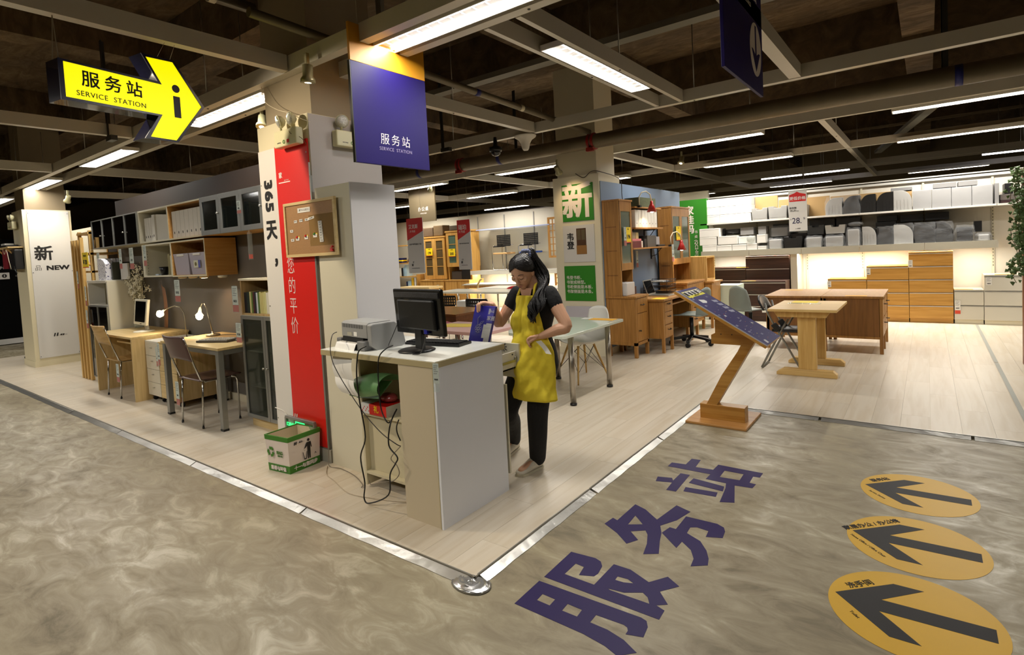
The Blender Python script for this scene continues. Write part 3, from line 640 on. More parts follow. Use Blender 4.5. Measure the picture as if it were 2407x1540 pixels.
kb = thing('keyboard', 'black computer keyboard lying in front of the monitor', 'keyboard', (-2.64, 2.6, .9615))
ku = Vector((cos(.16), sin(.16), 0)); kv = Vector((-sin(.16), cos(.16), 0)); kc = Vector((-2.62, 2.60, .9615))
part(kb, 'body', MB().ob(kc+Vector((0, 0, .009)), (.225, .075, .009), ku, kv, ZP), black, bev=.004)
m = MB()
for r in range(5):
    for c in range(18): m.ob(kc+ku*(-.205+c*.0235)+kv*(.05-.024*r)+Vector((0, 0, .021)), (.0095, .0095, .0035), ku, kv, ZP)
part(kb, 'keys', m, blackm)
solo('paper_sheet', MB().ob((-2.86, 2.53, .9635), (.10, .07, .0008), ku, kv, ZP), paper, 'loose white sheets lying behind the monitor on the counter', 'paper')

# printer
p = thing('printer', 'grey dot matrix printer with paper feeding down behind the counter', 'printer', (-3.05, 2.38, .9615))
gm1 = mat('grey printer plastic', (148, 148, 146), .45); gm2 = mat('darker grey plastic', (116, 116, 116), .5)
pu = Vector((cos(-.12), sin(-.12), 0)); pv = Vector((-pu.y, pu.x, 0)); pc = Vector((-3.04, 2.385, .9615))
def PT(a, b, c): return pc+pu*a+pv*b+Vector((0, 0, c))
prof = [(-.12, .075), (-.12, .165), (-.10, .178), (.06, .178), (.11, .13), (.135, .06), (.135, .0), (-.02, .0), (-.02, .075)]
part(p, 'body', MB().prism([prof], lambda a, b: PT(-.16, a, b), pu*.32), gm1, bev=.004)
part(p, 'end_cap', MB().prism([[(-.12, .03), (-.12, .165), (-.10, .172), (.06, .172), (.12, .12), (.14, .03), (.14, 0), (-.08, 0)]], lambda a, b: PT(.162, a, b), pu*.05), gm1, bev=.008)
part(p, 'side_foot', MB().ob(PT(.13, -.10, .03), (.045, .055, .03), pu, pv, ZP), gm2, bev=.006)
part(p, 'side_foot', MB().ob(PT(-.19, -.06, .03), (.03, .07, .03), pu, pv, ZP), gm2, bev=.006)
m = MB()
for i in range(8): m.ob(PT(-.13+i*.033, -.1215, .15), (.012, .001, .012), pu, pv, ZP)
part(p, 'vent_grille', m, mat('vent grey', (104, 104, 104), .6))
part(p, 'sticker', MB().ob(PT(-.055, -.1215, .095), (.03, .0008, .012), pu, pv, ZP), mat('dull sticker', (170, 166, 150), .6))
part(p, 'sticker', MB().ob(PT(.02, -.1215, .098), (.02, .0008, .014), pu, pv, ZP), paper)
part(p, 'paper_slot', MB().ob(PT(-.02, -.09, .05), (.13, .03, .024), pu, pv, ZP), blackm)
def pf(u, v):
    s = v
    if s < .25: y, z = -.06-.10*s/.25, .045-.005*s/.25
    else: q = (s-.25)/.75; y, z = -.16-.05*sin(q*2.4), .04-.24*q
    return tuple(PT(-.17+.25*u+.02*v, y, z+.0))
part(p, 'paper', MB().surf(pf, 6, 24), paper, rec=False)
pf2 = lambda u, v: tuple(PT(-.16+.24*u+.08*v, -.19-.02*sin(v*3), -.18-.11*v))
solo('paper_sheet.001', MB().surf(pf2, 6, 8), paper, 'second sheet of printout hanging under the printer paper', 'paper')

# cables
def cable(lab, pts, r=.0038, m=black, k=6):
    P = [Vector(q) for q in pts]; out = []
    for i in range(len(P)-1):
        a = P[max(i-1, 0)]; b = P[i]; c = P[i+1]; d = P[min(i+2, len(P)-1)]
        for j in range(k):
            t = j/k; out.append(.5*((2*b)+(c-a)*t+(2*a-5*b+4*c-d)*t*t+(3*b-a-3*c+d)*t**3))
    out.append(P[-1]); return solo('cable', MB().tube(out, r, 8), m, lab, 'cable')
cable('thick black cable looping from the printer down to the floor', [(-2.772, 2.14, 1.016), (-2.812, 2.12, 0.993), (-2.841, 2.12, 0.942), (-2.86, 2.12, 0.811), (-2.846, 2.12, 0.661), (-2.813, 2.12, 0.448), (-2.873, 2.12, 0.307), (-2.848, 2.12, 0.146), (-2.865, 2.12, 0.043), (-2.813, 2.12, 0.023), (-2.626, 2.12, 0.12), (-2.598, 2.12, 0.253), (-2.545, 2.12, 0.327), (-2.523, 2.12, 0.372), (-2.593, 2.12, 0.432), (-2.569, 2.12, 0.561), (-2.62, 2.22, 0.621)], .0045)
cable('thin dark cable sagging across under the counter to the front panel', [(-3.2, 2.235, 1.069), (-3.111, 2.135, 1.063), (-3.139, 2.135, 0.951), (-3.082, 2.135, 0.831), (-2.87, 2.135, 0.621), (-2.687, 2.135, 0.496), (-2.551, 2.135, 0.445), (-2.565, 2.185, 0.411)], .003, mat('dark grey cable', (60, 56, 52), .5))
cable('black cable hanging in a loop from behind the keyboard', [(-2.661, 2.255, 1.008), (-2.599, 2.135, 1.004), (-2.657, 2.135, 0.943), (-2.671, 2.135, 0.795), (-2.661, 2.135, 0.638), (-2.602, 2.135, 0.562), (-2.655, 2.235, 0.596)], .004)
cable('short black cable curling at the inner edge of the front panel', [(-2.607, 2.22, 0.557), (-2.63, 2.22, 0.512), (-2.628, 2.22, 0.47), (-2.603, 2.22, 0.426)], .004)
cable('grey cable zigzagging beside the front panel', [(-2.642, 2.25, 0.374), (-2.739, 2.25, 0.282), (-2.686, 2.25, 0.243), (-2.671, 2.25, 0.191), (-2.736, 2.25, 0.133), (-2.83, 2.25, 0.107), (-2.955, 2.25, 0.063), (-2.974, 2.25, 0.088)], .003, mat('grey cable', (128, 118, 104), .5))
cable('grey cable running along the floor from the pillar to the counter', [(-3.66, 2.41, .5), (-3.665, 2.42, .12), (-3.63, 2.39, .008), (-3.5, 2.40, .008), (-3.3, 2.37, .008), (-3.12, 2.30, .01), (-3.09, 2.27, .006)], .003, mat('grey cable', (128, 118, 104), .5))
cable('pale thin cable snaking on the floor boards under the counter', [(-3.64, 2.38, .006), (-3.5, 2.28, .005), (-3.35, 2.24, .005), (-3.1, 2.17, .005), (-2.9, 2.2, .005), (-2.7, 2.26, .005), (-2.55, 2.32, .02)], .0026, mat('beige cable', (190, 174, 150), .5))
cable('monitor lead dropping from the blue connector and curling on the counter', [(-2.437, 2.33, 1.08), (-2.43, 2.30, 1.02), (-2.435, 2.27, .972), (-2.48, 2.25, .968), (-2.50, 2.29, .967)], .003)
cable('thin lead from the monitor back to the printer', [(-2.72, 2.35, 1.12), (-2.74, 2.33, 1.06), (-2.80, 2.34, .99), (-2.84, 2.38, .968)], .0026)

# tall white storage cabinet next to the pillar
t = thing('tall_cabinet', 'tall plain white cabinet standing between the red pillar and the counter', 'cabinet', (-3.45, 2.64, 0))
part(t, 'carcass', MB().box((-3.655, 2.443, 0), (-3.242, 2.85, 2.098)), mat('cabinet warm white', (218, 212, 190), .5), bev=.001)
part(t, 'side_panel', MB().box((-3.242, 2.443, 0), (-3.232, 2.85, 2.1)), mat('cabinet side grey white', (196, 194, 194), .45))

# cork notice board
t = thing('cork_board', 'cork notice board in a pale wooden frame, hung over the red pillar face', 'notice board', (-3.70, 2.41, 1.59))
X0, X1, Z0, Z1 = -4.025, -3.368, 1.592, 2.012; yb = 2.405
part(t, 'cork', MB().box((X0+.02, yb+.003, Z0+.02), (X1-.02, yb+.015, Z1-.02)), mat('cork', (164, 124, 80), .45, var=.22, vs=140, bump=.2, bs=200))
fr = wood('board frame', (202, 176, 120), (220, 196, 146), 'x', .45)
for a, b in (((X0, yb-.006, Z1-.022), (X1, yb+.016, Z1)), ((X0, yb-.006, Z0), (X1, yb+.016, Z0+.022)), ((X0, yb-.006, Z0+.022), (X0+.022, yb+.016, Z1-.022)), ((X1-.022, yb-.006, Z0+.022), (X1, yb+.016, Z1-.022))):
    part(t, 'frame_rail', MB().box(a, b), fr, bev=.002)
part(t, 'film', MB().box((-3.70, yb+.0015, 1.67), (-3.40, yb+.0025, 1.90)), mat('glossy film', (178, 142, 92), .06, trans=.6))
def note(cx, cz, w, h, lab, s, ts=.012, m=paper, rot=.0, clip=None):
    n = thing('note', lab, 'note', (cx, yb, cz)); u = (cos(rot), 0, sin(rot)); v = (-sin(rot), 0, cos(rot))
    part(n, 'slip', MB().ob((cx, yb+.0005, cz), (w/2, h/2, .0007), u, v, YN), m)
    text(n, s, (cx, yb-.0006, cz), ts, u, v, ink, ext=.0002, res=2)
    if clip:
        part(n, 'clip', MB().ob((cx+.004, yb+.001, cz+h*.4), (w/2, h*.3, .0006), u, v, YN), yel_card); part(n, 'pin', MB().ob((cx-.004, yb-.004, cz+h*.5), (w*.22, h*.18, .003), (cos(.5), 0, sin(.5)), (-sin(.5), 0, cos(.5)), YN), clip)
note(-3.755, 1.945, .165, .035, 'long white title strip at the top of the cork board', '三楼今日当班员工', .02)
note(-3.875, 1.865, .042, .02, 'left name slip in the upper row of the cork board', '服务台'); note(-3.80, 1.868, .042, .02, 'second name slip in the upper row of the cork board', '家居部')
note(-3.725, 1.87, .045, .018, 'third name slip in the upper row of the cork board', '收银'); note(-3.665, 1.878, .075, .018, 'fourth, longer name slip in the upper row of the cork board', '办公部门', rot=.12)
note(-3.935, 1.795, .042, .02, 'name slip alone at the middle left of the cork board', '早班'); note(-3.93, 1.725, .042, .02, 'name slip at the lower left of the cork board', '晚班')
note(-3.86, 1.732, .045, .026, 'slip clipped with yellow and red, lower left of the cork board', '陈小', clip=redp); note(-3.745, 1.737, .045, .026, 'slip clipped with yellow and red, lower middle of the cork board', '李明', clip=redp)
note(-3.63, 1.745, .048, .026, 'slip clipped with yellow and green, lower right of the cork board', '王芳', clip=green)
ns = thing('name_strip', 'tall vertical strip of stacked name slips on the cork board', 'note', (-3.56, yb, 1.74))
for k in range(8):
    z = 1.84-k*.0195; part(ns, 'slip', MB().ob((-3.558+.0015*k, yb-.001, z), (.023, .0093, .0012), XP, ZP, YN), paper); text(ns, ['服 务', '张 平', '刘 佳', '赵 云', '钱 多', '孙 宁', '周 一', '吴 双'][k], (-3.558+.0015*k, yb-.0026, z), .011, XP, ZP, ink, ext=.0002, res=1)
pp = thing('push_pins', 'cluster of red push pins in the lower right corner of the cork board', 'push pins', (-3.42, yb, 1.64), kind='stuff')
m = MB()
for i in range(9): x = -3.42+.03*(random.random()-.5); z = 1.640+.035*(random.random()-.5); m.cyl((x, yb+.002, z), (x, yb-.012, z+.002), .004, .006, 8)
part(pp, 'pins', m, redp, kind='stuff')

# pillar panels: white strip with 365, red strip with slogan
yp = 2.449
t = thing('pillar_banner', 'tall red and white banner panel with a vertical slogan on the near pillar', 'banner', (-4.06, 2.45, .1))
part(t, 'white_panel', MB().box((-4.415, yp-.004, .11), (-4.165, yp+.004, 2.475)), mat('banner white', (222, 218, 212), .5))
part(t, 'red_panel', MB().box((-4.165, yp-.005, .11), (-3.712, yp+.004, 2.48)), redp)
part(t, 'trim_edge', MB().box((-3.712, yp-.006, .11), (-3.704, yp+.004, 2.30)), papergrey)
y0 = yp-.0055
text(t, '365', (-4.30, y0, 2.105), .155, ZN, XP, ink, .006, sp=1.12, xs=1.05)
text(t, '天', (-4.29, y0, 1.82), .17, XP, ZP, ink, .005, xs=.95); text(t, '，', (-4.205, y0, 1.60), .17, XP, ZP, ink, .005)
wt = mat('white lettering', (236, 226, 220), .5)
for k, ch in enumerate('属于您的平价'):
    text(t, ch, (-4.045+.0*k, y0-.001, 1.84-k*.16), .145, XP, ZP, wt, -.001, xs=.74)
text(t, '家', (-4.10, y0-.001, 2.245), .05, XP, ZP, wt, .001); text(t, 'your home', (-4.02, y0-.001, 2.205), .014, XP, ZP, wt)
part(t, 'white_rule', MB().box((-4.13, y0-.0015, 2.185), (-3.97, y0, 2.193)), wt)
text(t, '11', (-4.13, y0-.001, .30), .055, XP, ZP, wt, .003, shear=.3); text(t, '— 家居 —', (-4.06, y0-.001, .285), .022, XP, ZP, wt)
for x, z in ((-4.40, 2.2), (-3.73, 1.62), (-3.73, 2.38), (-4.4, 1.2), (-4.4, .25)): part(t, 'screw', MB().cyl((x, yp-.008, z), (x, yp-.004, z), .005, n=8), alu)

# emergency lights
def emlight(lab, x, y, z, u, open2=True):
    u = Vector(u); n = u.cross(Vector(ZP)); c = Vector((x, y, z)); cr = mat('old ivory plastic', (214, 208, 168), .4)
    t = thing('emergency_light', lab, 'emergency light', c)
    part(t, 'battery_box', MB().ob(c, (.15, .032, .062), u, n, ZP), cr, bev=.008)
    lens = mat('lamp lens', (220, 220, 212), .08, .6, bump=.8, bs=120); e2 = c+n*.034
    for s, d in ((-.085, Vector((-.5, 0, -.35))), (.065, Vector((-.25, 0, -.05)))):
        b = c+u*s+Vector((0, 0, .062)); hc = b+Vector((0, 0, .07))+n*.02; ax = (n*1.0+u*d.x+Vector((0, 0, d.z))).normalized()
        part(t, 'stem', MB().cyl(b, hc, .009, n=8), cr); part(t, 'lamp_head', MB().lathe(hc-ax*.02, [(.012, -.03), (.035, -.015), (.05, .012), (.052, .02)], 20, ax=ax), cr); part(t, 'lens', MB().lathe(hc, [(.05, 0), (.04, .012), (.02, .018), (.002, .02)], 20, ax=ax), lens)
    part(t, 'badge', MB().ob(e2+u*.045-Vector((0, 0, .03)), (.014, .001, .012), u, n, ZP), redp)
    part(t, 'badge', MB().lathe(e2+u*-.01-Vector((0, 0, .03)), [(.014, 0), (.014, .0012), (.009, .0012), (.009, 0)], 16, ax=n, cap=False), green)
    text(t, 'exit lamp', e2+u*-.075-Vector((0, 0, .03)), .014, u, ZP, mat('grey print', (90, 88, 92), .7)); return t
emlight('cream twin-head emergency light above the red banner', -3.875, 2.395, 2.50, XP)
emlight('shaded emergency light on the side of the near pillar, partly behind the blue board', -3.655, 2.80, 2.50, YP)
cable('thin cream wire drooping from the ceiling rail to the pillar corner', [(-4.3, 2.45, 2.99), (-4.18, 2.40, 2.84), (-4.0, 2.39, 2.74), (-3.83, 2.385, 2.68), (-3.72, 2.42, 2.62), (-3.69, 2.47, 2.60)], .002, cream)
cable('brown wire curling beside the emergency light down to the pillar', [(-3.83, 2.38, 2.57), (-3.79, 2.36, 2.52), (-3.73, 2.39, 2.49), (-3.69, 2.40, 2.46), (-3.70, 2.43, 2.43)], .0022, mat('brown wire', (90, 70, 40), .5))
def canspot(lab, x, y, z, tgt, pw, ang=70, col=WARM, blend=.7, lit=1):
    """cylinder spotlight clipped under the rail"""
    c = Vector((x, y, z)); ax = (Vector(tgt)-c).normalized(); t = thing('spotlight', lab, 'spotlight', c); gy = mat('olive cream metal', (158, 152, 116), .35, .3)
    part(t, 'bracket', MB().box((x-.012, y-.012, z+.02), (x+.012, y+.012, z+.13)), gy)
    part(t, 'shade', MB().lathe(c, [(.028, -.05), (.036, -.045), (.036, .03), (.05, .05), (.052, .075), (.047, .075)], 20, ax=ax), gy)
    part(t, 'bulb', MB().lathe(c, [(.046, .066), (.03, .074), (.002, .078)], 20, ax=ax), mat('lit bulb', (255, 240, 210), .5, emit=14, ecol=(255, 236, 200)))
    if pw: spot('spot_lamp', c+ax*.085, tgt, pw, ang, blend, col, .035)
    return t
canspot('small spotlight hanging left of the near pillar top', -5.05, 2.86, 2.92, (-4.4, 2.2, .6), 30, 80)
canspot('spotlight above the blue board, in front of the yellow board', -3.5, 2.35, 2.9, (-3.72, 2.42, 1.2), 0)
spot('spot_lamp', (-4.55, .95, 2.95), (-3.75, 2.45, 1.75), 150, 88, .8, (1, .84, .62), .05)
canspot('spotlight aimed at the pillar with the black NEW lettering', -11.35, 2.95, 2.80, (-12.03, 2.9, 2.1), 11, 75)
canspot('spotlight over the green and white character sign', -3.98, 6.4, 2.62, (-4.02, 6.9, 2.15), 12, 80)
canspot('lit spotlight right of the dome camera, in the back hall', -5.3, 9.2, 2.86, (-5.6, 8.0, 1.0), 25, 80, WARM)
canspot('tilted spotlight shining on the beige hanging board', -8.1, 8.1, 2.90, (-8.6, 8.5, 2.72), 5, 75)
canspot('tiny lit spotlight above the oak cabinets', -3.2, 9.0, 2.90, (-3.3, 8.0, 1.0), 35, 70, (1, .86, .66))

# glass exit sign standing on its side behind the bin
t = thing('exit_sign', 'glowing green glass exit sign leaning low on the pillar behind the bin', 'exit sign', (-3.97, 2.38, .05))
eg = mat('exit green glow', (60, 240, 130), .5, emit=1.6, ecol=(50, 240, 130)); ey = 2.40
part(t, 'top_rail', MB().box((-4.20, ey-.012, .292), (-3.795, ey+.012, .315)), alu_mat, bev=.003); part(t, 'end_rail', MB().box((-3.81, ey-.011, .06), (-3.79, ey+.011, .30)), alu_mat); part(t, 'end_rail', MB().box((-4.205, ey-.011, .06), (-4.185, ey+.011, .30)), alu_mat)
part(t, 'glass_pane', MB().box((-4.185, ey-.003, .06), (-3.81, ey+.003, .292)), mat('green tinted glass', (90, 150, 110), .05, trans=.65))
e = MB(); q = ey-.005
for a, b in (((-4.06, .275), (-3.93, .283)), ((-4.06, .14), (-4.052, .275)), ((-3.938, .14), (-3.93, .275))): e.box((a[0], q-.001, a[1]), (b[0], q+.001, b[1]))
e.lathe((-3.985, q, .255), [(.012, -.001), (.012, .001)], 12, ax=YN)
e.bar((-3.995, q, .24), (-4.01, q, .2), .02, .002, YN).bar((-4.01, q, .2), (-3.97, q, .17), .013, .002, YN).bar((-4.01, q, .2), (-4.045, q, .165), .013, .002, YN).bar((-3.997, q, .235), (-3.96, q, .215), .009, .002, YN).bar((-4.0, q, .235), (-4.04, q, .22), .009, .002, YN)
e.prism([[(-3.915, .20), (-3.865, .20), (-3.89, .235), (-3.83, .19), (-3.87, .15), (-3.86, .18), (-3.915, .18)]], lambda a, b: (a, q, b), (0, -.002, 0))
part(t, 'pictogram', e, eg); text(t, '安全出口', (-4.115, q, .245), .035, XN, ZP, eg, .0006); text(t, 'EXIT', (-4.115, q, .205), .045, XN, ZP, eg, .001)
cable('white wire stapled along the pillar to the exit sign', [(-4.43, 2.44, .335), (-4.30, 2.437, .325), (-4.24, 2.43, .30), (-4.19, 2.42, .30)], .003, whitem)

# waste bin
t = thing('waste_bin', 'open square green and white cardboard recycling bin by the pillar', 'bin', (-3.87, 2.27, 0))
C0 = Vector((-3.76, 2.15)); bl = Vector((-.232, -.03)); br_ = Vector((-.015, .255))
def BP(a, b, z, s=1.0):
    c = C0+bl*.5+br_*.5; p = C0+bl*a+br_*b; p = c+(p-c)*(1+.10*z/.27)*s; return (p.x, p.y, z)
def wall(z0, z1, s0, s1, name, m):
    mb = MB(); R = [(0, 0), (.5, -.0), (1, 0), (1, 1), (0, 1)]
    rg = [[BP(a, b, z, s) for a, b in R] for z, s in ((z0, s0), (z1, s0), (z1, s1), (z0, s1))]
    rg.append(rg[0]); mb.rings(rg, sm=False, cap=False); return part(t, name, mb, m)
card = mat('printed card white', (222, 210, 202), .5)
wall(.0, .27, 1.0, .965, 'card_walls', card); wall(.0, .058, 1.012, 1.0, 'green_foot', mat('bin green', (58, 122, 30), .45)); wall(.24, .275, 1.016, .955, 'green_rim', mat('bin green', (58, 122, 30), .45))
part(t, 'bottom', MB().add([BP(a, b, .006, .96) for a, b in ((0, 0), (1, 0), (1, 1), (0, 1))], [(0, 1, 2, 3)]), card)
lin = MB(); R = [(0, 0), (1, 0), (1, 1), (0, 1)]
rg = [[BP(a, b, z, s) for a, b in R] for z, s in ((.268, .95), (.15, .90), (.02, .86))]; lin.rings(rg, sm=False, cap=False); part(t, 'liner_bag', lin, mat('cream liner', (206, 192, 160), .4, bump=.6, bs=20))
un = Vector((-bl.x, -bl.y, 0)).normalized(); le = lambda a, z: Vector(BP(a, -.02, z)); ri = lambda b, z: Vector(BP(-.02, b, z)); ur = Vector((br_.x, br_.y, 0)).normalized()
text(t, '慈善与环保', le(.5, .028), .034, un, ZP, wt, .001, ext=.001); text(t, 'BXG', le(.38, .15), .034, un, ZP, mat('bin green', (58, 122, 30), .45), .0005, ext=.001); text(t, '绿色行动', le(.38, .125), .014, un, ZP, mat('bin green', (58, 122, 30), .45), ext=.001)
m = MB(); c = le(.78, .15)
for k in range(3):
    a0 = .5+k*2*pi/3; pts = [c+un*(r*cos(a))+Vector((0, 0, r*sin(a))) for r, a in ((.038, a0), (.042, a0+.6), (.038, a0+1.3), (.046, a0+1.35), (.026, a0+1.75), (.012, a0+1.2), (.018, a0+1.25), (.02, a0+.6), (.018, a0))]
    n = un.cross(Vector(ZP)); m.add([q+n*.001 for q in pts], [tuple(range(9))])
part(t, 'recycling_mark', m, mat('bin green', (58, 122, 30), .45), rec=False)
text(t, '十一与您同步', ri(.52, .03), .034, ur, ZP, wt, .001, ext=.001); text(t, '11', ri(.2, .215), .026, ur, ZP, ink, .002, shear=.3, ext=.001); text(t, '—家居—', ri(.38, .215), .014, ur, ZP, ink, ext=.001)
m = MB(); c = ri(.62, .14); n = ur.cross(Vector(ZP))*.0015
def sh_(pts): m.add([c+ur*a+Vector((0, 0, b))+n for a, b in pts], [tuple(range(len(pts)))])
sh_([(.011*cos(k*pi/5), .072+.011*sin(k*pi/5)) for k in range(10)]); sh_([(-.018, .055), (.02, .055), (.026, .01), (.02, .01), (.014, .04), (.012, -.07), (.002, -.07), (0, -.01), (-.003, -.07), (-.012, -.07), (-.012, .03), (-.035, .012), (-.038, .017)])
sh_([(-.055, -.01), (-.05, -.01), (-.04, -.06), (-.028, -.06), (-.02, -.01), (-.015, -.01), (-.024, -.068), (-.044, -.068)]); sh_([(-.04, 0), (-.035, .004), (-.033, -.002)]); sh_([(.045, -.05), (.055, -.035), (.065, -.05), (.06, -.05), (.055, -.042), (.05, -.05)])
part(t, 'litter_pictogram', m, ink, rec=False)

# ================================================================= HANGING SIGNS
# yellow arrow light box, hung under the rail at x=-3.88
u = Vector((-.167, .986, 0)).normalized(); n = Vector((u.y, -u.x, 0)); P0 = Vector((-3.86, 1.03, 0))
def AT(a, b, d=0): return P0+u*a+n*d+Vector((0, 0, b))
arrow = [(-.02, 2.533), (.51, 2.541), (.415, 2.385), (.626, 2.388), (.828, 2.658), (.637, 2.925), (.43, 2.918), (.52, 2.762), (-.02, 2.762)]
face = [(.003, 2.552), (.535, 2.553), (.45, 2.40), (.615, 2.40), (.806, 2.657), (.628, 2.912), (.456, 2.902), (.545, 2.748), (.003, 2.75)]
t = thing('arrow_sign', 'glowing yellow arrow light box pointing right, hung upper left', 'sign', (-3.86, 1.03, 2.385))
navy = mat('glossy navy case', (10, 12, 34), .12, coat=.6)
part(t, 'case', MB().prism([arrow], lambda a, b: AT(a, b, -.13), n*.13), navy)
part(t, 'rim', MB().prism([arrow, face[::-1]], lambda a, b: AT(a, b, 0), n*.008), mat('navy rim', (8, 10, 52), .3))
part(t, 'face', MB().prism([face], lambda a, b: AT(a, b, .0005), n*.003), mat('lit yellow face', (250, 240, 0), .5, emit=.95, ecol=(252, 244, 2)))
text(t, '服务站', AT(.255, 2.672, .0045), .098, u, ZP, ink, .0012, sp=1.45, xs=1.0)
text(t, 'SERVICE  STATION', AT(.248, 2.587, .0045), .042, u, ZP, mat('brown print', (44, 40, 6), .5), .0002, sp=1.1)
dk = mat('dark navy print', (6, 8, 40), .5)
part(t, 'letter_i', MB().prism([[(.637+.026*cos(k*pi/10), 2.742+.026*sin(k*pi/10)) for k in range(20)]], lambda a, b: AT(a, b, .004), n*.001).prism([[(.615, 2.552), (.660, 2.552), (.660, 2.692), (.615, 2.692)]], lambda a, b: AT(a, b, .004), n*.001), dk)
cord = mat('pale cord', (150, 138, 118), .7)
for a, s in ((-.0, -.10), (-.0, -.03), (.56, -.09), (.62, -.03)):
    top = Vector((-3.88, 1.03+a*.98-(.0 if a else .02), 3.0)); zb = 2.75 if a < .1 else 2.90
    part(t, 'cord', MB().cyl(AT(a, zb, s), top, .0028 if a < .1 else .0012, n=6), cord)
# blue service station board
t = thing('hanging_board', 'square deep blue board reading SERVICE STATION with a yellow top band', 'sign', (-3.0, 2.67, 2.19))
xb = -3.0
part(t, 'board', MB().box((xb-.02, 2.335, 2.195), (xb, 3.008, 2.86)), bluep, bev=.002)
part(t, 'yellow_band', MB().box((xb-.02, 2.335, 2.861), (xb, 3.01, 3.11)), mat('amber board', (200, 138, 26), .5), bev=.002)
part(t, 'black_edge', MB().box((xb-.022, 2.328, 2.195), (xb+.001, 2.3345, 2.86)), ink)
text(t, '服务站', (xb+.0012, 2.685, 2.372), .082, YP, ZP, wt, -.0005, sp=1.35); text(t, 'SERVICE  STATION', (xb+.0012, 2.685, 2.308), .033, YP, ZP, mat('dim lilac print', (150, 140, 176), .5), sp=1.1)
for y in (2.42, 2.92): part(t, 'cord', MB().cyl((xb-.01, y, 3.11), (xb-.01, y, 3.99), .002, n=6), cord)
# arrow board at the upper right, seen edge-on
t = thing('hanging_board', 'tall dark blue board with a white oval down arrow, cut by the top edge', 'sign', (-.9, 3.74, 2.53))
xb = -.9
part(t, 'board', MB().box((xb-.02, 3.281, 2.535), (xb, 4.2, 3.42)), bluep, bev=.002)
part(t, 'oval', MB().prism([[(4.01+.148*cos(k*pi/24), 2.81+.174*sin(k*pi/24)) for k in range(48)]], lambda a, b: (xb+.0003, a, b), (.001, 0, 0)), wt)
part(t, 'down_arrow', MB().prism([[(3.993, 2.965), (4.027, 2.965), (4.027, 2.775), (4.085, 2.80), (4.12, 2.80), (4.012, 2.665), (3.90, 2.80), (3.935, 2.80), (3.993, 2.775)]], lambda a, b: (xb+.0014, a, b), (.0006, 0, 0)), bluep)
text(t, '家居办公', (xb+.0012, 3.86, 3.16), .10, YP, ZP, wt, sp=1.2); text(t, 'HOME OFFICE', (xb+.0012, 3.8, 3.07), .035, YP, ZP, wt)
for y in (3.4, 4.1): part(t, 'cord', MB().cyl((xb-.01, y, 3.42), (xb-.01, y, 3.99), .002, n=6), cord)
# beige board far behind
t = thing('hanging_board', 'beige grey hanging board with small white characters, behind the tall cabinet', 'sign', (-8.8, 8.5, 2.25))
part(t, 'board', MB().box((-9.19, 8.5, 2.28), (-8.39, 8.53, 3.05)), mat('taupe board', (104, 92, 70), .45, spec=.3))
text(t, '办公桌', (-8.75, 8.497, 2.55), .10, XP, ZP, wt, sp=1.2); text(t, 'OFFICE DESK', (-8.75, 8.497, 2.46), .035, XP, ZP, wt)
for x in (-9.0, -8.6): part(t, 'cord', MB().cyl((x, 8.515, 3.05), (x, 8.515, 3.99), .002, n=6), cord)
# two white boards with slanted red heads
def slant(lab, x0, x1, z0, z1, nm):
    t = thing('price_banner', lab, 'sign', ((x0+x1)/2, 7, z0)); h = z1-z0
    part(t, 'board', MB().box((x0, 7, z0), (x1, 7.012, z1)), papergrey)
    part(t, 'red_head', MB().prism([[(x0, z1-h*.40), (x1, z1-h*.24), (x1, z1), (x0, z1)]], lambda a, b: (a, 6.9995, b), (0, -.001, 0)), redp)
    text(t, nm, (x0+(x1-x0)*.42, 6.998, z1-h*.155), .082 if len(nm) > 2 else .095, XP, ZP, wt, .001); text(t, '大书桌', (x0+(x1-x0)*.36, 6.998, z1-h*.24), .05, XP, ZP, wt)
    text(t, '板面可调节高度大书桌', (x0+(x1-x0)*.5, 6.998, z1-h*.475), (x1-x0)*.075, XP, ZP, ink); text(t, '11', (x0+(x1-x0)*.3, 6.998, z0+h*.20), .04, XP, ZP, ink, .001, shear=.3)
    text(t, '家', (x0+(x1-x0)*.26, 6.998, z0+h*.145), .045, XP, ZP, ink, .001); part(t, 'rule', MB().box((x0+(x1-x0)*.2, 6.997, z0+h*.085), (x0+(x1-x0)*.68, 6.9995, z0+h*.092)), ink)
    for x in (x0+.04, x1-.04): part(t, 'cord', MB().cyl((x, 7.006, z1), (x, 7.006, 3.0), .0015, n=5), cord)
slant('left white board with slanted red head, three white characters', -7.67, -7.25, 1.235, 2.235, '艾克斯')
slant('right white board with slanted red head, two white characters', -6.415, -6.125, 1.275, 2.118, '瑞珀')
# price banner over the back shelves
t = thing('price_banner', 'white hanging price banner with red house-shaped head, price 28.9', 'sign', (-1.59, 9.5, 1.62)); yq = 9.5
part(t, 'sheet', MB().box((-1.72, yq, 1.63), (-1.466, yq+.004, 2.25)), paper)
part(t, 'clip_rail', MB().box((-1.73, yq-.006, 2.245), (-1.456, yq+.01, 2.26)), clear); part(t, 'clip_rail', MB().box((-1.73, yq-.006, 1.618), (-1.456, yq+.01, 1.632)), clear)
part(t, 'red_head', MB().prism([[(-1.708, 2.085), (-1.478, 2.085), (-1.478, 2.19), (-1.56, 2.212), (-1.60, 2.235), (-1.64, 2.212), (-1.708, 2.19)]], lambda a, b: (a, yq-.001, b), (0, -.001, 0)), redp)
text(t, '更低价格', (-1.593, yq-.003, 2.13), .056, XP, ZP, wt, .0012); text(t, '杂志架', (-1.66, yq-.001, 1.985), .034, XP, ZP, ink, .0006); text(t, '塑料，黑色\n放杂志和文件用', (-1.70, yq-.001, 1.945), .017, XP, ZP, ink, ax='LEFT')
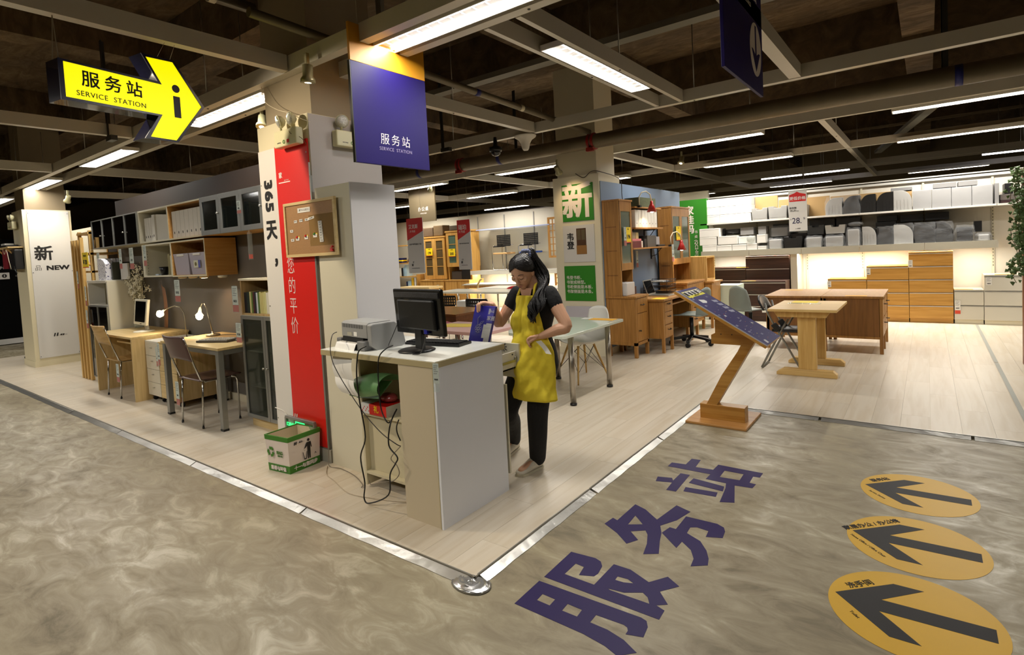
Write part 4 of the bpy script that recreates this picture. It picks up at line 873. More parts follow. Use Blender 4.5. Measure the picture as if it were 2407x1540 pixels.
text(t, '28.', (-1.61, yq-.001, 1.785), .125, XP, ZP, mat('navy print', (30, 28, 70), .5), .0005, xs=.9); text(t, '9', (-1.508, yq-.001, 1.815), .055, XP, ZP, mat('navy print', (30, 28, 70), .5)); text(t, '¥', (-1.693, yq-.001, 1.81), .03, XP, ZP, ink); text(t, '11 家居', (-1.60, yq-.001, 1.665), .022, XP, ZP, ink, shear=.2)
for x in (-1.69, -1.50): part(t, 'cord', MB().cyl((x, yq, 2.26), (x, yq, 3.1), .0025, n=6), clear)

# ================================================================= LEFT BAY
# NEW panel on the far pillar (faces +x)
t = thing('new_panel', 'pale grey panel with black NEW lettering on the far left pillar', 'panel', (-12.0, 2.83, .1))
part(t, 'board', MB().box((-12.027, 2.545, .14), (-12.018, 3.105, 2.64)), papergrey)
T = lambda s, y, z, sz, **k: text(t, s, (-12.017, y, z), sz, YP, ZP, ink, **k)
T('新', 2.722, 1.905, .26, bold=.0055); T('品', 2.632, 1.67, .10, bold=-.001); T('NEW', 2.895, 1.665, .105, bold=.004, xs=1.3); T('11', 2.78, .515, .075, bold=.004, shear=.3); T('— 家居 —', 2.87, .505, .03, bold=.001, shear=.2)
for y, z in ((2.56, .17), (3.09, .17), (2.56, 2.6), (3.09, 2.6), (2.56, 1.6), (3.09, 1.6)): part(t, 'screw', MB().cyl((-12.018, y, z), (-12.014, y, z), .006, n=8), ink)
emlight('small emergency light high on the left face of the far pillar', -12.45, 2.43, 2.42, XP)
t = thing('wall_shelf', 'small bracketed shelf with network boxes on the far pillar side', 'shelf', (-12.62, 2.38, 2.0))
part(t, 'board', MB().box((-13.1, 2.28, 2.03), (-12.1, 2.484, 2.05)), birch)
for x in (-12.9, -12.3): part(t, 'bracket', MB().bar((x, 2.48, 1.8), (x, 2.3, 2.03), .02, .02), pine)
solo('router', MB().box((-12.75, 2.30, 2.051), (-12.3, 2.46, 2.085)), black, 'flat black network box on the small shelf of the far pillar', 'router'); solo('router.001', MB().box((-12.75, 2.32, 2.086), (-12.5, 2.44, 2.12)), whitem, 'small white box on top of the black network box', 'router')
t = thing('wall_monitor', 'black monitor with a red back panel on the far left pillar side', 'monitor', (-12.4, 2.43, 1.65)); part(t, 'casing', MB().box((-12.52, 2.36, 1.67), (-12.12, 2.475, 2.0)), black, bev=.01)
part(t, 'red_panel', MB().box((-12.86, 2.345, 1.69), (-12.525, 2.38, 2.02)), mat('dark red panel', (130, 20, 34), .4)); part(t, 'bracket', MB().box((-12.4, 2.475, 1.75), (-12.3, 2.484, 1.95)), grey_rail); part(t, 'grip', MB().tube([(-12.15, 2.35, 1.72), (-12.05, 2.34, 1.66), (-12.0, 2.35, 1.60)], .008), black)
cable('white cord looping from the shelf down to the red-backed monitor', [(-12.5, 2.29, 2.05), (-12.3, 2.27, 1.93), (-12.15, 2.27, 2.0), (-12.08, 2.28, 1.8), (-12.1, 2.3, 1.68)], .004, cream)
t = thing('shop_sign', 'white pictogram tiles and small print on the black wall at the far left', 'sign', (-16.98, 3.0, 1.5))
for y in (2.82, 3.12): part(t, 'tile', MB().box((-16.998, y-.11, 1.50), (-16.99, y+.07, 1.65)), papergrey)
part(t, 'icon', MB().ell((-16.988, 3.10, 1.575), (.004, .045, .045), 12, 6), ink); text(t, 'i', (-16.982, 3.10, 1.575), .07, YP, ZP, papergrey, .004); text(t, '洗手间', (-16.985, 3.05, 1.76), .07, YP, ZP, papergrey); text(t, '收银台', (-16.985, 3.36, 1.56), .05, YP, ZP, mat('dim print', (110, 110, 110), .6))
solo('desk_top_corner', MB().prism([[(-13.3, 2.7), (-13.0, 2.58), (-12.72, 2.56), (-12.72, 2.9), (-13.2, 2.95)]], lambda a, b: (a, b, .82), (0, 0, .02)), whitem, 'rounded white table corner peeking out left of the far pillar', 'table') if 0 else None
for i, x in enumerate((-13.35,)):
    t = thing('office_chair', 'black wheeled chair base half hidden left of the far pillar', 'chair', (x, 2.9, 0))
    for k in range(5): a = k*2*pi/5+.4; e = Vector((x+.28*cos(a), 2.9+.28*sin(a), .07)); part(t, 'arm', MB().bar((x, 2.9, .13), e, .045, .035), black); part(t, 'castor', MB().cyl(e+Vector((-.012, 0, -.04)), e+Vector((.012, 0, -.04)), .028, n=12), blackm)
    part(t, 'column', MB().cyl((x, 2.9, .1), (x, 2.9, .5), .03), black); part(t, 'seat', MB().lathe((x, 2.9, .5), [(.05, 0), (.22, .01), (.24, .05), (.2, .08)], 20), black)
t = thing('side_table', 'white rounded table edge left of the far pillar', 'table', (-13.2, 3.3, 0)); part(t, 'tabletop', MB().lathe((-13.26, 3.3, .78), [(.001, 0), (.5, 0), (.52, .012), (.5, .024), (.001, .025)], 28), whitem); part(t, 'leg', MB().cyl((-13.26, 3.3, 0), (-13.26, 3.3, .78), .04), alu)
solo('recycling_bin', MB().box((-16.9, 2.1, 0), (-16.6, 2.55, .12)).box((-16.89, 2.11, .12), (-16.61, 2.54, .5), 1), [green, papergrey], 'white bin with green foot by the black wall at the left edge', 'bin')
# pine shelf beside the bay
t = thing('pine_shelving', 'tall raw pine shelf frame between the far pillar and the grey bay', 'shelf', (-9.9, 2.85, 0))
for x, y in ((-10.04, 2.615), (-9.93, 2.615), (-9.80, 2.615), (-9.66, 2.615)):
    part(t, 'post', MB().box((x-.022, y-.02, 0), (x+.022, y+.02, 2.03+(.03 if x > -9.7 else 0))), pine, bev=.002)
t2 = thing('pine_shelving', 'pine shelf rack with dark gaps behind the yellow price card', 'shelf', (-9.7, 2.9, 0))
for x in (-10.10, -9.64):
    part(t2, 'post', MB().box((x-.02, 2.70, 0), (x+.02, 2.74, 2.16)), pine); part(t2, 'post', MB().box((x-.02, 3.05, 0), (x+.02, 3.09, 2.16)), pine)
for z in (1.58, 1.84, 2.14): part(t2, 'shelf_board', MB().box((-10.12, 2.69, z-.03), (-9.62, 3.10, z)), pinex)
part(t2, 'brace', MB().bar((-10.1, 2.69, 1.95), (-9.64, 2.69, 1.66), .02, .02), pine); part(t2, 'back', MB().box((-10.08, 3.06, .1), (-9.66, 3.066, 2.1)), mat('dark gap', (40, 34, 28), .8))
t = thing('price_card', 'yellow price card on the pine shelf beside the patterned file', 'price card', (-9.4, 2.58, 1.62)); part(t, 'card', MB().box((-9.56, 2.585, 1.63), (-9.33, 2.59, 1.84)), yel_card); part(t, 'red_line', MB().box((-9.56, 2.5845, 1.625), (-9.33, 2.59, 1.636)), redp)
part(t, 'hook', MB().cyl((-9.445, 2.587, 1.84), (-9.445, 2.70, 1.885), .003, n=6), clear)
text(t, '¥ 20', (-9.45, 2.584, 1.70), .085, XP, ZP, ink, .002); text(t, '特价优惠', (-9.45, 2.584, 1.79), .03, XP, ZP, ink)

# upper cabinets
cw = mat('cream carcass', (216, 208, 178), .45); bee = wood('beech box', (188, 138, 70), (206, 158, 90), 'x', .45); dg = mat('dark glass', (12, 10, 12), .06, coat=.5); bin_ = mat('dark interior', (44, 36, 26), .8)
def carc(t, x0, x1, y0, y1, z0, z1, m, th=.018, back=True, name='carcass'):
    mb = MB().box((x0, y0, z0), (x0+th, y1, z1)).box((x1-th, y0, z0), (x1, y1, z1)).box((x0+th, y0, z0), (x1-th, y1, z0+th)).box((x0+th, y0, z1-th), (x1-th, y1, z1))
    if back: mb.box((x0+th, y1-.008, z0+th), (x1-th, y1, z1-th))
    return part(t, name, mb, m, bev=.001)
def door(t, x0, x1, z0, z1, y, fm, gm, fw_=.035, knob=None):
    d = part(t, 'door', MB().box((x0, y-.018, z0), (x0+fw_, y, z1)).box((x1-fw_, y-.018, z0), (x1, y, z1)).box((x0+fw_, y-.018, z0), (x1-fw_, y, z0+fw_)).box((x0+fw_, y-.018, z1-fw_), (x1-fw_, y, z1)), fm, bev=.001)
    part(d, 'glass_pane', MB().box((x0+fw_, y-.010, z0+fw_), (x1-fw_, y-.006, z1-fw_)), gm)
    if knob is not None: part(d, 'knob', MB().cyl((knob[0], y-.018, knob[1]), (knob[0], y-.04, knob[1]), .007, .010, 10), alu)
    return d
YF = 2.72
t = thing('wall_cabinet', 'long wall cabinet with four black glass doors, left end of the row', 'cabinet', (-8.66, 2.9, 1.88)); carc(t, -9.5, -7.84, YF, 3.05, 1.88, 2.28, cw)
for k in range(4): x = -9.5+.415*k; door(t, x+.002, x+.413, 1.882, 2.278, YF-.001, alu_mat, dg, .014, (x+(.39 if k % 2 == 0 else .39), 2.05) if k in (0, 2) else None)
t = thing('wall_cabinet', 'open white wall box holding angled white magazine files', 'cabinet', (-7.4, 2.9, 1.88)); carc(t, -7.838, -6.982, YF, 3.05, 1.88, 2.28, mat('pale inside', (214, 208, 186), .5))
t = thing('wall_cabinet', 'open beech wall box filled with seven upright white files', 'cabinet', (-6.55, 2.9, 1.88)); carc(t, -6.98, -6.122, YF, 3.05, 1.88, 2.28, bee)
part(t, 'edging', MB().box((-6.98, YF-.002, 1.88), (-6.965, YF, 2.28)).box((-6.965, YF-.002, 2.264), (-6.137, YF, 2.28)).box((-6.965, YF-.002, 1.88), (-6.122, YF, 1.896)), cw)
t = thing('wall_cabinet', 'wall cabinet with three framed glass doors beside the near pillar', 'cabinet', (-5.5, 2.9, 1.88)); carc(t, -6.12, -4.46, YF, 3.05, 1.88, 2.28, bee)
for k in range(4): x = -6.12+.415*k; door(t, x+.002, x+.413, 1.882, 2.278, YF-.001, alu_mat, glass, .05, (x+.40, 2.09) if k in (0, 2) else None)
def book(x0, x1, y0, y1, z0, h, m, lab, grp, name='book'): return solo(name, MB().box((x0, y0, z0), (x1, y1, z0+h)), m, lab, 'book', grp)
cols = [(60, 50, 30), (30, 30, 40), (150, 140, 90), (40, 60, 40), (110, 100, 60), (24, 22, 26), (130, 120, 110), (170, 160, 130)]
for k in range(8):
    book(-6.0+.045*k+(.35 if k > 4 else 0), -5.962+.045*k+(.35 if k > 4 else 0), 2.82, 3.03, 1.899, .24+.02*(k % 3), mat('dim book %d' % k, cols[k], .6), ['olive', 'navy', 'sand', 'moss', 'khaki', 'black', 'grey', 'ivory'][k]+' book behind the glass doors of the wall cabinet', 'books behind glass doors')
fm = mat('white file card', (224, 220, 210), .55)
def magfile(name, x, y, z, w, d, h, m, lab, grp, rz=0, hole=.2, cut='back', tag=False):
    """upright magazine file; spine faces -y"""
    t = thing(name, lab, 'file', (x, y, z), grp)
    if cut == 'back': prof = [(0, 0), (d, 0), (d, h*.45)]+[(d-(d-.08)*k/6*1.0, h*.45+h*.55*sin(pi/2*k/6)) for k in range(1, 7)]+[(0, h)]
    else: prof = [(0, 0), (d, 0), (d, h), (0, h)]
    part(t, 'shell', MB().prism([prof], lambda a, b: (x-w/2, y+a, z+b), (w, 0, 0)), m, bev=.0015)
    part(t, 'finger_hole', MB().ob((x, y-.0006, z+h*hole), (.007, .0008, .013), XP, YP, ZP), ink)
    t.rotation_euler = (0, 0, rz); return t
for k in range(4): magfile('magazine_file', -7.76+.066*k, YF+.05, 1.899, .062, .24, .29, fm, ['first', 'second', 'third', 'fourth'][k]+' from left of the thin white files in the open white wall box', 'white files in the open white box')
t = magfile('magazine_file', -7.47, YF+.03, 1.899, .075, .26, .315, fm, 'large white file turned sideways showing its curved cut, in the open white wall box', 'white files in the open white box', rz=.0)
part(t, 'side_face', MB().prism([[(-7.43, 1.90), (-7.05, 1.90), (-7.05, 2.04), (-7.10, 2.10), (-7.17, 2.16), (-7.28, 2.205), (-7.43, 2.215)]], lambda a, b: (a, YF+.05+.18*(a+7.43)/.38, b), (0, .05, 0)), fm)
for k in range(7): magfile('magazine_file.001', -6.90+.108*k, YF+.035, 1.899, .104, .26, .305, fm, 'white upright file number %s from left in the open beech wall box' % ['one', 'two', 'three', 'four', 'five', 'six', 'seven'][k], 'white files in the beech box', cut='flat')
# lower row of wall boxes
t = thing('wall_cabinet', 'open pale box under the wall row holding a black cup and books', 'cabinet', (-7.4, 2.9, 1.46)); carc(t, -7.80, -6.962, YF, 3.05, 1.46, 1.86, mat('pale inside', (214, 208, 186), .5))
m = MB()
for k in range(9): m.cyl((-7.782, YF+.05, 1.50+.035*k), (-7.778, YF+.05, 1.50+.035*k), .004, n=6)
part(t, 'peg_hole', m, ink, kind='stuff')
t = thing('wall_cabinet', 'open beech box holding two translucent storage tubs', 'cabinet', (-6.5, 2.9, 1.455)); carc(t, -6.958, -6.115, YF, 3.05, 1.455, 1.86, bee)
part(t, 'edging', MB().box((-6.958, YF-.002, 1.455), (-6.943, YF, 1.86)).box((-6.943, YF-.002, 1.845), (-6.115, YF, 1.86)).box((-6.943, YF-.002, 1.455), (-6.115, YF, 1.47)).box((-6.13, YF-.002, 1.47), (-6.115, YF, 1.845)), cw)
part(t, 'side_panel', MB().box((-6.1149, YF, 1.455), (-6.11, 3.05, 1.86)), wood('beech side', (186, 134, 66), (200, 150, 82), 'y', .45))
def tub(x0, x1, lab):
    t = thing('storage_tub', lab, 'storage box', ((x0+x1)/2, 2.85, 1.474), 'translucent storage tubs'); tm = mat('frosted plastic', (206, 200, 214), .35, trans=.22)
    cx = (x0+x1)/2; w = (x1-x0)/2-.008
    rg = [[(cx+sx*w*s, 2.86+sy*.125*s, z) for sx, sy in ((-1, -1), (1, -1), (1, 1), (-1, 1))] for z, s in ((1.4745, .9), (1.70, 1.0), (1.705, 1.03), (1.715, 1.03), (1.715, .96), (1.48, .86))]
    part(t, 'tub', MB().rings(rg, sm=False), tm); part(t, 'handle', MB().box((cx-.08, 2.722, 1.685), (cx+.08, 2.735, 1.708)), whitem, bev=.003); return t
tub(-6.945, -6.55, 'left translucent storage tub in the beech box'); tt = tub(-6.54, -6.135, 'right translucent storage tub with a small picture label'); part(tt, 'label_card', MB().box((-6.42, 2.728, 1.55), (-6.26, 2.7295, 1.63)), mat('pale label', (214, 214, 190), .6)); part(tt, 'label_card', MB().box((-6.31, 2.7265, 1.55), (-6.262, 2.7278, 1.63)), mat('blue label', (80, 84, 170), .6)); part(tt, 'label_picture', MB().ell((-6.37, 2.727, 1.59), (.025, .001, .022), 12, 6), mat('olive print', (110, 100, 50), .6))
solo('cup', MB().lathe((-7.36, 2.79, 1.479), [(.001, 0), (.035, 0), (.042, .05), (.056, .10), (.052, .10), (.038, .05), (.03, .01), (.001, .008)], 20).tube([(-7.40, 2.79, 1.56), (-7.44, 2.79, 1.57), (-7.46, 2.79, 1.55), (-7.43, 2.79, 1.52), (-7.40, 2.79, 1.53)], .006), black, 'black flared cup in the open pale wall box', 'cup')
solo('note_stack', MB().box((-7.55, 2.76, 1.479), (-7.46, 2.83, 1.495)), mat('pale blue paper', (190, 206, 220), .7), 'small pale blue note block beside the black cup', 'notes')
book(-7.27, -7.21, 2.8, 3.0, 1.479, .25, mat('khaki book', (150, 140, 100), .6), 'khaki book leaning beside the black cup', 'books in the pale wall box'); book(-7.205, -7.14, 2.8, 3.0, 1.479, .23, mat('cream book', (210, 204, 170), .6), 'cream book beside the khaki one', 'books in the pale wall box')
for k in range(3): book(-7.13+.05*k, -7.083+.05*k, 2.79, 3.0, 1.479, .285, mat('dark red book', (74, 18, 22), .5), ['left', 'middle', 'right'][k]+' dark red tall book in the pale wall box', 'books in the pale wall box')
for k, (x, l) in enumerate([(-6.95, 'unlit puck light under the joint of the two lower wall boxes'), (-6.68, 'unlit puck light under the beech box, left'), (-6.40, 'lit puck light under the beech box'), (-5.98, 'puck light right of the beech box')]):
    t = thing('puck_light', l, 'lamp', (x, 2.82, 1.43)); part(t, 'rim', MB().lathe((x, 2.82, 1.43), [(.03, 0), (.045, .004), (.048, .024)], 20), cream); part(t, 'lens', MB().lathe((x, 2.82, 1.43), [(.001, -.001), (.03, -.001), (.03, .001)], 16), mat('lit bulb', (255, 240, 210), .5, emit=14, ecol=(255, 236, 200)) if k == 2 else whitem)
spot('puck_lamp', (-6.40, 2.85, 1.42), (-6.40, 3.0, .8), 6, 110, .8, (1, .6, .34), .02); spot('puck_lamp', (-5.95, 2.9, 1.42), (-5.95, 3.1, .9), 3, 90, .8, (1, .6, .34), .02)
solo('puck_light_arm', MB().box((-6.05, 2.80, 1.438), (-5.90, 2.84, 1.454)), cream, 'cream mounting strip of the right puck light', 'bracket') if 0 else None

# left low shelf unit and tall side
t = thing('bookcase', 'white bookcase with open top and black glass doors at the left of the bay', 'bookcase', (-9.2, 2.8, 0))
carc(t, -9.6, -8.84, 2.63, 3.03, .06, 1.42, white, back=False); part(t, 'side_panel', MB().box((-8.8399, 2.63, .0), (-8.82, 3.05, 1.425)), mat('cabinet warm white', (218, 212, 190), .5))
part(t, 'top', MB().box((-9.6, 2.62, 1.42), (-8.84, 3.03, 1.438)), white); part(t, 'shelf', MB().box((-9.58, 2.63, 1.09), (-8.86, 3.02, 1.108)), white); part(t, 'back', MB().box((-9.58, 3.02, .08), (-8.86, 3.028, 1.40)), mat('pale inside', (214, 208, 186), .5)); part(t, 'plinth', MB().box((-9.58, 2.65, 0), (-8.86, 2.66, .06)), birch)
for x in (-9.598, -9.22): door(t, x, x+.376, .065, 1.085, 2.629, alu_mat, dg, .014)
book(-9.02, -8.97, 2.66, 2.9, 1.109, .29, mat('olive book', (90, 84, 50), .6), 'olive book standing in the open top of the white bookcase', 'books in the white bookcase'); book(-8.965, -8.90, 2.66, 2.9, 1.109, .27, mat('dark red book', (74, 18, 22), .5), 'dark red book in the open top of the white bookcase', 'books in the white bookcase')
def patmat():
    m, nt, b = nodes('blue leaf print'); L = nt.links.new; tc = nt.nodes.new('ShaderNodeTexCoord'); v = nt.nodes.new('ShaderNodeTexVoronoi'); v.inputs['Scale'].default_value = 34; nz = nt.nodes.new('ShaderNodeTexNoise'); nz.inputs['Scale'].default_value = 30
    ad = nt.nodes.new('ShaderNodeVectorMath'); ad.operation = 'ADD'; L(tc.outputs['Object'], nz.inputs['Vector']); s = nt.nodes.new('ShaderNodeVectorMath'); s.operation = 'SCALE'; s.inputs['Scale'].default_value = .06; L(nz.outputs['Color'], s.inputs[0]); L(tc.outputs['Object'], ad.inputs[0]); L(s.outputs[0], ad.inputs[1]); L(ad.outputs[0], v.inputs['Vector'])
    r = nt.nodes.new('ShaderNodeValToRGB'); r.color_ramp.interpolation = 'CONSTANT'; r.color_ramp.elements[0].color = srgb(30, 36, 96); r.color_ramp.elements[1].position = .27; r.color_ramp.elements[1].color = srgb(222, 220, 226); L(v.outputs['Distance'], r.inputs[0]); L(r.outputs[0], b.inputs['Base Color']); return m
PM = patmat()
t = thing('magazine_file', 'magazine file with a blue leaf print on top of the white bookcase', 'file', (-9.1, 2.7, 1.439), 'blue printed files')
part(t, 'shell', MB().prism([[(-9.22, 1.439), (-8.93, 1.439), (-8.93, 1.66), (-8.98, 1.70), (-9.08, 1.735), (-9.22, 1.74)]], lambda a, b: (a, 2.66, b), (0, .1, 0)), PM, bev=.002)
for k in range(2): t = thing('magazine_file', ['second', 'third'][k]+' blue printed file standing behind the front one', 'file', (-9.1, 2.8, 1.439), 'blue printed files'); part(t, 'shell', MB().box((-9.27-.04*k, 2.77+.05*k, 1.439), (-9.0, 2.81+.05*k, 1.735)), PM)
book(-8.90, -8.86, 2.72, 2.95, 1.439, .24, mat('dark book cover', (40, 44, 30), .6), 'dark green book behind the printed file', 'books on the white bookcase'); solo('picture_card', MB().box((-8.82, 2.8, 1.439), (-8.55, 2.82, 1.655)), papergrey, 'blank white picture card standing on the bookcase', 'picture')
# orchid-like dried flowers
t = thing('flower_arrangement', 'tall spray of white blossoms on thin stems behind the pale monitor', 'plant', (-8.5, 2.86, .78))
part(t, 'vase', MB().lathe((-8.5, 2.86, .785), [(.001, 0), (.05, 0), (.06, .05), (.045, .14), (.05, .19)], 18), mat('clear vase', (170, 176, 170), .08, trans=.5))
st = MB(); fl_ = MB(); random.seed(3)
for k in range(18):
    a = random.uniform(-.9, .9); top = Vector((-8.5+a*.36, 2.86+random.uniform(-.1, .06), 1.28+random.random()*.34-.12*abs(a))); b = Vector((-8.5+a*.02, 2.86, .9)); mid = (b+top)/2+Vector((a*.02, 0, .08)); st.tube([b, mid, top], .0025, 5)
    for j in range(13):
        q = mid.lerp(top, .25+.75*j/8)+Vector((random.uniform(-.045, .045), random.uniform(-.03, .03), random.uniform(-.03, .03))); ax = Vector((random.uniform(-1, 1), -1, random.uniform(-.5, .8))).normalized(); x, y = perp(ax)
        for p_ in range(5): c = q+(x*cos(p_*1.257)+y*sin(p_*1.257))*.016; fl_.add([q, c+x*.011, c+ax*.004+(c-q)*.8, c-x*.011], [(0, 1, 2, 3)])
part(t, 'stems', st, mat('stem', (120, 110, 60), .7), kind='stuff'); part(t, 'blossoms', fl_, mat('ivory petals', (222, 214, 184), .6), kind='stuff', rec=False)
# vases / dark twigs near pillar: brown tall leaf-shaped vase on the desk
solo('leaf_screen', MB().surf(lambda u_, v_: (-8.12+.12*u_+.05*sin(v_*3), 3.02-.02*sin(u_*3), .78+.62*v_-.1*u_*v_), 6, 12), wood('brown veneer leaf', (120, 84, 60), (146, 108, 80), 'z', .5), 'tall thin brown leaf-shaped panel standing behind the pale monitor', 'decoration')

# DESK 1
t = thing('desk', 'birch desk with solid panel legs, pale monitor on it', 'desk', (-8.1, 2.75, 0))
part(t, 'desktop', MB().box((-8.74, 2.41, .745), (-7.46, 3.05, .77)), birch, bev=.002); part(t, 'leg_panel', MB().box((-8.74, 2.415, 0), (-8.71, 3.04, .745)), birchz); part(t, 'leg_panel', MB().box((-7.49, 2.415, 0), (-7.46, 3.04, .745)), birchz); part(t, 'back_panel', MB().box((-8.71, 2.9, .2), (-7.49, 2.92, .745)), birchz); part(t, 'keyboard_shelf', MB().box((-8.2, 2.5, .66), (-7.6, 2.85, .68)), birch)
t = thing('monitor', 'small pale portrait monitor with black screen on the birch desk', 'monitor', (-8.0, 2.75, .77)); cm = mat('ivory plastic', (214, 210, 192), .4)
part(t, 'frame', MB().prism([[(-8.27, .86), (-7.87, .85), (-7.75, 1.18), (-8.16, 1.185)], ], lambda a, b: (a, 2.72, b), (0, .03, 0)), cm, bev=.004); part(t, 'screen', MB().prism([[(-8.215, .895), (-7.90, .89), (-7.80, 1.155), (-8.125, 1.16)]], lambda a, b: (a, 2.7185, b), (0, -.001, 0)), mat('dark screen', (8, 9, 11), .1))
text(t, 'screen', (-8.03, 2.7185, .872), .02, XP, ZP, ink); part(t, 'neck', MB().bar((-7.97, 2.77, .79), (-7.98, 2.76, .90), .05, .03, YP), alu_mat); part(t, 'foot', MB().lathe((-8.0, 2.74, .7705), [(.001, 0), (.12, 0), (.115, .008), (.03, .018)], 24), cm)
# drawer units
def drawer_unit(lab, x0, x1, y0, y1, fm_, castor=True, n=4):
    t = thing('drawer_unit', lab, 'drawer unit', ((x0+x1)/2, (y0+y1)/2, 0)); z0, z1 = .07, .70
    part(t, 'body', MB().box((x0, y0+.018, z0), (x1, y1, z1)), fm_[1], bev=.001); part(t, 'top', MB().box((x0, y0, z1), (x1, y1, z1+.018)), fm_[1]); h = (z1-z0)/n
    for k in range(n):
        d = part(t, 'drawer', MB().box((x0+.001, y0, z0+h*k+.002), (x1-.001, y0+.018, z0+h*(k+1)-.002)), fm_[0], bev=.001)
        part(d, 'knob', MB().box(((x0+x1)/2-.018, y0-.016, z0+h*(k+.62)-.003), ((x0+x1)/2+.018, y0-.01, z0+h*(k+.62)+.003)).cyl(((x0+x1)/2-.012, y0, z0+h*(k+.62)), ((x0+x1)/2-.012, y0-.012, z0+h*(k+.62)), .003, n=6).cyl(((x0+x1)/2+.012, y0, z0+h*(k+.62)), ((x0+x1)/2+.012, y0-.012, z0+h*(k+.62)), .003, n=6), alu)
    for x, y in ((x0+.05, y0+.05), (x1-.05, y0+.05), (x0+.05, y1-.05), (x1-.05, y1-.05)): part(t, 'castor', MB().cyl((x-.012, y, .026), (x+.012, y, .026), .026, n=12).box((x-.015, y-.01, .03), (x+.015, y+.01, .07)), black)
drawer_unit('white-fronted drawer unit on castors beside the birch desk', -7.45, -7.09, 2.55, 3.02, (mat('ivory drawer front', (214, 206, 186), .45), white)); drawer_unit('birch-fronted drawer unit under the metal-legged desk', -7.08, -6.62, 2.55, 3.02, (birch, birchz))
# DESK 2
t = thing('desk', 'birch-topped desk on square grey metal legs with two reading lamps', 'desk', (-5.9, 2.7, 0))
part(t, 'desktop', MB().box((-6.56, 2.39, .765), (-5.275, 3.04, .79)), birch, bev=.002)
part(t, 'rail', MB().box((-6.50, 2.415, .715), (-5.30, 2.44, .764)).box((-6.50, 2.99, .715), (-5.30, 3.015, .764)).box((-6.50, 2.44, .715), (-6.475, 2.99, .764)).box((-5.325, 2.44, .715), (-5.30, 2.99, .764)), alu_mat)
for x, y in ((-6.50, 2.42), (-5.315, 2.42), (-6.50, 2.99), (-5.315, 2.99)):
    l = part(t, 'leg', MB().box((x-.03, y-.025, .02), (x+.03, y+.025, .764)), alu_mat, bev=.002); part(l, 'foot_cap', MB().box((x-.031, y-.026, 0), (x+.031, y+.026, .02)), black)
# reading lamps
def rlamp(lab, bx, by, z, pts, hd, hc):
    t = thing('reading_lamp', lab, 'lamp', (bx, by, z)); nk = mat('brushed nickel', (170, 162, 140), .3, .9)
    part(t, 'base', MB().lathe((bx, by, z), [(.001, 0), (.072, 0), (.072, .016), (.06, .022), (.012, .024), (.010, .05)], 24), nk); part(t, 'gooseneck', MB().tube(pts, .006, 8), nk)
    hc = Vector(hc); hd = Vector(hd).normalized(); part(t, 'shade', MB().lathe(hc, [(.008, -.09), (.014, -.07), (.020, -.03), (.045, .0), (.040, .0)], 18, ax=hd), mat('lit glass shade', (250, 236, 200), .3, trans=.4, emit=.6)); part(t, 'bulb', MB().ell(hc+hd*.012, (.036, .036, .04), 16, 10), mat('glowing bulb', (255, 250, 236), .5, emit=22, ecol=(255, 240, 208)))
    spot('desk_lamp', hc+hd*.06, hc+hd, 5.5, 150, .6, (1, .76, .46), .04)
rlamp('left nickel reading lamp bent far over, glowing bulb toward the white drawers', -6.87, 2.78, .72, [(-6.87, 2.78, .74), (-6.885, 2.78, .92), (-6.895, 2.78, 1.03), (-6.95, 2.77, 1.10), (-7.06, 2.75, 1.115), (-7.22, 2.73, 1.08), (-7.30, 2.72, 1.05)], (-1, -.15, -.5), (-7.37, 2.71, 1.02))
rlamp('right nickel reading lamp shining down on the birch desk top', -6.30, 2.82, .791, [(-6.30, 2.82, .81), (-6.33, 2.81, .95), (-6.36, 2.80, 1.09), (-6.39, 2.79, 1.145), (-6.42, 2.78, 1.15), (-6.44, 2.77, 1.11)], (-.15, -.1, -1), (-6.455, 2.76, 1.02))
cable('dark lamp lead coiling on the desk behind the right reading lamp', [(-6.24, 2.85, .797), (-6.15, 2.92, .797), (-6.0, 2.95, .797), (-5.88, 2.9, .797)], .003)
t = thing('calculator', 'flat grey keyboard-like cash calculator on the birch desk', 'calculator', (-5.8, 2.62, .79)); cu_ = Vector((.93, .37, 0)).normalized(); cv_ = Vector((-cu_.y, cu_.x, 0)); c0 = Vector((-5.78, 2.64, .791))
part(t, 'body', MB().ob(c0+Vector((0, 0, .011)), (.19, .10, .011), cu_, cv_, ZP), mat('dark taupe plastic', (70, 64, 56), .4), bev=.003)
m = MB()
for i in range(12):
    for j in range(5): m.ob(c0+cu_*(-.16+.029*i)+cv_*(-.07+.034*j)+Vector((0, 0, .024)), (.011, .012, .003), cu_, cv_, ZP)
part(t, 'keys', m, mat('pale keys', (176, 168, 150), .5))
t = thing('laptop', 'thin silver laptop with open screen seen edge-on behind the price tag', 'laptop', (-5.66, 2.85, .79)); part(t, 'base', MB().box((-5.78, 2.72, .791), (-5.44, 2.96, .808)), alu, bev=.003); part(t, 'screen', MB().bar((-5.745, 2.97, .81), (-5.72, 2.99, 1.05), .30, .008, (-.4, 1, 0)) if 0 else MB().prism([[(-5.78, .81), (-5.53, .81), (-5.49, 1.045), (-5.74, 1.04)]], lambda a, b: (a, 2.97+(b-.81)*.1, b), (0, .008, 0)), alu); part(t, 'panel', MB().prism([[(-5.765, .825), (-5.545, .825), (-5.51, 1.03), (-5.73, 1.025)]], lambda a, b: (a, 2.969+(b-.81)*.1, b), (0, -.001, 0)), mat('brown glow', (120, 92, 66), .15))
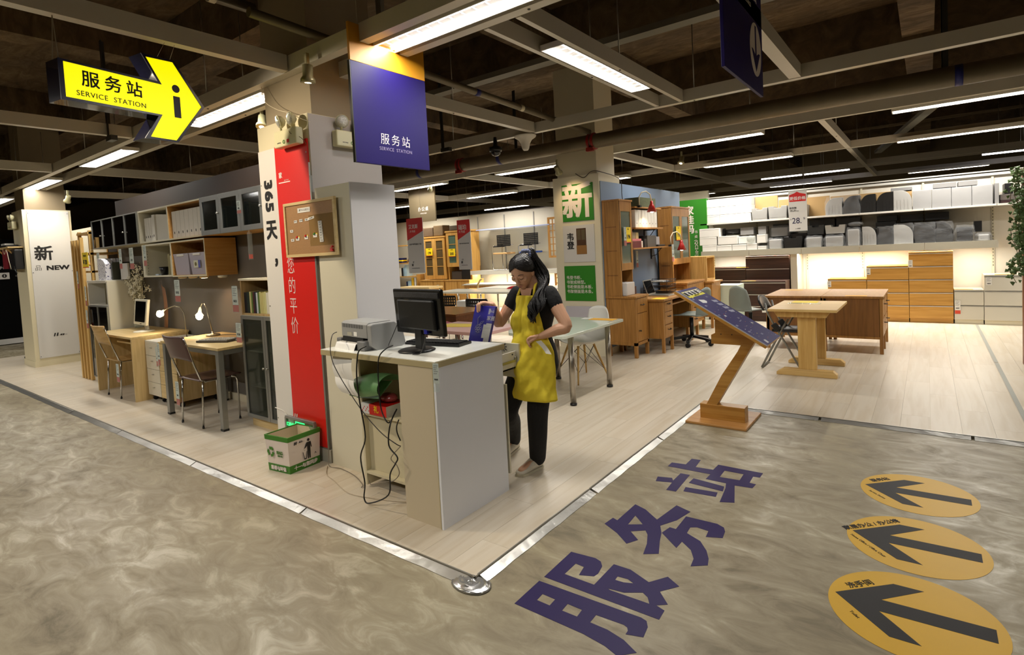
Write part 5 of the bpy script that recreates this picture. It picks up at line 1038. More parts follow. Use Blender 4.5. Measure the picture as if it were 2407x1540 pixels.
# bookcase next to pillar: open top + glass cabinet
t = thing('bookcase', 'open birch bookcase of green and ivory books standing on the glass cabinet', 'bookcase', (-4.95, 2.85, 1.08)); carc(t, -5.268, -4.44, 2.64, 3.04, 1.075, 1.42, wood('birch case inner', (180, 148, 96), (198, 168, 118), 'z', .5))
part(t, 'top_edge', MB().box((-5.27, 2.625, 1.405), (-4.43, 3.04, 1.424)), cream)
bc = [(24, 22, 30), (30, 44, 34), (196, 188, 130), (86, 110, 40), (70, 18, 22), (18, 20, 34), (190, 200, 206), (84, 108, 44), (190, 182, 120), (190, 180, 116), (196, 190, 126), (200, 196, 140), (214, 210, 196), (214, 210, 196)]
bn = ['black', 'dark green', 'ivory', 'leaf green', 'dark red', 'navy', 'pale blue', 'second leaf green', 'pale olive', 'second pale olive', 'third pale olive', 'light cream', 'off-white', 'second off-white']; x = -5.245
for k, c in enumerate(bc):
    w = .030 if k not in (0, 1) else .05; book(x, x+w-.002, 2.66, 2.86, 1.094, .195+.004*(k % 3), mat('spine '+bn[k], c, .6), bn[k]+' book in the front row of the open bookcase', 'books in the open bookcase'); x += w
for k in range(5): book(-4.98+.09*k, -4.93+.09*k, 2.88, 3.02, 1.094, .28, mat('back book %d' % k, [(40, 44, 20), (50, 40, 14), (110, 60, 20), (30, 26, 22), (60, 66, 30)][k], .6), ['olive black', 'brown', 'orange brown', 'near-black', 'moss green'][k]+' tall book in the dark rear row of the open bookcase', 'books in the rear row')
t = thing('glass_cabinet', 'low glass-door cabinet on a birch plinth beside the near pillar', 'cabinet', (-4.95, 2.85, 0)); carc(t, -5.268, -4.44, 2.64, 3.04, .09, 1.074, cw, back=False); part(t, 'back', MB().box((-5.25, 3.03, .1), (-4.46, 3.038, 1.06)), mat('pale inside', (214, 208, 186), .5)); part(t, 'plinth', MB().box((-5.25, 2.66, 0), (-4.46, 2.68, .09)), birch)
for z in (.38, .72): part(t, 'shelf', MB().box((-5.25, 2.66, z), (-4.46, 3.02, z+.016)), cw)
door(t, -5.268, -4.86, .092, 1.072, 2.639, alu_mat, glass, .035, (-4.89, .59)); door(t, -4.855, -4.445, .092, 1.072, 2.639, alu_mat, glass, .035, (-4.83, .59))
for k in range(3): solo('picture_frame', MB().box((-5.18+.22*k, 2.86, .11), (-5.02+.22*k, 2.88, .33)).box((-5.16+.22*k, 2.858, .13), (-5.04+.22*k, 2.86, .31), 1), [mat('walnut frame', (96, 66, 44), .5), mat('print grey brown', (150, 140, 120), .6)], ['left', 'middle', 'right'][k]+' framed print on the bottom shelf of the glass cabinet', 'picture', 'frames in the glass cabinet')
solo('folder', MB().prism([[(-4.88, .40), (-4.84, .40), (-4.62, .66), (-4.66, .69)]], lambda a, b: (a, 2.8, b), (0, .2, 0)), green, 'green folder leaning inside the glass cabinet', 'folder')
# chairs of the bay
def bentchair(lab, sm_, fx, fy, rz):
    """plywood seat and back on thin chrome tubes; seen from the back: origin at centre of the rear legs, back towards -y"""
    t = thing('chair', lab, 'chair', (fx, fy, 0))
    W = .215
    def q(x, y, z): return (fx+x, fy+y, z)
    for s in (-1, 1):
        l = part(t, 'leg', MB().tube([q(s*W, 0, 0), q(s*W, .015, .30), q(s*W, .03, .455)], .009, 8), chrome); part(l, 'foot_cap', MB().cyl(q(s*W, 0, 0), q(s*W, 0, .02), .011, n=8), black)
        l = part(t, 'leg', MB().tube([q(s*W, .36, 0), q(s*W, .36, .40), q(s*W, .345, .435), q(s*W, .30, .45)], .009, 8), chrome); part(l, 'foot_cap', MB().cyl(q(s*W, .36, 0), q(s*W, .36, .02), .011, n=8), black)
        part(t, 'side_tube', MB().tube([q(s*W, .30, .45), q(s*W, .05, .447), q(s*W, .01, .47), q(s*W, -.04, .62), q(s*W, -.09, .80), q(s*W, -.115, .89)], .009, 8), chrome)
    part(t, 'seat', MB().surf(lambda a, b: q(-.22+.44*a, -.0+.40*b, .462-.03*sin(pi*a)*sin(pi*min(1, b*1.0))+.0), 12, 10), sm_, rec=False)
    def back(a, b):
        z = .66+.25*b; low = .03*(1-b)*sin(pi*a); return q(-.222+.444*a, -.055-.065*b-.045*sin(pi*a)+.0, z+low-.0)
    part(t, 'backrest', MB().surf(back, 14, 8), sm_, rec=False)
    for c in t.children:
        if c.name.startswith(('seat', 'backrest')): md = c.modifiers.new('thick', 'SOLIDIFY'); md.thickness = .011; md.offset = 0
    t.rotation_euler = (0, 0, rz); return t
bentchair('beech plywood chair on chrome legs at the birch desk', wood('beech ply', (182, 144, 86), (200, 164, 106), 'x', .4), -8.085, 2.395, 0); bentchair('mauve brown plywood chair on chrome legs at the metal-legged desk', mat('mauve brown lacquer', (92, 68, 64), .35), -5.80, 2.34, .02)
# price tags of the bay
for lab, x, y, z, w, h, pr_ in [('price tag hanging at the left end of the wall cabinets', -9.24, 2.68, 1.82, .10, .24, '¥99'), ('price tag under the third black glass door', -8.47, 2.7, 1.84, .09, .26, '¥75'), ('price tag above the blank picture card', -8.09, 2.7, 1.84, .13, .27, '¥79'), ('price tag on the corner of the open pale wall box', -7.66, 2.7, 1.85, .085, .25, '¥95'),
    ('price tag hanging under the lower wall boxes', -6.82, 2.7, 1.42, .13, .25, '¥195'), ('price tag 625 on the left corner of the open bookcase', -5.30, 2.60, 1.355, .105, .25, '¥625'), ('price tag 130 on the corner of the glass cabinet', -5.28, 2.60, 1.0, .095, .19, '¥130'), ('price tag on the pine posts', -9.84, 2.585, 1.58, .05, .25, '¥39'), ('price tag low on the black glass door of the bookcase', -9.60, 2.59, 1.02, .07, .26, '¥85'), ('price tag at the shelf edge of the white bookcase', -9.61, 2.60, 1.36, .05, .28, '¥60'), ('price tag inside the glass wall cabinet door', -5.30, 2.70, 2.17, .07, .12, '¥40'),
    ('price tag hanging from the leg of the beech plywood chair', -7.84, 2.37, .435, .085, .22, '¥180'), ('price tag hanging from the rear leg of the mauve chair', -6.02, 2.31, .42, .075, .24, '¥99'), ('price tag on the white-fronted drawer unit corner', -7.08, 2.53, .66, .035, .22, '¥88'), ('price tag behind the left metal desk leg', -6.60, 2.38, .76, .05, .24, '¥130')]:
    paper_tag(lab, (x, y, z), w, h, XP, (pr_,))
t = thing('tag_sleeve', 'empty clear tag sleeve hanging under the glass door cabinet, red tip', 'price tag', (-5.2, 2.7, 1.59)); part(t, 'sleeve', MB().box((-5.16, 2.69, 1.60), (-5.13, 2.72, 1.86)), clear); part(t, 'red_foot', MB().box((-5.158, 2.692, 1.61), (-5.132, 2.718, 1.65)), redfoot); part(t, 'strap', MB().box((-5.15, 2.70, 1.86), (-5.14, 2.705, 1.88)), clear)

# ================================================================= MIDDLE AND RIGHT
# pillar with the green and white character (faces -y at y=6.9)
yf = 6.899
def board(name, lab, x0, x1, z0, z1, m, d=.012, cat='panel'):
    t = thing(name, lab, cat, ((x0+x1)/2, yf, z0)); part(t, 'board', MB().box((x0, yf-d, z0), (x1, yf, z1)), m, bev=.001); return t
k = 6.9/7.1; ZZ = lambda z: 1.56+(z-1.56)*k
t = board('character_sign', 'green square sign with one big white character, lit from above', -4.35*k, -3.83*k, ZZ(1.94), ZZ(2.48), green)
text(t, '新', (-4.095*k, yf-.0135, ZZ(2.205)), .53, XP, ZP, wt, .012, xs=.96)
t = board('photo_sign', 'pale sign with two black characters and a photo of a brown desk', -4.36*k, -3.835*k, ZZ(1.335), ZZ(1.88), papergrey)
text(t, '韦\n登', (-4.235*k, yf-.0125, ZZ(1.64)), .12, XP, ZP, ink, .003, lsp=1.0)
part(t, 'photo', MB().box((-4.13*k, yf-.014, ZZ(1.45)), (-3.97*k, yf-.0121, ZZ(1.83))).box((-4.135*k, yf-.0145, ZZ(1.45)), (-3.965*k, yf-.014, ZZ(1.58)), 1).box((-4.12*k, yf-.0145, ZZ(1.66)), (-4.06*k, yf-.014, ZZ(1.81)), 2).box((-4.045*k, yf-.0145, ZZ(1.66)), (-3.985*k, yf-.014, ZZ(1.81)), 2), [mat('photo dark brown', (78, 50, 24), .4), mat('photo light brown', (150, 108, 56), .4), mat('photo glass', (96, 84, 58), .4)])
t = board('text_sign', 'small green square sign with four lines of white text', -4.365*k, -3.85*k, ZZ(.76), ZZ(1.28), green)
text(t, '韦登书柜、\n书架成梯型。\n书柜侧面是木板、\n书架侧面是木条。', (-4.335*k, yf-.0125, ZZ(1.0)), .058, XP, ZP, wt, .0003, ax='LEFT', lsp=1.15)
board('blank_panel', 'blank lilac grey panel low on the pillar behind the white shell chair', -4.37*k, -3.84*k, ZZ(.2), ZZ(.68), mat('lilac grey', (196, 192, 200), .5))
solo('lattice_panel', MB().box((0, 0, 0), (0, 0, 0)), oakM, 'x', 'panel') if 0 else None
def lattice(lab, x0, x1, z0, z1, y):
    t = thing('lattice_panel', lab, 'panel', ((x0+x1)/2, y, z0)); w = .05
    part(t, 'frame', MB().box((x0, y, z0), (x0+w, y+.03, z1)).box((x1-w, y, z0), (x1, y+.03, z1)).box((x0+w, y, z0), (x1-w, y+.03, z0+w)).box((x0+w, y, z1-w), (x1-w, y+.03, z1)), oakM)
    n = int((x1-x0)/.12)
    for i in range(1, n): x = x0+(x1-x0)*i/n; part(t, 'lattice_bar', MB().box((x-.01, y+.005, z0+w), (x+.01, y+.025, z1-w)), oakM)
    for j in range(1, 6): z = z0+(z1-z0)*j/6; part(t, 'lattice_bar', MB().box((x0+w, y+.006, z-.01), (x1-w, y+.024, z+.01)), oakX)
lattice('brown wooden lattice window hung left of the character pillar', -7.45, -6.62, 1.33, 2.32, 11.4); lattice('brown wooden lattice low between the assistant and the pillar', -7.25, -6.6, .2, .97, 11.3)
cable('dark wire running along the pillar top to the shelf boxes', [(-3.98, 6.88, 2.60), (-3.85, 6.88, 2.53), (-3.72, 6.88, 2.60), (-3.6, 6.95, 2.58), (-3.6, 7.5, 2.52), (-3.62, 7.6, 2.3), (-3.62, 7.65, 2.15), (-3.62, 7.9, 2.12)], .005, mat('dark wire', (50, 40, 28), .6))

# oak hutch cabinet nearest to the pillar; runs along y, fronts face +x
def handle(t, x, y, z, w=.10):
    return part(t, 'handle', MB().tube([(x, y-w/2, z), (x+.025, y-w/2+.012, z-.003), (x+.028, y, z-.006), (x+.025, y+w/2-.012, z-.003), (x, y+w/2, z)], .006, 6), mat('iron handle', (40, 34, 30), .5, .6))
def hutch(lab, y0, y1, xb, xf, xh, zt, ztop, zo, doors, price):
    t = thing('hutch_cabinet', lab, 'cabinet', ((xb+xf)/2, (y0+y1)/2, 0)); L = .045
    for x, y in ((xb, y0), (xf-L, y0), (xb, y1-L), (xf-L, y1-L)): part(t, 'leg', MB().box((x, y, 0), (x+L, y+L, zt-.03)), oakM, bev=.002)
    part(t, 'base_case', MB().box((xb+.01, y0+.008, .2), (xf-.012, y1-.008, zt-.03)), oakM); part(t, 'counter_top', MB().box((xb, y0-.015, zt-.03), (xf+.015, y1+.015, zt)), oakM, bev=.003)
    part(t, 'apron', MB().box((xb, y0, .17), (xf, y0+.02, .21)).box((xf-.02, y0, .17), (xf, y1, .21)), oakM)
    part(t, 'drawer_front', MB().box((xf-.012, y0+.05, zt-.24), (xf+.002, y1-.05, zt-.04)), oakM, bev=.002); part(t, 'door', MB().box((xf-.012, y0+.05, .22), (xf+.002, y1-.05, zt-.25)), oakM, bev=.002)
    handle(t, xf, (y0+y1)/2, zt-.13); handle(t, xf, y0+.10, zt-.48, .05)
    # upper hutch
    part(t, 'side_panel', MB().box((xb, y0, zt), (xh-.02, y0+.02, ztop)), oakM); part(t, 'side_panel', MB().box((xb, y1-.02, zt), (xh-.02, y1, ztop)), oakM)
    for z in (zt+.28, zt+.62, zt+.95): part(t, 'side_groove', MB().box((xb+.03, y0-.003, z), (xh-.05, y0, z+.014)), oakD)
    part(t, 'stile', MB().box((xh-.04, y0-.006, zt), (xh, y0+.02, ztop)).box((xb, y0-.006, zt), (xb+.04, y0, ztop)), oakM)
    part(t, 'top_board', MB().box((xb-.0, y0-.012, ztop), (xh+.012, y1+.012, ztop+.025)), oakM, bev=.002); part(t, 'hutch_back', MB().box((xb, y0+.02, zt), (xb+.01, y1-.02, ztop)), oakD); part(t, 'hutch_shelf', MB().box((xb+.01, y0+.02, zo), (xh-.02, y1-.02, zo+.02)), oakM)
    n = doors; dy = (y1-y0)/n
    for i in range(n):
        a, b = y0+dy*i+.003, y0+dy*(i+1)-.003; w = .055
        d = part(t, 'glass_door', MB().box((xh-.02, a, zo), (xh, a+w, ztop)).box((xh-.02, b-w, zo), (xh, b, ztop)).box((xh-.02, a+w, zo), (xh, b-w, zo+.1)).box((xh-.02, a+w, ztop-.14), (xh, b-w, ztop)), oakM, bev=.002)
        part(d, 'glass_pane', MB().box((xh-.012, a+w, zo+.1), (xh-.008, b-w, ztop-.14)), mat('greenish glass', (104, 116, 100), .1, trans=.25))
    return t
hutch('tall oak hutch with one glass door, nearest to the pillar', 6.93, 7.34, -3.61, -3.17, -3.36, .85, 2.16, 1.20, 1, '')
hutch('tall oak hutch with two glass doors beside the green wall', 8.92, 9.78, -3.62, -3.16, -3.38, .88, 2.13, 1.18, 2, '')
def ycard(lab, x, y0, y1, z0, z1, s):
    t = thing('price_card', lab, 'price card', (x, (y0+y1)/2, z0)); part(t, 'card', MB().box((x-.002, y0, z0+.012), (x, y1, z1)), yel_card); part(t, 'red_line', MB().box((x-.002, y0, z0), (x, y1, z0+.012)), redp); text(t, s, (x+.0006, (y0+y1)/2, z0+(z1-z0)*.38), (z1-z0)*.36, YP, ZP, ink, .0015, xs=.8); text(t, '特价', (x+.0006, (y0+y1)/2, z1-.03), .022, YP, ZP, ink)
ycard('yellow price card on the glass door of the nearest oak hutch', -3.352, 7.10, 7.27, 1.58, 1.80, '1196'); ycard('yellow price card on the two-door oak hutch', -3.372, 9.10, 9.32, 1.58, 1.82, '1918')
paper_tag('white price tag on the glass door of the nearest oak hutch', (-3.34, 7.06, 1.80), .075, .26, YP, ('¥96',)); paper_tag('price tag hanging from the lower desk shelf, lit from above', (-3.32, 8.78, 1.52), .09, .28, YP, ('¥65',)); paper_tag('empty-looking price sleeve on the blue wall between the hutches', (-3.62, 8.05, 1.45), .07, .26, YP, ('¥59',))
for z, y0, y1, lab in ((1.80, 7.5, 8.55, 'oak wall shelf carrying the row of white files'), (1.50, 7.4, 8.80, 'lower oak wall shelf with boxes and a projector'), (2.105, 7.5, 8.5, 'top oak wall shelf under the patterned box')):
    t = thing('wall_shelf', lab, 'shelf', (-3.5, (y0+y1)/2, z-.1)); part(t, 'board', MB().box((-3.659, y0, z-.022), (-3.38, y1, z)), oakM, bev=.002)
    for y in (y0+.12, y1-.12):
        part(t, 'bracket', MB().box((-3.658, y-.01, z-.2), (-3.645, y+.01, z-.022)).box((-3.658, y-.01, z-.036), (-3.46, y+.01, z-.023)).tube([(-3.65, y, z-.16), (-3.56, y, z-.13), (-3.48, y, z-.03)], .006, 6), black)
for i in range(7): 
    y = 7.60+.117*i; t = thing('magazine_file', ['first', 'second', 'third', 'fourth', 'fifth', 'sixth', 'seventh'][i]+' white file from left on the shelf of the blue wall', 'file', (-3.5, y, 1.80), 'white files on the blue wall'); part(t, 'shell', MB().box((-3.64, y-.055, 1.8005), (-3.40, y+.055, 2.06)), fm, bev=.003); part(t, 'finger_hole', MB().box((-3.4005, y-.006, 1.85), (-3.3995, y+.006, 1.87)), ink)
solo('patterned_box', MB().box((-3.64, 7.72, 2.106), (-3.40, 8.32, 2.25)), mat('green floral fabric', (78, 84, 58), .7, var=.6, vs=40), 'dark green floral box on the top wall shelf behind the red lamp', 'box')
def redlamp(lab, x, y, z, pw):
    t = thing('clamp_lamp', lab, 'lamp', (x, y, z)); rm = mat('red enamel', (176, 24, 16), .3, coat=.4); pts = [(x, y, z), (x, y, z+.12), (x+.02, y+.05, z+.19), (x+.06, y+.12, z+.205), (x+.09, y+.19, z+.16), (x+.10, y+.21, z+.06)]
    part(t, 'clamp', MB().box((x-.03, y-.03, z-.03), (x+.02, y+.03, z)), blackm); part(t, 'gooseneck', MB().tube(pts, .009, 8), cream); c = Vector((x+.10, y+.21, z-.10))
    part(t, 'shade', MB().lathe(c, [(.075, 0), (.03, .11), (.022, .125), (.022, .16), (.01, .165), (.01, .155), (.02, .12), (.07, .002)], 20), rm); part(t, 'bulb', MB().ell(c+Vector((0, 0, .02)), (.035, .035, .03), 12, 8), mat('glowing bulb', (255, 250, 236), .5, emit=22, ecol=(255, 240, 208)))
    if pw: spot('clamp_lamp_light', (c.x, c.y, c.z-.01), (c.x-.08, c.y-.02, c.z-1), pw, 140, .6, (1, .80, .52), .03)
redlamp('red clamp lamp on a cream gooseneck over the white files', -3.36, 7.62, 2.12, 10); redlamp('lower red clamp lamp shining over the laptop desk', -3.34, 8.75, 1.52, 10)
spot('wall_wash', (-3.45, 9.5, 2.86), (-3.64, 9.45, 2.3), 10, 60, .7, (1, .9, .75))
pk = [((-3.6, 7.44, 1.5005), (-3.42, 7.78, 1.60), (100, 34, 40), 'maroon keepsake box on the lower wall shelf'), ((-3.6, 7.44, 1.601), (-3.42, 7.78, 1.635), (206, 120, 130), 'pink lid box on top of the maroon box'), ((-3.6, 7.46, 1.6355), (-3.44, 7.62, 1.73), (150, 136, 112), 'taupe book stack on the pink box'), ((-3.6, 7.63, 1.6355), (-3.44, 7.73, 1.73), (196, 180, 130), 'khaki book beside the taupe stack on the pink box'), ((-3.6, 7.82, 1.5005), (-3.45, 7.90, 1.60), (206, 200, 190), 'small pale figure beside the maroon box'), ((-3.6, 7.93, 1.5005), (-3.44, 8.02, 1.63), (30, 28, 28), 'black bookend on the lower wall shelf'), ((-3.62, 8.05, 1.5005), (-3.44, 8.38, 1.68), (84, 82, 78), 'grey speaker box on the lower wall shelf'), ((-3.6, 8.44, 1.53), (-3.46, 8.58, 1.66), (180, 176, 178), 'silver round device beside the grey speaker'), ((-3.62, 8.42, 1.5005), (-3.42, 8.70, 1.53), (34, 32, 30), 'flat black base under the silver device')]
for a, b, c, l in pk: solo('shelf_box', MB().box(a, b), mat('box '+l[:14], c, .5), l, 'box', bev=.004)
# oak desk with two drawer pedestals
t = thing('desk', 'oak desk with drawer pedestals and a laptop, along the blue wall', 'desk', (-3.3, 8.1, 0)); part(t, 'desktop', MB().box((-3.64, 7.37, .735), (-2.94, 8.88, .765)), oakM, bev=.003)
for y0, y1 in ((7.40, 7.76), (8.55, 8.86)):
    part(t, 'pedestal', MB().box((-3.60, y0+.01, .2), (-2.98, y1-.01, .734)), oakM)
    for x, y in ((-3.60, y0), (-3.01, y0), (-3.60, y1-.04), (-3.01, y1-.04)): part(t, 'leg', MB().box((x, y, 0), (x+.04, y+.04, .734)), oakM, bev=.002)
    for z in (.215, .40, .58): d = part(t, 'drawer_front', MB().box((-2.98, y0+.045, z), (-2.966, y1-.045, z+(.17 if z < .5 else .14))), oakM, bev=.002); handle(t, -2.966, (y0+y1)/2, z+.11, .09)
part(t, 'keyboard_tray', MB().box((-3.5, 7.78, .64), (-3.0, 8.53, .66)), oakX); part(t, 'knee_back', MB().box((-3.58, 7.77, .3), (-3.57, 8.54, .73)), oakD)
t = thing('desk', 'second oak desk pedestal unit below the two-door hutch', 'desk', (-3.3, 10, 0)); part(t, 'desktop', MB().box((-3.64, 9.82, .80), (-3.0, 10.35, .83)), oakM); part(t, 'pedestal', MB().box((-3.6, 9.84, .2), (-3.04, 10.33, .80)), oakM)
for x, y in ((-3.6, 9.84), (-3.08, 9.84), (-3.6, 10.29), (-3.08, 10.29)): part(t, 'leg', MB().box((x, y, 0), (x+.04, y+.04, .2)), oakM)
t = thing('open_shelf_box', 'oak frame shelf with a green back on the far oak unit', 'shelf', (-3.4, 10.1, .83)); part(t, 'frame', MB().box((-3.6, 9.95, .831), (-3.16, 9.98, 1.27)).box((-3.6, 10.4, .831), (-3.16, 10.43, 1.27)).box((-3.6, 9.98, .831), (-3.16, 10.4, .86)).box((-3.6, 9.98, 1.24), (-3.16, 10.4, 1.27)).box((-3.6, 9.95, .831), (-3.57, 9.98, 1.27)), pine); part(t, 'panel', MB().box((-3.57, 9.985, .86), (-3.2, 10.0, 1.0)), oakM)
t = thing('laptop', 'open laptop with a dark screen on the oak desk', 'laptop', (-3.25, 7.95, .765)); part(t, 'base', MB().box((-3.36, 7.80, .7655), (-3.04, 8.10, .782)), alu, bev=.003)
part(t, 'screen', MB().prism([[(7.80, .785), (8.10, .785), (8.10, 1.0), (7.80, 1.0)]], lambda a, b: (-3.37-(b-.785)*.35, a, b), (.008, 0, 0)), alu); part(t, 'display', MB().prism([[(7.815, .80), (8.085, .80), (8.085, .988), (7.815, .988)]], lambda a, b: (-3.3605-(b-.785)*.35, a, b), (.001, 0, 0)), mat('dark screen', (8, 9, 11), .1))
t = thing('letter_tray', 'black wire letter trays stacked behind the laptop', 'tray', (-3.4, 8.4, .766)); m = MB()
for z in (.78, .86, .94):
    m.box((-3.6, 8.2, z), (-3.2, 8.55, z+.006))
    for a, b in (((-3.6, 8.2), (-3.2, 8.2)), ((-3.2, 8.2), (-3.2, 8.55)), ((-3.6, 8.55), (-3.2, 8.55))): m.tube([(a[0], a[1], z+.035), (b[0], b[1], z+.035)], .004, 6)
for x, y in ((-3.6, 8.2), (-3.6, 8.55), (-3.22, 8.2), (-3.22, 8.55)): m.cyl((x, y, .766), (x, y, .98), .004, n=6)
part(t, 'wire_tray', m, black); solo('paper_stack', MB().box((-3.5, 8.25, .947), (-3.3, 8.5, .96)), papergrey, 'pale papers in the top wire tray', 'paper')
solo('price_card.001', MB().box((-3.15, 7.40, .7655), (-2.97, 7.62, .767)), yel_card, 'yellow orange price sheet flat on the oak desk corner', 'price card')
t = thing('document_box', 'translucent white document file in the open niche of the nearest hutch', 'file', (-3.5, 7.1, .85)); part(t, 'shell', MB().box((-3.58, 6.96, .851), (-3.30, 7.22, 1.03)), mat('milky plastic', (214, 212, 210), .3), bev=.01); solo('basket', MB().box((-3.56, 7.24, .851), (-3.32, 7.31, .96)), mat('brown basket', (84, 54, 44), .7), 'small brown basket behind the document file', 'basket')
# swivel chair
def swivel(lab, x, y, rz, sm_, sh_=.46, bh=.88):
    t = thing('swivel_chair', lab, 'chair', (x, y, 0))
    for k in range(5): a = k*2*pi/5+.3; e = Vector((x+.30*cos(a), y+.30*sin(a), .085)); part(t, 'base_arm', MB().bar((x, y, .13), e, .05, .035), black, bev=.004); part(t, 'castor', MB().cyl((e.x-.02, e.y, .034), (e.x+.02, e.y, .034), .034, n=14).cyl((e.x, e.y, .05), (e.x, e.y, .09), .01), blackm)
    part(t, 'gas_column', MB().cyl((x, y, .1), (x, y, sh_-.03), .028), black)
    def seat(a, b): return (x-.22+.44*a, y-.20+.42*b, sh_+.02*(2*a-1)**2-.03*max(0, .3-b))
    s = part(t, 'seat', MB().surf(seat, 10, 10), sm_, rec=False); md = s.modifiers.new('thick', 'SOLIDIFY'); md.thickness = .018
    def bk(a, b): w = .22*(1-.25*b*b); return (x-w+2*w*a, y+.20+.04*b+.05*(1-(2*a-1)**2)*.5+.0, sh_+.01+(bh-sh_)*b-.06*(2*a-1)**2*b*b)
    s = part(t, 'backrest', MB().surf(bk, 12, 10), sm_, rec=False); md = s.modifiers.new('thick', 'SOLIDIFY'); md.thickness = .014
    m = MB()
    for i in range(9): a = .12+.76*i/8; m.tube([tuple(Vector(bk(a, b_))+Vector((0, -.016, 0))) for b_ in (.1, .5, .85)], .004, 5)
    part(t, 'back_ribs', m, mat('grey rib', (110, 118, 116), .5)); t.rotation_euler = (0, 0, rz); return t
mesh_g = mat('grey green plastic', (130, 142, 138), .35)
swivel('grey ribbed swivel chair at the oak laptop desk', -2.86, 8.22, -1.75, mesh_g, .44, .86); swivel('grey mesh swivel chair behind the twin oak desks', -2.17, 8.85, 2.6, mat('pale grey green mesh', (150, 158, 152), .35, trans=.25), .46, .84)
t = thing('drawer_unit', 'pale green white rolling unit behind the lectern', 'drawer unit', (-2.95, 10.2, 0)); part(t, 'body', MB().box((-3.12, 10.35, .08), (-2.75, 10.8, .72)), mat('pale mint laminate', (196, 208, 190), .4)); [part(t, 'castor', MB().cyl((x-.015, 10.38, .03), (x+.015, 10.38, .03), .03, n=12).box((x-.012, 10.37, .04), (x+.012, 10.40, .08)), black) for x in (-3.08, -2.79)]

# white table with steel tube legs, shell chair
t = thing('table', 'white glass-topped table on round steel legs', 'table', (-3.2, 5.0, 0)); gt = mat('white back-painted glass', (214, 222, 208), .12, coat=.5)
part(t, 'tabletop', MB().prism([[(-3.30, 4.36), (-2.75, 4.36), (-2.72, 4.39), (-2.72, 5.61), (-2.75, 5.64), (-3.60, 5.64), (-3.64, 5.60), (-3.58, 4.78), (-3.50, 4.52), (-3.40, 4.39)]], lambda a, b: (a, b, .702), (0, 0, .028)), gt, bev=.003)
for x, y in ((-2.822, 5.42), (-2.812, 4.62), (-3.54, 5.50), (-3.46, 4.66)): l = part(t, 'leg', MB().cyl((x, y, .02), (x, y, .701), .030, n=24), mat('brushed steel leg', (176, 168, 156), .28, .95)); part(l, 'foot_cap', MB().cyl((x, y, 0), (x, y, .022), .034, n=24), black)
solo('price_card.002', MB().box((-3.08, 5.46, .7312), (-2.78, 5.60, .733)), mat('orange yellow card', (230, 170, 40), .5), 'orange yellow price sheet lying on the white table corner', 'price card'); solo('paper_sheet.002', MB().box((-3.2, 5.50, .7312), (-3.09, 5.60, .7325)), papergrey, 'small white leaflet beside the orange price sheet', 'paper')
def shell(lab, x, y, rz):
    t = thing('shell_chair', lab, 'chair', (x, y, 0)); sm_ = mat('white moulded plastic', (224, 222, 214), .3)
    def S(a, b):
        s = (b-.0); hw = .235-.05*max(0, (s-.55)/.45)**1.5-.04*max(0, (.12-s)/.12)
        yy = -.22+.44*min(1, s/.52); lift = 0
        if s < .52: zz = .44-.02*sin(pi*s/.52)+(.012 if s < .05 else 0)
        else: q = (s-.52)/.48; yy = .20+.10*sin(q*pi/2)+.02*q; zz = .44+.40*q**1.1
        c = (2*a-1); zz += .045*abs(c)**2.5*(1-.9*max(0, (s-.52)/.48)); yy += -.05*abs(c)**2*max(0, (s-.5)/.5)+0
        if s > .85: zz -= .05*abs(c)**3*(s-.85)/.15
        return (x+hw*c, y+yy, zz)
    s = part(t, 'shell', MB().surf(S, 20, 26), sm_, rec=False); md = s.modifiers.new('thick', 'SOLIDIFY'); md.thickness = .008
    for sx in (-1, 1):
        for sy in (-1, 1): part(t, 'leg', MB().cyl((x+sx*.235, y+sy*.22, 0), (x+sx*.10, y+sy*.11, .415), .009, .014, 10), rubberw)
    w = MB()
    for sx in (-1, 1): w.cyl((x+sx*.20, y-.19, .12), (x+sx*.11, y+.10, .40), .003, n=6).cyl((x+sx*.20, y+.19, .12), (x+sx*.11, y-.10, .40), .003, n=6)
    for sy in (-1, 1): w.cyl((x-.20, y+sy*.19, .12), (x+.10, y+sy*.11, .40), .003, n=6).cyl((x+.20, y+sy*.19, .12), (x-.10, y+sy*.11, .40), .003, n=6)
    part(t, 'wire_brace', w, black); t.rotation_euler = (0, 0, rz)
shell('white moulded shell chair on splayed wooden legs behind the white table', -3.28, 5.62, -.45)

# trestle-style solid oak table
t = thing('table', 'pale solid oak table on two T-shaped column feet', 'table', (-1.1, 7.1, 0))
part(t, 'tabletop', MB().box((-1.45, 6.64, .725), (-.77, 7.57, .755)), rubberx, bev=.004); part(t, 'cleat', MB().prism([[(-1.40, .725), (-.84, .725), (-.88, .66), (-1.36, .66)]], lambda a, b: (a, 6.70, b), (0, .05, 0)), rubberw); part(t, 'cleat', MB().prism([[(-1.40, .725), (-.84, .725), (-.88, .66), (-1.36, .66)]], lambda a, b: (a, 7.38, b), (0, .05, 0)), rubberw)
for y in (6.77, 7.44):
    part(t, 'column', MB().box((-1.165, y-.03, .06), (-.985, y+.03, .70)), rubberw, bev=.003)
    part(t, 'foot', MB().prism([[(-1.39, 0), (-.79, 0), (-.79, .04), (-.83, .075), (-1.32, .075), (-1.39, .03)]], lambda a, b: (a, y-.045, b), (0, .09, 0)), rubberx, bev=.004)
solo('price_card.003', MB().box((-1.32, 7.30, .7555), (-1.05, 7.5, .757)), yel_card, 'yellow price sheet on the pale oak table', 'price card'); solo('price_sleeve', MB().box((-1.34, 7.18, .7555), (-1.0, 7.29, .759)), clear, 'clear plastic sleeve lying on the pale oak table', 'sleeve')
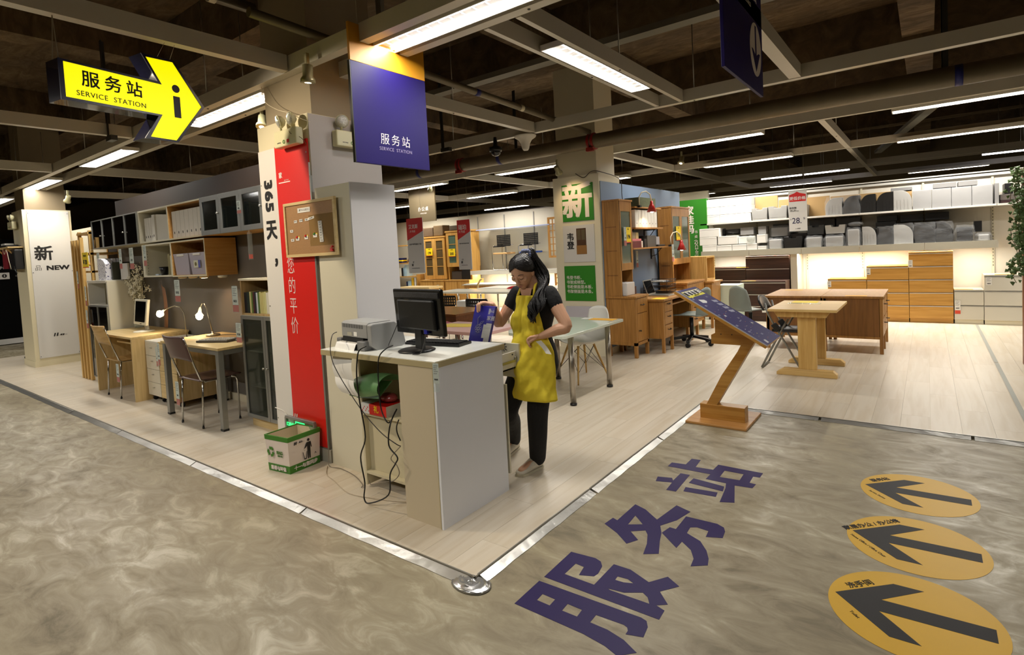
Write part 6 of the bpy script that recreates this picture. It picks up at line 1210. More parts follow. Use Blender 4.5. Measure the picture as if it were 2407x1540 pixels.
# folding chair
t = thing('folding_chair', 'black folding chair on crossed grey tube legs beside the pale oak table', 'chair', (-1.45, 7.1, 0)); gt2 = mat('grey tube', (140, 140, 134), .35, .6)
fx = -1.60
for y in (6.98, 7.34):
    part(t, 'leg', MB().tube([(fx, y, .015), (fx+.09, y, .20), (fx+.22, y, .46), (fx+.30, y, .60)], .012, 8), gt2); part(t, 'leg', MB().tube([(fx+.42, y, .015), (fx+.28, y, .28), (fx+.16, y, .5), (fx+.08, y, .66), (fx+.05, y, .78)], .012, 8), gt2)
    part(t, 'hinge', MB().ob((fx+.17, y-.015, .5), (.05, .035, .012), (.6, 0, -.8), (.8, 0, .6), YP), black, bev=.01)
part(t, 'floor_bar', MB().tube([(fx, 6.98, .015), (fx, 7.34, .015)], .012, 8), gt2)
s = part(t, 'seat', MB().surf(lambda a, b: (fx+.12+.36*a, 6.98+.36*b, .445-.02*sin(pi*b)), 8, 8), black, rec=False); md = s.modifiers.new('thick', 'SOLIDIFY'); md.thickness = .03
s = part(t, 'backrest', MB().surf(lambda a, b: (fx+.05-.05*a-.04*sin(pi*b), 6.96+.40*b, .70+.16*a-.06*(2*b-1)**2*a), 8, 10), black, rec=False); md = s.modifiers.new('thick', 'SOLIDIFY'); md.thickness = .02
solo('swivel_armrest', MB().box((-1.5, 7.9, .3), (-1.48, 7.92, .32)), black, 'x', 'chair') if 0 else None
# twin oak desks
def bigdesk(lab, x0, x1, lx):
    t = thing('desk', lab, 'desk', ((x0+x1)/2, 8.8, 0)); zt = .74
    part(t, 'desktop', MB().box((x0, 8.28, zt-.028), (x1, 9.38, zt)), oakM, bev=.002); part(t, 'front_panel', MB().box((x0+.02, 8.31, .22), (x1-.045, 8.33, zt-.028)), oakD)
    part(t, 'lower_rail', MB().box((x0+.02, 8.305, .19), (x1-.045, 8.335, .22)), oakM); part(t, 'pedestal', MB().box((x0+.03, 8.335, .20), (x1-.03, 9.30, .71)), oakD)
    for x, y in ((x1-.05, 8.31), (x0+.01, 8.31), (x1-.05, 9.30), (x0+.01, 9.30), (x1-.05, 8.72)): part(t, 'leg', MB().box((x, y, 0), (x+.04, y+.04, zt-.028)), oakM)
    if lx:
        for k_, y0 in enumerate((8.37, 8.80)):
            for z in (.22, .46): part(t, 'drawer_front', MB().box((x1-.03, y0, z), (x1-.012, y0+.38, z+.22)), oakM); part(t, 'pull', MB().cyl((x1-.012, y0+.19, z+.16), (x1+.03, y0+.19, z+.16), .006, n=8), black)
bigdesk('left oak desk of the twin pair behind the pale oak table', -1.84, -1.142, False); bigdesk('right oak desk of the twin pair, iron pulls on its side', -1.138, -.45, True)
for x, y, l in ((-1.62, 9.2, 'orange price sheet far left on the twin oak desks'), (-.75, 8.36, 'yellow price sheet near the right corner of the twin oak desks')): solo('price_card', MB().box((x-.12, y-.05, .7405), (x+.12, y+.05, .742)), mat('orange yellow card', (230, 170, 40), .5), l, 'price card')
# lectern with floor plan
t = thing('lectern', 'wooden lectern with a tilted purple floor plan board', 'lectern', (-1.45, 4.9, GZ)); lw = wood('lectern pine', (166, 114, 40), (192, 142, 66), 'x', .35)
part(t, 'base_plate', MB().box((-1.705, 4.645, GZ), (-1.2, 5.16, GZ+.022)), wood('lectern base', (176, 122, 62), (196, 146, 84), 'x', .4), bev=.005)
part(t, 'foot_block', MB().box((-1.62, 4.79, GZ+.022), (-1.245, 4.90, .13)), lw, bev=.003)
part(t, 'arm', MB().prism([[(-1.615, .03), (-1.43, .392), (-1.29, .61), (-1.262, .667), (-1.154, .694), (-1.208, .604), (-1.321, .403), (-1.477, .13), (-1.5, .03)]], lambda a, b: (a, 4.80, b), (0, .09, 0)), lw)
part(t, 'support_block', MB().prism([[(-1.505, .665), (-1.262, .665), (-1.154, .690), (-1.14, .735), (-1.47, .935), (-1.47, .76), (-1.505, .742)]], lambda a, b: (a, 4.795, b), (0, .10, 0)), lw, bev=.003)
for x in (-1.42, -1.33): part(t, 'screw', MB().cyl((x, 4.795, .752), (x, 4.792, .752), .005, n=8), ink)
A0 = Vector((-1.735, 4.605, 1.135)); B0 = Vector((-1.015, 4.605, .705)); bu = (B0-A0).normalized(); bv = Vector(YP); bn_ = bv.cross(bu)*-1
if bn_.z < 0: bn_ = -bn_
Lb = (B0-A0).length; Wb = .50
def LB(a, b, d=0): return A0+bu*a+bv*b+bn_*d
part(t, 'tilted_board', MB().ob(LB(Lb/2, Wb/2, -.012), (Lb/2, Wb/2, .012), bu, bv, bn_), lw, bev=.002); part(t, 'map_sheet', MB().ob(LB(Lb/2, Wb/2, .0015), (Lb/2-.004, Wb/2-.004, .0015), bu, bv, bn_), bluep)
part(t, 'clear_edge', MB().ob(LB(Lb/2, .002, .004), (Lb/2, .002, .004), bu, bv, bn_), mat('acrylic edge', (170, 170, 180), .2))
def mk(a0, b0, a1, b1, m, nm_='map_mark', d=.0034): part(t, nm_, MB().add([LB(a0, b0, d), LB(a1, b0, d), LB(a1, b1, d), LB(a0, b1, d)], [(0, 1, 2, 3)]), m)
mk(.035, .05, .125, .46, mat('map yellow', (214, 204, 30), .5), 'title_yellow'); mk(.04, .06, .098, .45, papergrey, 'title_strip', .0042); part(t, 'title_tab', MB().add([LB(.12, .08, .0042), LB(.14, .10, .0042), LB(.12, .14, .0042)], [(0, 1, 2)]), mat('map yellow', (214, 204, 30), .5))
text(t, '三 楼 导 购 图', LB(.069, .255, .005), .06, -bv, bu, ink, .001, sp=1.1); text(t, 'FLOOR GUIDE', LB(.112, .255, .0045), .018, -bv, bu, mat('map olive', (110, 104, 20), .6))
mg = mat('map grey', (150, 150, 170), .6)
for k_ in range(4):
    a = .215+.055*k_; m = MB(); m.add([LB(a, .36, .0036), LB(a+.035, .36, .0036), LB(a+.05, .44, .0036), LB(a+.02, .46, .0036), LB(a+.01, .40, .0036)], [(0, 1, 2, 3, 4)]); part(t, 'map_zone', m, mg, rec=False)
m = MB().add([LB(.17, .14, .0036), LB(.19, .24, .0036), LB(.215, .25, .0036), LB(.235, .20, .0036), LB(.22, .13, .0036)], [(0, 1, 2, 3, 4)]); part(t, 'map_zone', m, papergrey, rec=False)
for a, b, s, q in ((.165, .38, '卧室', mg), (.15, .06, '客厅', mg), (.26, .10, '书房', mg), (.40, .06, '儿童', mg), (.43, .14, '厨房', papergrey), (.56, .06, '餐厅', mg), (.60, .40, '出口', papergrey), (.50, .3, '办公', mg), (.66, .1, '床品', mg), (.73, .25, '灯饰', mg)): text(t, s, LB(a, b, .0036), .022, -bv, bu, q)
random.seed(11)
for k_ in range(46):
    a = random.uniform(.3, .8); b = random.uniform(.05, .46); s = random.uniform(.003, .007); mk(a, b, a+s, b+s*1.8, [mg, papergrey, mat('map orange', (200, 90, 30), .6), mat('map yellow', (214, 204, 30), .5)][k_ % 4])
text(t, '11', LB(.80, .12, .0036), .05, -bv, bu, papergrey, .003, shear=.3)

# ---------------------------------------------------------------- back display: chests of drawers
def chest(lab, x0, x1, y0, y1, z1, rows_, m, hm, z0=.07, plinth=None, topm=None, grp=None, edge_=.018):
    t = thing('chest_of_drawers', lab, 'chest of drawers', ((x0+x1)/2, (y0+y1)/2, 0), grp)
    part(t, 'carcass', MB().box((x0, y0+.02, z0), (x1, y1, z1-.02)), m); part(t, 'top_board', MB().box((x0, y0, z1-.02), (x1, y1, z1)), topm or m, bev=.001); part(t, 'plinth', MB().box((x0+.005, y0+.025, 0), (x1-.005, y0+.04, z0)), plinth or m)
    h = (z1-.02-z0)/rows_
    for k_ in range(rows_):
        d = part(t, 'drawer', MB().box((x0+.002, y0, z0+h*k_+.002), (x1-.002, y0+.02, z0+h*(k_+1)-.022)), m); part(d, 'handle_strip', MB().box((x0+.004, y0-.003, z0+h*(k_+1)-.020), (x1-.004, y0+.012, z0+h*(k_+1)-.008)), hm)
    return t
hw_ = mat('pale handle strip', (216, 210, 200), .3, .3)
chest('dark brown chest with four drawers, back left of the display', -3.66, -2.862, 11.40, 11.85, .985, 4, darkw, hw_); chest('tallest dark brown chest with five drawers at the back', -2.858, -2.08, 11.40, 11.85, 1.20, 5, darkw, hw_)
chest('low dark brown chest with two drawers in front left', -3.46, -2.85, 10.90, 11.38, .52, 2, darkw, hw_); chest('dark brown chest with three drawers in front right', -2.846, -2.06, 10.90, 11.38, .75, 3, darkw, hw_)
solo('display_fin', MB().box((-2.04, 11.3, 0), (-1.93, 11.9, 1.22)), mat('cream fin', (206, 198, 178), .5), 'cream upright divider beside the tallest dark chest', 'divider')
chest('lowest golden oak chest, left step of the golden row', -1.455, -.862, 11.40, 11.85, .745, 3, goldw, hw_); chest('middle golden oak chest with four drawers', -.858, -.262, 11.40, 11.85, .96, 4, goldw, hw_); chest('tallest golden oak chest with five drawers', -.258, .325, 11.40, 11.85, 1.185, 5, goldw, hw_)
wch = mat('white chest', (206, 202, 188), .4); gst = mat('grey handle strip', (150, 148, 140), .4)
chest('white chest with two wide drawers beside the golden oak chests', .335, .70, 11.40, 11.85, .555, 2, wch, gst, plinth=cream); chest('taller white chest with three drawers at the right', .704, 1.50, 11.38, 11.85, .79, 3, wch, gst, plinth=cream)
for lab, x, y, z, w, h in [('price tag on the left dark chest', -3.61, 11.39, .93, .06, .21), ('price tag on the front right dark chest', -2.82, 10.89, .69, .07, .22), ('price tag beside the foot of the front dark chest', -2.42, 10.88, .40, .09, .32), ('price tag on the lowest golden oak chest', -1.43, 11.39, .70, .06, .14), ('price tag on the middle golden oak chest', -.83, 11.39, .93, .06, .16), ('price tag on the tallest golden oak chest', -.235, 11.385, 1.05, .06, .17), ('price tag with a red foot on the first white chest', .375, 11.385, .38, .07, .22), ('lilac price tag on the taller white chest', .76, 11.37, .75, .07, .17)]:
    paper_tag(lab, (x, y, z), w, h, XP, ('¥899',), red='red foot' in lab, holder=False)
for lab, x, y, z in [('orange card on the front right dark chest top', -2.7, 10.97, .751), ('red and white card on the low dark chest top', -3.3, 10.97, .521), ('orange card on the first white chest top', .45, 11.45, .556), ('orange card on the taller white chest top', .95, 11.42, .791), ('red corner card on the four-drawer dark chest', -2.92, 11.42, .986), ('yellow card on the lowest golden chest', -1.3, 11.45, .746)]: solo('price_card', MB().box((x-.12, y-.04, z), (x+.12, y+.04, z+.002)), mat('orange yellow card', (230, 170, 40), .5), lab, 'price card')
# shelves
t = thing('display_shelf', 'lower long white display shelf with a deep grey front lip', 'shelf', (-1.4, 11.5, 1.22)); shm = mat('shelf lip grey', (176, 170, 152), .45)
bb = [-3.66, -2.74, -1.84, -.94, -.04, .86]
for i in range(5):
    part(t, 'shelf_board', MB().box((bb[i]+.003, 11.21, 1.31), (bb[i+1]-.003, 11.91, 1.33)), whitem); part(t, 'front_lip', MB().box((bb[i]+.004, 11.20, 1.22), (bb[i+1]-.004, 11.212, 1.335)), shm, bev=.001)
    part(t, 'bracket', MB().box((bb[i+1]-.012, 11.23, 1.22), (bb[i+1]+.006, 11.26, 1.31)), whitem)
part(t, 'strip_light', MB().box((-3.5, 11.36, 1.232), (.8, 11.48, 1.262)), mat('strip light body', (236, 234, 226), .4))
t = thing('display_shelf', 'upper long white display shelf carrying stacked boxes and bins', 'shelf', (-1.4, 11.6, 1.86))
for i in range(5): part(t, 'shelf_board', MB().box((bb[i]+.003-(.03 if i == 0 else 0), 11.30, 1.862), (bb[i+1]-.003, 11.91, 1.892)), whitem, bev=.003)
part(t, 'shelf_board', MB().box((.863, 11.30, 1.862), (2.2, 11.91, 1.892)), whitem)
# boxes and goods: (x0,x1,z0,z1,kind)
wbx = mat('white carton', (242, 240, 234), .6, var=.03, vs=3); kraft = mat('kraft board', (176, 142, 92), .7, var=.08, vs=4); gsm = mat('grey metal box', (132, 130, 128), .4); bkb = mat('black box', (18, 17, 16), .4); wrapm = film('crinkled film'); grp_ = mat('grey plastic bin', (156, 154, 150), .4, var=.12, vs=8)
def carton(lab, x0, x1, y0, y1, z0, z1, m, g_=None, cat='box', name='carton', band=True):
    t = thing(name, lab, cat, ((x0+x1)/2, (y0+y1)/2, z0), g_); part(t, 'body', MB().box((x0+.002, y0, z0+.0005), (x1-.002, y1, z1-.002)), m, bev=.004)
    if band: part(t, 'lid_seam', MB().box((x0+.004, y0-.001, z1-.03), (x1-.004, y0, z1-.028)), mat('seam shadow', (120, 112, 100), .8))
    return t
ords = ['left', 'middle', 'right']; lv = ['bottom', 'middle', 'top']
for r in range(3):
    for c in range(3): carton('white carton, %s column, %s row of the block on the upper shelf' % (ords[c], lv[r]), -3.60+.295*c+.012*(r % 2), -3.60+.295*(c+1)+.012*(r % 2), 11.33, 11.7, 1.893+.158*r, 1.893+.158*(r+1)-.002, wbx, 'white cartons on the upper shelf')
carton('kraft panel behind the two grey bins on the upper shelf, left', -2.70, -2.29, 11.62, 11.66, 1.893, 2.35, kraft, band=False); carton('kraft panel behind the price banner on the upper shelf', -2.28, -1.42, 11.62, 11.66, 1.893, 2.26, kraft, band=False); carton('kraft panel behind the film wrapped bins', -1.41, -.2, 11.62, 11.66, 1.893, 2.24, kraft, band=False)
def hbin(lab, x0, x1, z0, z1, m, wrap=False, y0=11.34):
    t = thing('storage_bin', lab, 'storage bin', ((x0+x1)/2, y0+.2, z0)); w = x1-x0
    prof = [(x0+.015, z0), (x1-.015, z0), (x1, z1), (x1-w*.3, z1), (x1-w*.33, z1-.035), (x0+w*.33, z1-.035), (x0+w*.3, z1), (x0, z1)]
    part(t, 'body', MB().prism([prof], lambda a, b: (a, y0, b+.0006), (0, .3, 0)), m, bev=.006); part(t, 'inset', MB().prism([[(x0+.03, z0+.03), (x1-.03, z0+.03), (x1-.02, z1-.06), (x0+.02, z1-.06)]], lambda a, b: (a, y0-.001, b), (0, -.002, 0)), m); return t
hbin('left grey plastic bin with a handle cutout on the upper shelf', -2.71, -2.42, 1.893, 2.12, grp_); hbin('right grey plastic bin with a handle cutout on the upper shelf', -2.41, -2.08, 1.893, 2.132, grp_); hbin('grey plastic bin half behind the price banner', -2.07, -1.75, 1.893, 2.12, grp_)
def magrack(lab, x0, x1, z0, h, m, wrap=0, rev=False, y0=11.34, seed=0):
    """curved-top plastic magazine rack, optional loose film bag"""
    t = thing('magazine_rack', lab, 'magazine rack', ((x0+x1)/2, y0+.12, z0)); w = x1-x0; pr_ = []
    for i in range(9): a = pi/2*i/8; pr_.append((w*(1-.72*(1-sin(a))) if 0 else w-.72*w*(1-cos(a)) if 0 else 0, 0)) if 0 else None
    top = [(x0+w*.0+.62*w*(1-cos(pi/2*i/7)), z0+h*.42+h*.58*sin(pi/2*i/7)) for i in range(8)]
    prof = [(x0, z0), (x1, z0), (x1, z0+h)]+[p for p in reversed(top)]
    if rev: prof = [(x0+x1-a, b) for a, b in prof]
    part(t, 'shell', MB().prism([prof], lambda a, b: (a, y0, b+.0008), (0, .24, 0)), m, bev=.004); rm = MB()
    for i in range(1, 5): x = x0+w*i/5; rm.box((x-.002, y0-.003, z0+.02), (x+.002, y0, z0+h*.55))
    part(t, 'rib', rm, m)
    if wrap:
        def bag(u, v):
            a = 2*pi*u; cx = (x0+x1)/2; nn = noise.noise(Vector((cos(a)*2+seed, sin(a)*2, v*4+seed)))*.022
            ww = (w/2+.014+nn)*(1-.12*max(0, v-.8)/.2); return (cx+ww*max(-1, min(1, 1.25*cos(a))), y0+.12+(.138+nn)*max(-1, min(1, 1.25*sin(a))), z0+.001+(h+.02)*v+nn*.6*v)
        part(t, 'film_bag', MB().surf(bag, 28, 10), wrapm, rec=False)
    return t
gl = mat('silver grey plastic', (166, 164, 160), .35); dkp = mat('anthracite plastic', (30, 29, 28), .3)
magrack('silver magazine rack in film on the upper shelf', -1.455, -1.20, 1.893, .30, gl, 1, seed=1); magrack('black magazine rack in shiny film on the upper shelf', -1.18, -.93, 1.893, .31, dkp, 1, seed=2); magrack('first bare black magazine rack on the upper shelf', -.925, -.70, 1.893, .31, dkp); magrack('second bare black magazine rack on the upper shelf', -.69, -.455, 1.893, .32, dkp); magrack('bare grey magazine rack beside the second black one', -.45, -.20, 1.893, .33, gl, rev=True)
for k_ in range(4): t = carton('film-wrapped grey box %s of the row of four on the upper shelf' % ['one', 'two', 'three', 'four'][k_], -.19+.252*k_, .06+.252*k_, 11.36, 11.7, 1.893, 2.20, mat('mid grey carton', (150, 148, 146), .45), 'wrapped grey boxes', band=False); part(t, 'film', MB().surf(lambda u, v, k_=k_: (-.19+.252*k_+.25*u, 11.35+.006*noise.noise(Vector((u*6+k_, v*6, k_))), 1.895+.305*v), 8, 8), wrapm, rec=False)
for a, b, l in ((-.50, -.20, 'flat grey box high behind the grey magazine rack'), (.08, .38, 'flat grey box on top of the wrapped row, left'), (.40, .64, 'flat grey box on top of the wrapped row, right')): carton(l, a, b, 11.62 if a < 0 else 11.4, 11.85, 2.21, 2.29, gsm, band=False)
carton('tall grey carton at the right end of the upper shelf', .835, .89, 11.36, 11.8, 1.893, 2.21, gsm, band=False); carton('dark red black box with a metal plate, right end of the upper shelf', .90, 1.10, 11.4, 11.8, 1.893, 1.94, mat('dark maroon box', (40, 14, 16), .4), band=False); carton('grey brown box on the dark red one', .90, 1.10, 11.4, 11.8, 1.941, 2.03, mat('taupe box', (84, 76, 70), .5), band=False); carton('dark upright box at the right end behind the ivy', .96, 1.06, 11.45, 11.8, 2.031, 2.2, bkb, band=False)
# lower shelf goods
Z1 = 1.3305; wl = 'white cartons on the lower shelf'
for x0, x1, z0, z1, l in [(-3.64, -3.355, Z1, 1.455, 'first'), (-3.35, -3.065, Z1, 1.445, 'second'), (-3.06, -2.79, Z1, 1.445, 'third'), (-2.785, -2.60, Z1, 1.455, 'fourth'), (-2.59, -2.445, Z1, 1.40, 'fifth')]: carton(l+' white carton in the bottom row of the lower shelf', x0, x1, 11.24, 11.55, z0, z1, wbx, wl)
carton('white carton at the left of the middle row on the lower shelf', -3.69, -3.35, 11.24, 11.55, 1.456, 1.62, wbx, wl); carton('wide white carton with an open flap in the middle row', -3.33, -2.96, 11.24, 11.55, 1.456, 1.625, wbx, wl); carton('white carton behind the round jar', -2.955, -2.66, 11.3, 11.6, 1.456, 1.60, wbx, wl); carton('white carton on top at the left end of the lower shelf', -3.69, -3.295, 11.24, 11.55, 1.621, 1.79, wbx, wl); carton('white carton right of the round jar', -2.60, -2.445, 11.24, 11.55, 1.456, 1.62, wbx, wl)
t = thing('steel_drum', 'dark metal roll between the top cartons on the lower shelf', 'roll', (-3.1, 11.5, 1.63)); part(t, 'roll', MB().cyl((-3.26, 11.5, 1.70), (-2.94, 11.5, 1.70), .055, n=20), mat('dark film roll', (56, 54, 52), .3, .4)); part(t, 'flange', MB().cyl((-3.28, 11.5, 1.70), (-3.25, 11.5, 1.70), .075, n=20), blackm); part(t, 'flange', MB().cyl((-2.95, 11.5, 1.70), (-2.92, 11.5, 1.70), .075, n=20), blackm)
carton('plain grey box right of the dark metal roll', -2.925, -2.68, 11.35, 11.6, 1.626, 1.77, gsm, band=False); carton('grey box with a ring on top, lower shelf', -2.60, -2.455, 11.35, 11.6, 1.625, 1.775, gsm, band=False)
solo('jar', MB().ell((-2.72, 11.27, 1.535), (.075, .06, .072), 18, 10), mat('clear jar', (196, 196, 190), .08, trans=.55), 'round clear plastic jar lying on the cartons', 'jar')
def lump(lab, x0, x1, z0, z1, m, seed, y0=11.26, d=.26):
    t = thing('wrapped_goods', lab, 'wrapped goods', ((x0+x1)/2, y0+d/2, z0)); cx = (x0+x1)/2; w = (x1-x0)/2
    part(t, 'contents', MB().box((x0+.03, y0+.03, z0+.0008), (x1-.03, y0+d-.03, z1-.04)), m, bev=.02)
    def f(u, v):
        a = 2*pi*u; nn = noise.noise(Vector((cos(a)*2.2+seed, sin(a)*2.2, v*4)))*.03; s = 1-.25*max(0, v-.7)/.3
        return (cx+(w+nn*.6)*s*max(-1, min(1, 1.3*cos(a))), y0+d/2+(d/2-.004+nn*.5)*s*max(-1, min(1, 1.3*sin(a))), z0+.001+(z1-z0-.01)*v+nn*.5*v)
    part(t, 'film_bag', MB().surf(f, 30, 12), wrapm, rec=False); return t
lump('wide film bag with grey racks above the carton row, lower shelf', -2.42, -2.06, 1.56, 1.77, gsm, 3, 11.4); lump('low film bag left of the black bin on the lower shelf', -2.43, -2.15, Z1, 1.55, gl, 5); t = hbin('black plastic bin tipped forward on the lower shelf', -2.14, -1.83, Z1, 1.545, dkp, y0=11.24); hbin('dark grey bin behind the price banner foot', -1.78, -1.49, 1.56, 1.73, mat('charcoal bin', (58, 60, 60), .4), y0=11.42); hbin('white handled bin on the lower shelf right of the banner', -1.48, -1.16, 1.56, 1.715, mat('white bin', (216, 216, 212), .35), y0=11.40)
lump('film bag with grey bins under the white handled bin, left', -1.80, -1.50, Z1, 1.555, grp_, 8); lump('film bag with grey bins under the white handled bin, right', -1.49, -1.16, Z1, 1.555, grp_, 9); lump('crumpled film bag beside the white handled bin', -1.15, -.915, Z1, 1.66, grp_, 10); solo('film_roll', MB().ell((-1.0, 11.4, 1.71), (.125, .1, .045), 20, 8), wrapm, 'rolled bundle of clear film on top of a wrapped bin', 'film')
hbin('hidden bin', 0, 0, 0, 0, dkp) if 0 else None
magrack('grey oval rack on the lower shelf', -.905, -.70, Z1, .32, gl, 0, True, seed=11); magrack('black rack in glossy streaked film, lower shelf', -.685, -.46, Z1, .29, dkp, 1, True, seed=12); magrack('pale rack in crinkled film beside the glossy black one', -.455, -.19, Z1, .32, gl, 1, True, seed=13); magrack('anthracite rack in loose film, lower shelf', -.175, .10, Z1, .32, dkp, 1, True, seed=14); magrack('anthracite rack in torn film, second from the right end', .105, .33, Z1, .32, dkp, 1, True, seed=15)
lump('glossy black bag bundle near the right end of the lower shelf', .345, .60, Z1, 1.60, dkp, 16); lump('small film bag at the very right end of the lower shelf', .605, .80, Z1, 1.47, gl, 17); carton('black box with a white figure print at the right end', .595, .69, 11.45, 11.7, 1.475, 1.645, bkb, band=False); text(None, 'h', (.64, 11.449, 1.57), .12, XP, ZP, paper) if 0 else None
for x0, x1, z0, z1, l in [(-.73, -.43, 1.62, 1.725, 'black box stacked behind the glossy rack'), (-.71, -.41, 1.727, 1.83, 'upper black box behind the glossy rack'), (-.37, -.05, 1.70, 1.82, 'long dark box behind the pale rack'), (-.03, .29, 1.70, 1.83, 'long dark box behind the anthracite racks'), (-2.4, -2.0, 1.62, 1.80, 'dark box deep behind the wide film bag'), (-1.77, -1.35, 1.62, 1.84, 'dark boxes deep behind the dark grey bin'), (-1.33, -.95, 1.55, 1.84, 'dark boxes deep behind the white handled bin')]: carton(l, x0, x1, 11.66, 11.88, z0, z1, bkb, band=False)
for x0, x1, z in ((-.73, .3, 1.60), (-2.4, -.95, 1.60)): solo('stacking_board', MB().box((x0, 11.62, Z1), (x1, 11.88, z)), mat('dark brown box', (46, 36, 28), .6), 'row of dark boxes deep at the back of the lower shelf, '+('right' if x0 > -1 else 'left'), 'box')
# green wall lettering
tg = thing('wall_lettering', 'white characters running down the bright green wall', 'lettering', (-3.95, 11.29, 1.2))
for c, z in zip('家佳码', (2.17, 1.98, 1.79)): text(tg, c, (-3.90, 11.297, z), .19, XP, ZP, wt, .004)
text(tg, '书', (-3.775, 11.297, 1.735), .07, XP, ZP, wt); text(tg, '桌', (-3.775, 11.297, 1.64), .07, XP, ZP, wt); text(tg, '(QC2-01)', (-3.775, 11.297, 1.41), .085, ZN, XP, wt, .001)
spot('green_wall_spot', (-3.9, 10.7, 2.85), (-3.93, 11.3, 2.25), 14, 60, .8, (1, .95, .7))
# ivy on a wooden post at the right edge
solo('wooden_post', MB().box((.835, 8.2, 0), (.93, 8.3, 2.12)), wood('red brown post', (110, 58, 30), (134, 76, 44), 'z', .45), 'red brown wooden post at the right edge of the photo', 'post')
t = thing('hanging_ivy', 'green ivy hanging down in front of the wooden post at the right edge', 'plant', (.78, 8.05, .9)); random.seed(5); lf = MB(); vn = MB()
for k_ in range(9):
    x = .86+random.uniform(-.07, .07); y = 8.08+random.uniform(-.06, .05); n_ = random.randint(9, 15); L = [2.16, 1.0+.3*random.random()]
    if k_ == 0: x = .75; L[1] = .92
    if k_ == 1: x = .78; L[1] = 1.02
    pts = [(x+.03*sin(i*1.3+k_), y+.02*cos(i*1.1+k_), L[0]+(L[1]-L[0])*i/n_) for i in range(n_+1)]; vn.tube(pts, .003, 5)
    for i in range(70 if k_ > 1 else 60):
        f = random.random()**.9; j = min(n_-1, int(f*n_)); p_ = Vector(pts[j]).lerp(Vector(pts[j+1]), random.random())+Vector((random.uniform(-.06, .06)*(1-.45*f), random.uniform(-.06, .04), random.uniform(-.03, .03)))
        ax = Vector((random.uniform(-1, 1), -1, random.uniform(-.3, 1))).normalized(); a, b = perp(ax); th = random.uniform(0, 6.28); a, b = a*cos(th)+b*sin(th), b*cos(th)-a*sin(th); s = random.uniform(.018, .036)
        o_ = p_; lf.add([o_, o_+a*s*.9+b*s*.2, o_+a*s*.6+b*s*.7, o_+b*s*1.5+ax*s*.3, o_-a*s*.6+b*s*.7, o_-a*s*.9+b*s*.2, o_+b*s*.6+ax*s*.25], [(0, 1, 6), (1, 2, 6), (2, 3, 6), (3, 4, 6), (4, 5, 6), (5, 0, 6)])
part(t, 'stems', vn, mat('ivy stem', (90, 80, 40), .7), kind='stuff'); part(t, 'leaves', lf, leafm, kind='stuff', rec=False)

# ---------------------------------------------------------------- back middle hall
lo = wood('light oak far', (178, 128, 56), (202, 156, 84), 'z', .45)
def dresser(lab, x0, x1, y, zb, zt, price, doors=2, glassm=None, open_niche=False, ml=.12):
    t = thing('dresser', lab, 'cabinet', ((x0+x1)/2, y+.25, 0)); gm_ = glassm or mat('dim brown glass', (92, 76, 50), .12)
    part(t, 'base', MB().box((x0-ml, y-.10, 0), (x1, y+.5, zb)), lo); part(t, 'counter_top', MB().box((x0-ml-.005, y-.12, zb), (x1+.005, y+.5, zb+.025)), lo)
    z0 = zb+.025+(.36 if open_niche else .02); part(t, 'upper_case', MB().box((x0, y+.03, z0), (x1, y+.4, zt)), lo); part(t, 'cornice', MB().box((x0-.03, y-.01, zt), (x1+.03, y+.42, zt+.04)), lo)
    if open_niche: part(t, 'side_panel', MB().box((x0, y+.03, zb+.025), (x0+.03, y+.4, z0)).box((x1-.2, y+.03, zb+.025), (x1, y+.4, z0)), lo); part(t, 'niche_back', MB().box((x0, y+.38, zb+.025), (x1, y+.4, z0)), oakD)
    for i in range(doors):
        a = x0+(x1-x0)*i/doors; b = x0+(x1-x0)*(i+1)/doors; w = .085; d = part(t, 'door', MB().box((a, y, z0), (a+w, y+.03, zt)).box((b-w, y, z0), (b, y+.03, zt)).box((a+w, y, z0), (b-w, y+.03, z0+.11)).box((a+w, y, zt-.09), (b-w, y+.03, zt)), lo); part(d, 'glass_pane', MB().box((a+w, y+.01, z0+.11), (b-w, y+.02, zt-.09)), gm_)
        for j in range(1, 3 if open_niche else 4): z = z0+.11+(zt-z0-.2)*j/(3 if open_niche else 4); part(d, 'glazing_bar', MB().box((a+w, y+.004, z), (b-w, y+.01, z+.018)), lo)
    part(t, 'door_knob', MB().cyl((x1+.0, y-.02, (z0+zt)/2), (x1, y, (z0+zt)/2), .015, n=10), clear) if 0 else None
    part(t, 'drawer_front', MB().box((x0-ml+.02, y-.115, zb*.5), ((x0+x1)/2, y-.10, zb-.02)), lo); part(t, 'drawer_front', MB().box(((x0+x1)/2+.02, y-.115, zb*.5), (x1, y-.10, zb-.02)), lo); part(t, 'bar_handle', MB().cyl(((x0+x1)/2+.25, y-.14, zb-.12), (x1-.25, y-.14, zb-.12), .01, n=8), alu)
dresser('light oak glazed dresser in the back hall, price 1799', -11.72, -10.87, 11.3, .80, 2.03, '1799'); dresser('taller light oak dresser with an open niche, price 2355', -10.80, -9.92, 11.3, .80, 2.15, '2355', glassm=mat('teal glass', (84, 104, 88), .12), open_niche=True, ml=.03)
def fcard(lab, x0, x1, z0, z1, y, s): t = thing('price_card', lab, 'price card', ((x0+x1)/2, y, z0)); part(t, 'card', MB().box((x0, y, z0+.012), (x1, y+.003, z1)), yel_card); part(t, 'red_line', MB().box((x0, y, z0), (x1, y+.003, z0+.012)), redp); text(t, s, ((x0+x1)/2, y-.001, z0+(z1-z0)*.36), (z1-z0)*.42, XP, ZP, ink, .002, xs=.75); text(t, '大优惠', ((x0+x1)/2, y-.001, z1-.03), .03, XP, ZP, ink)
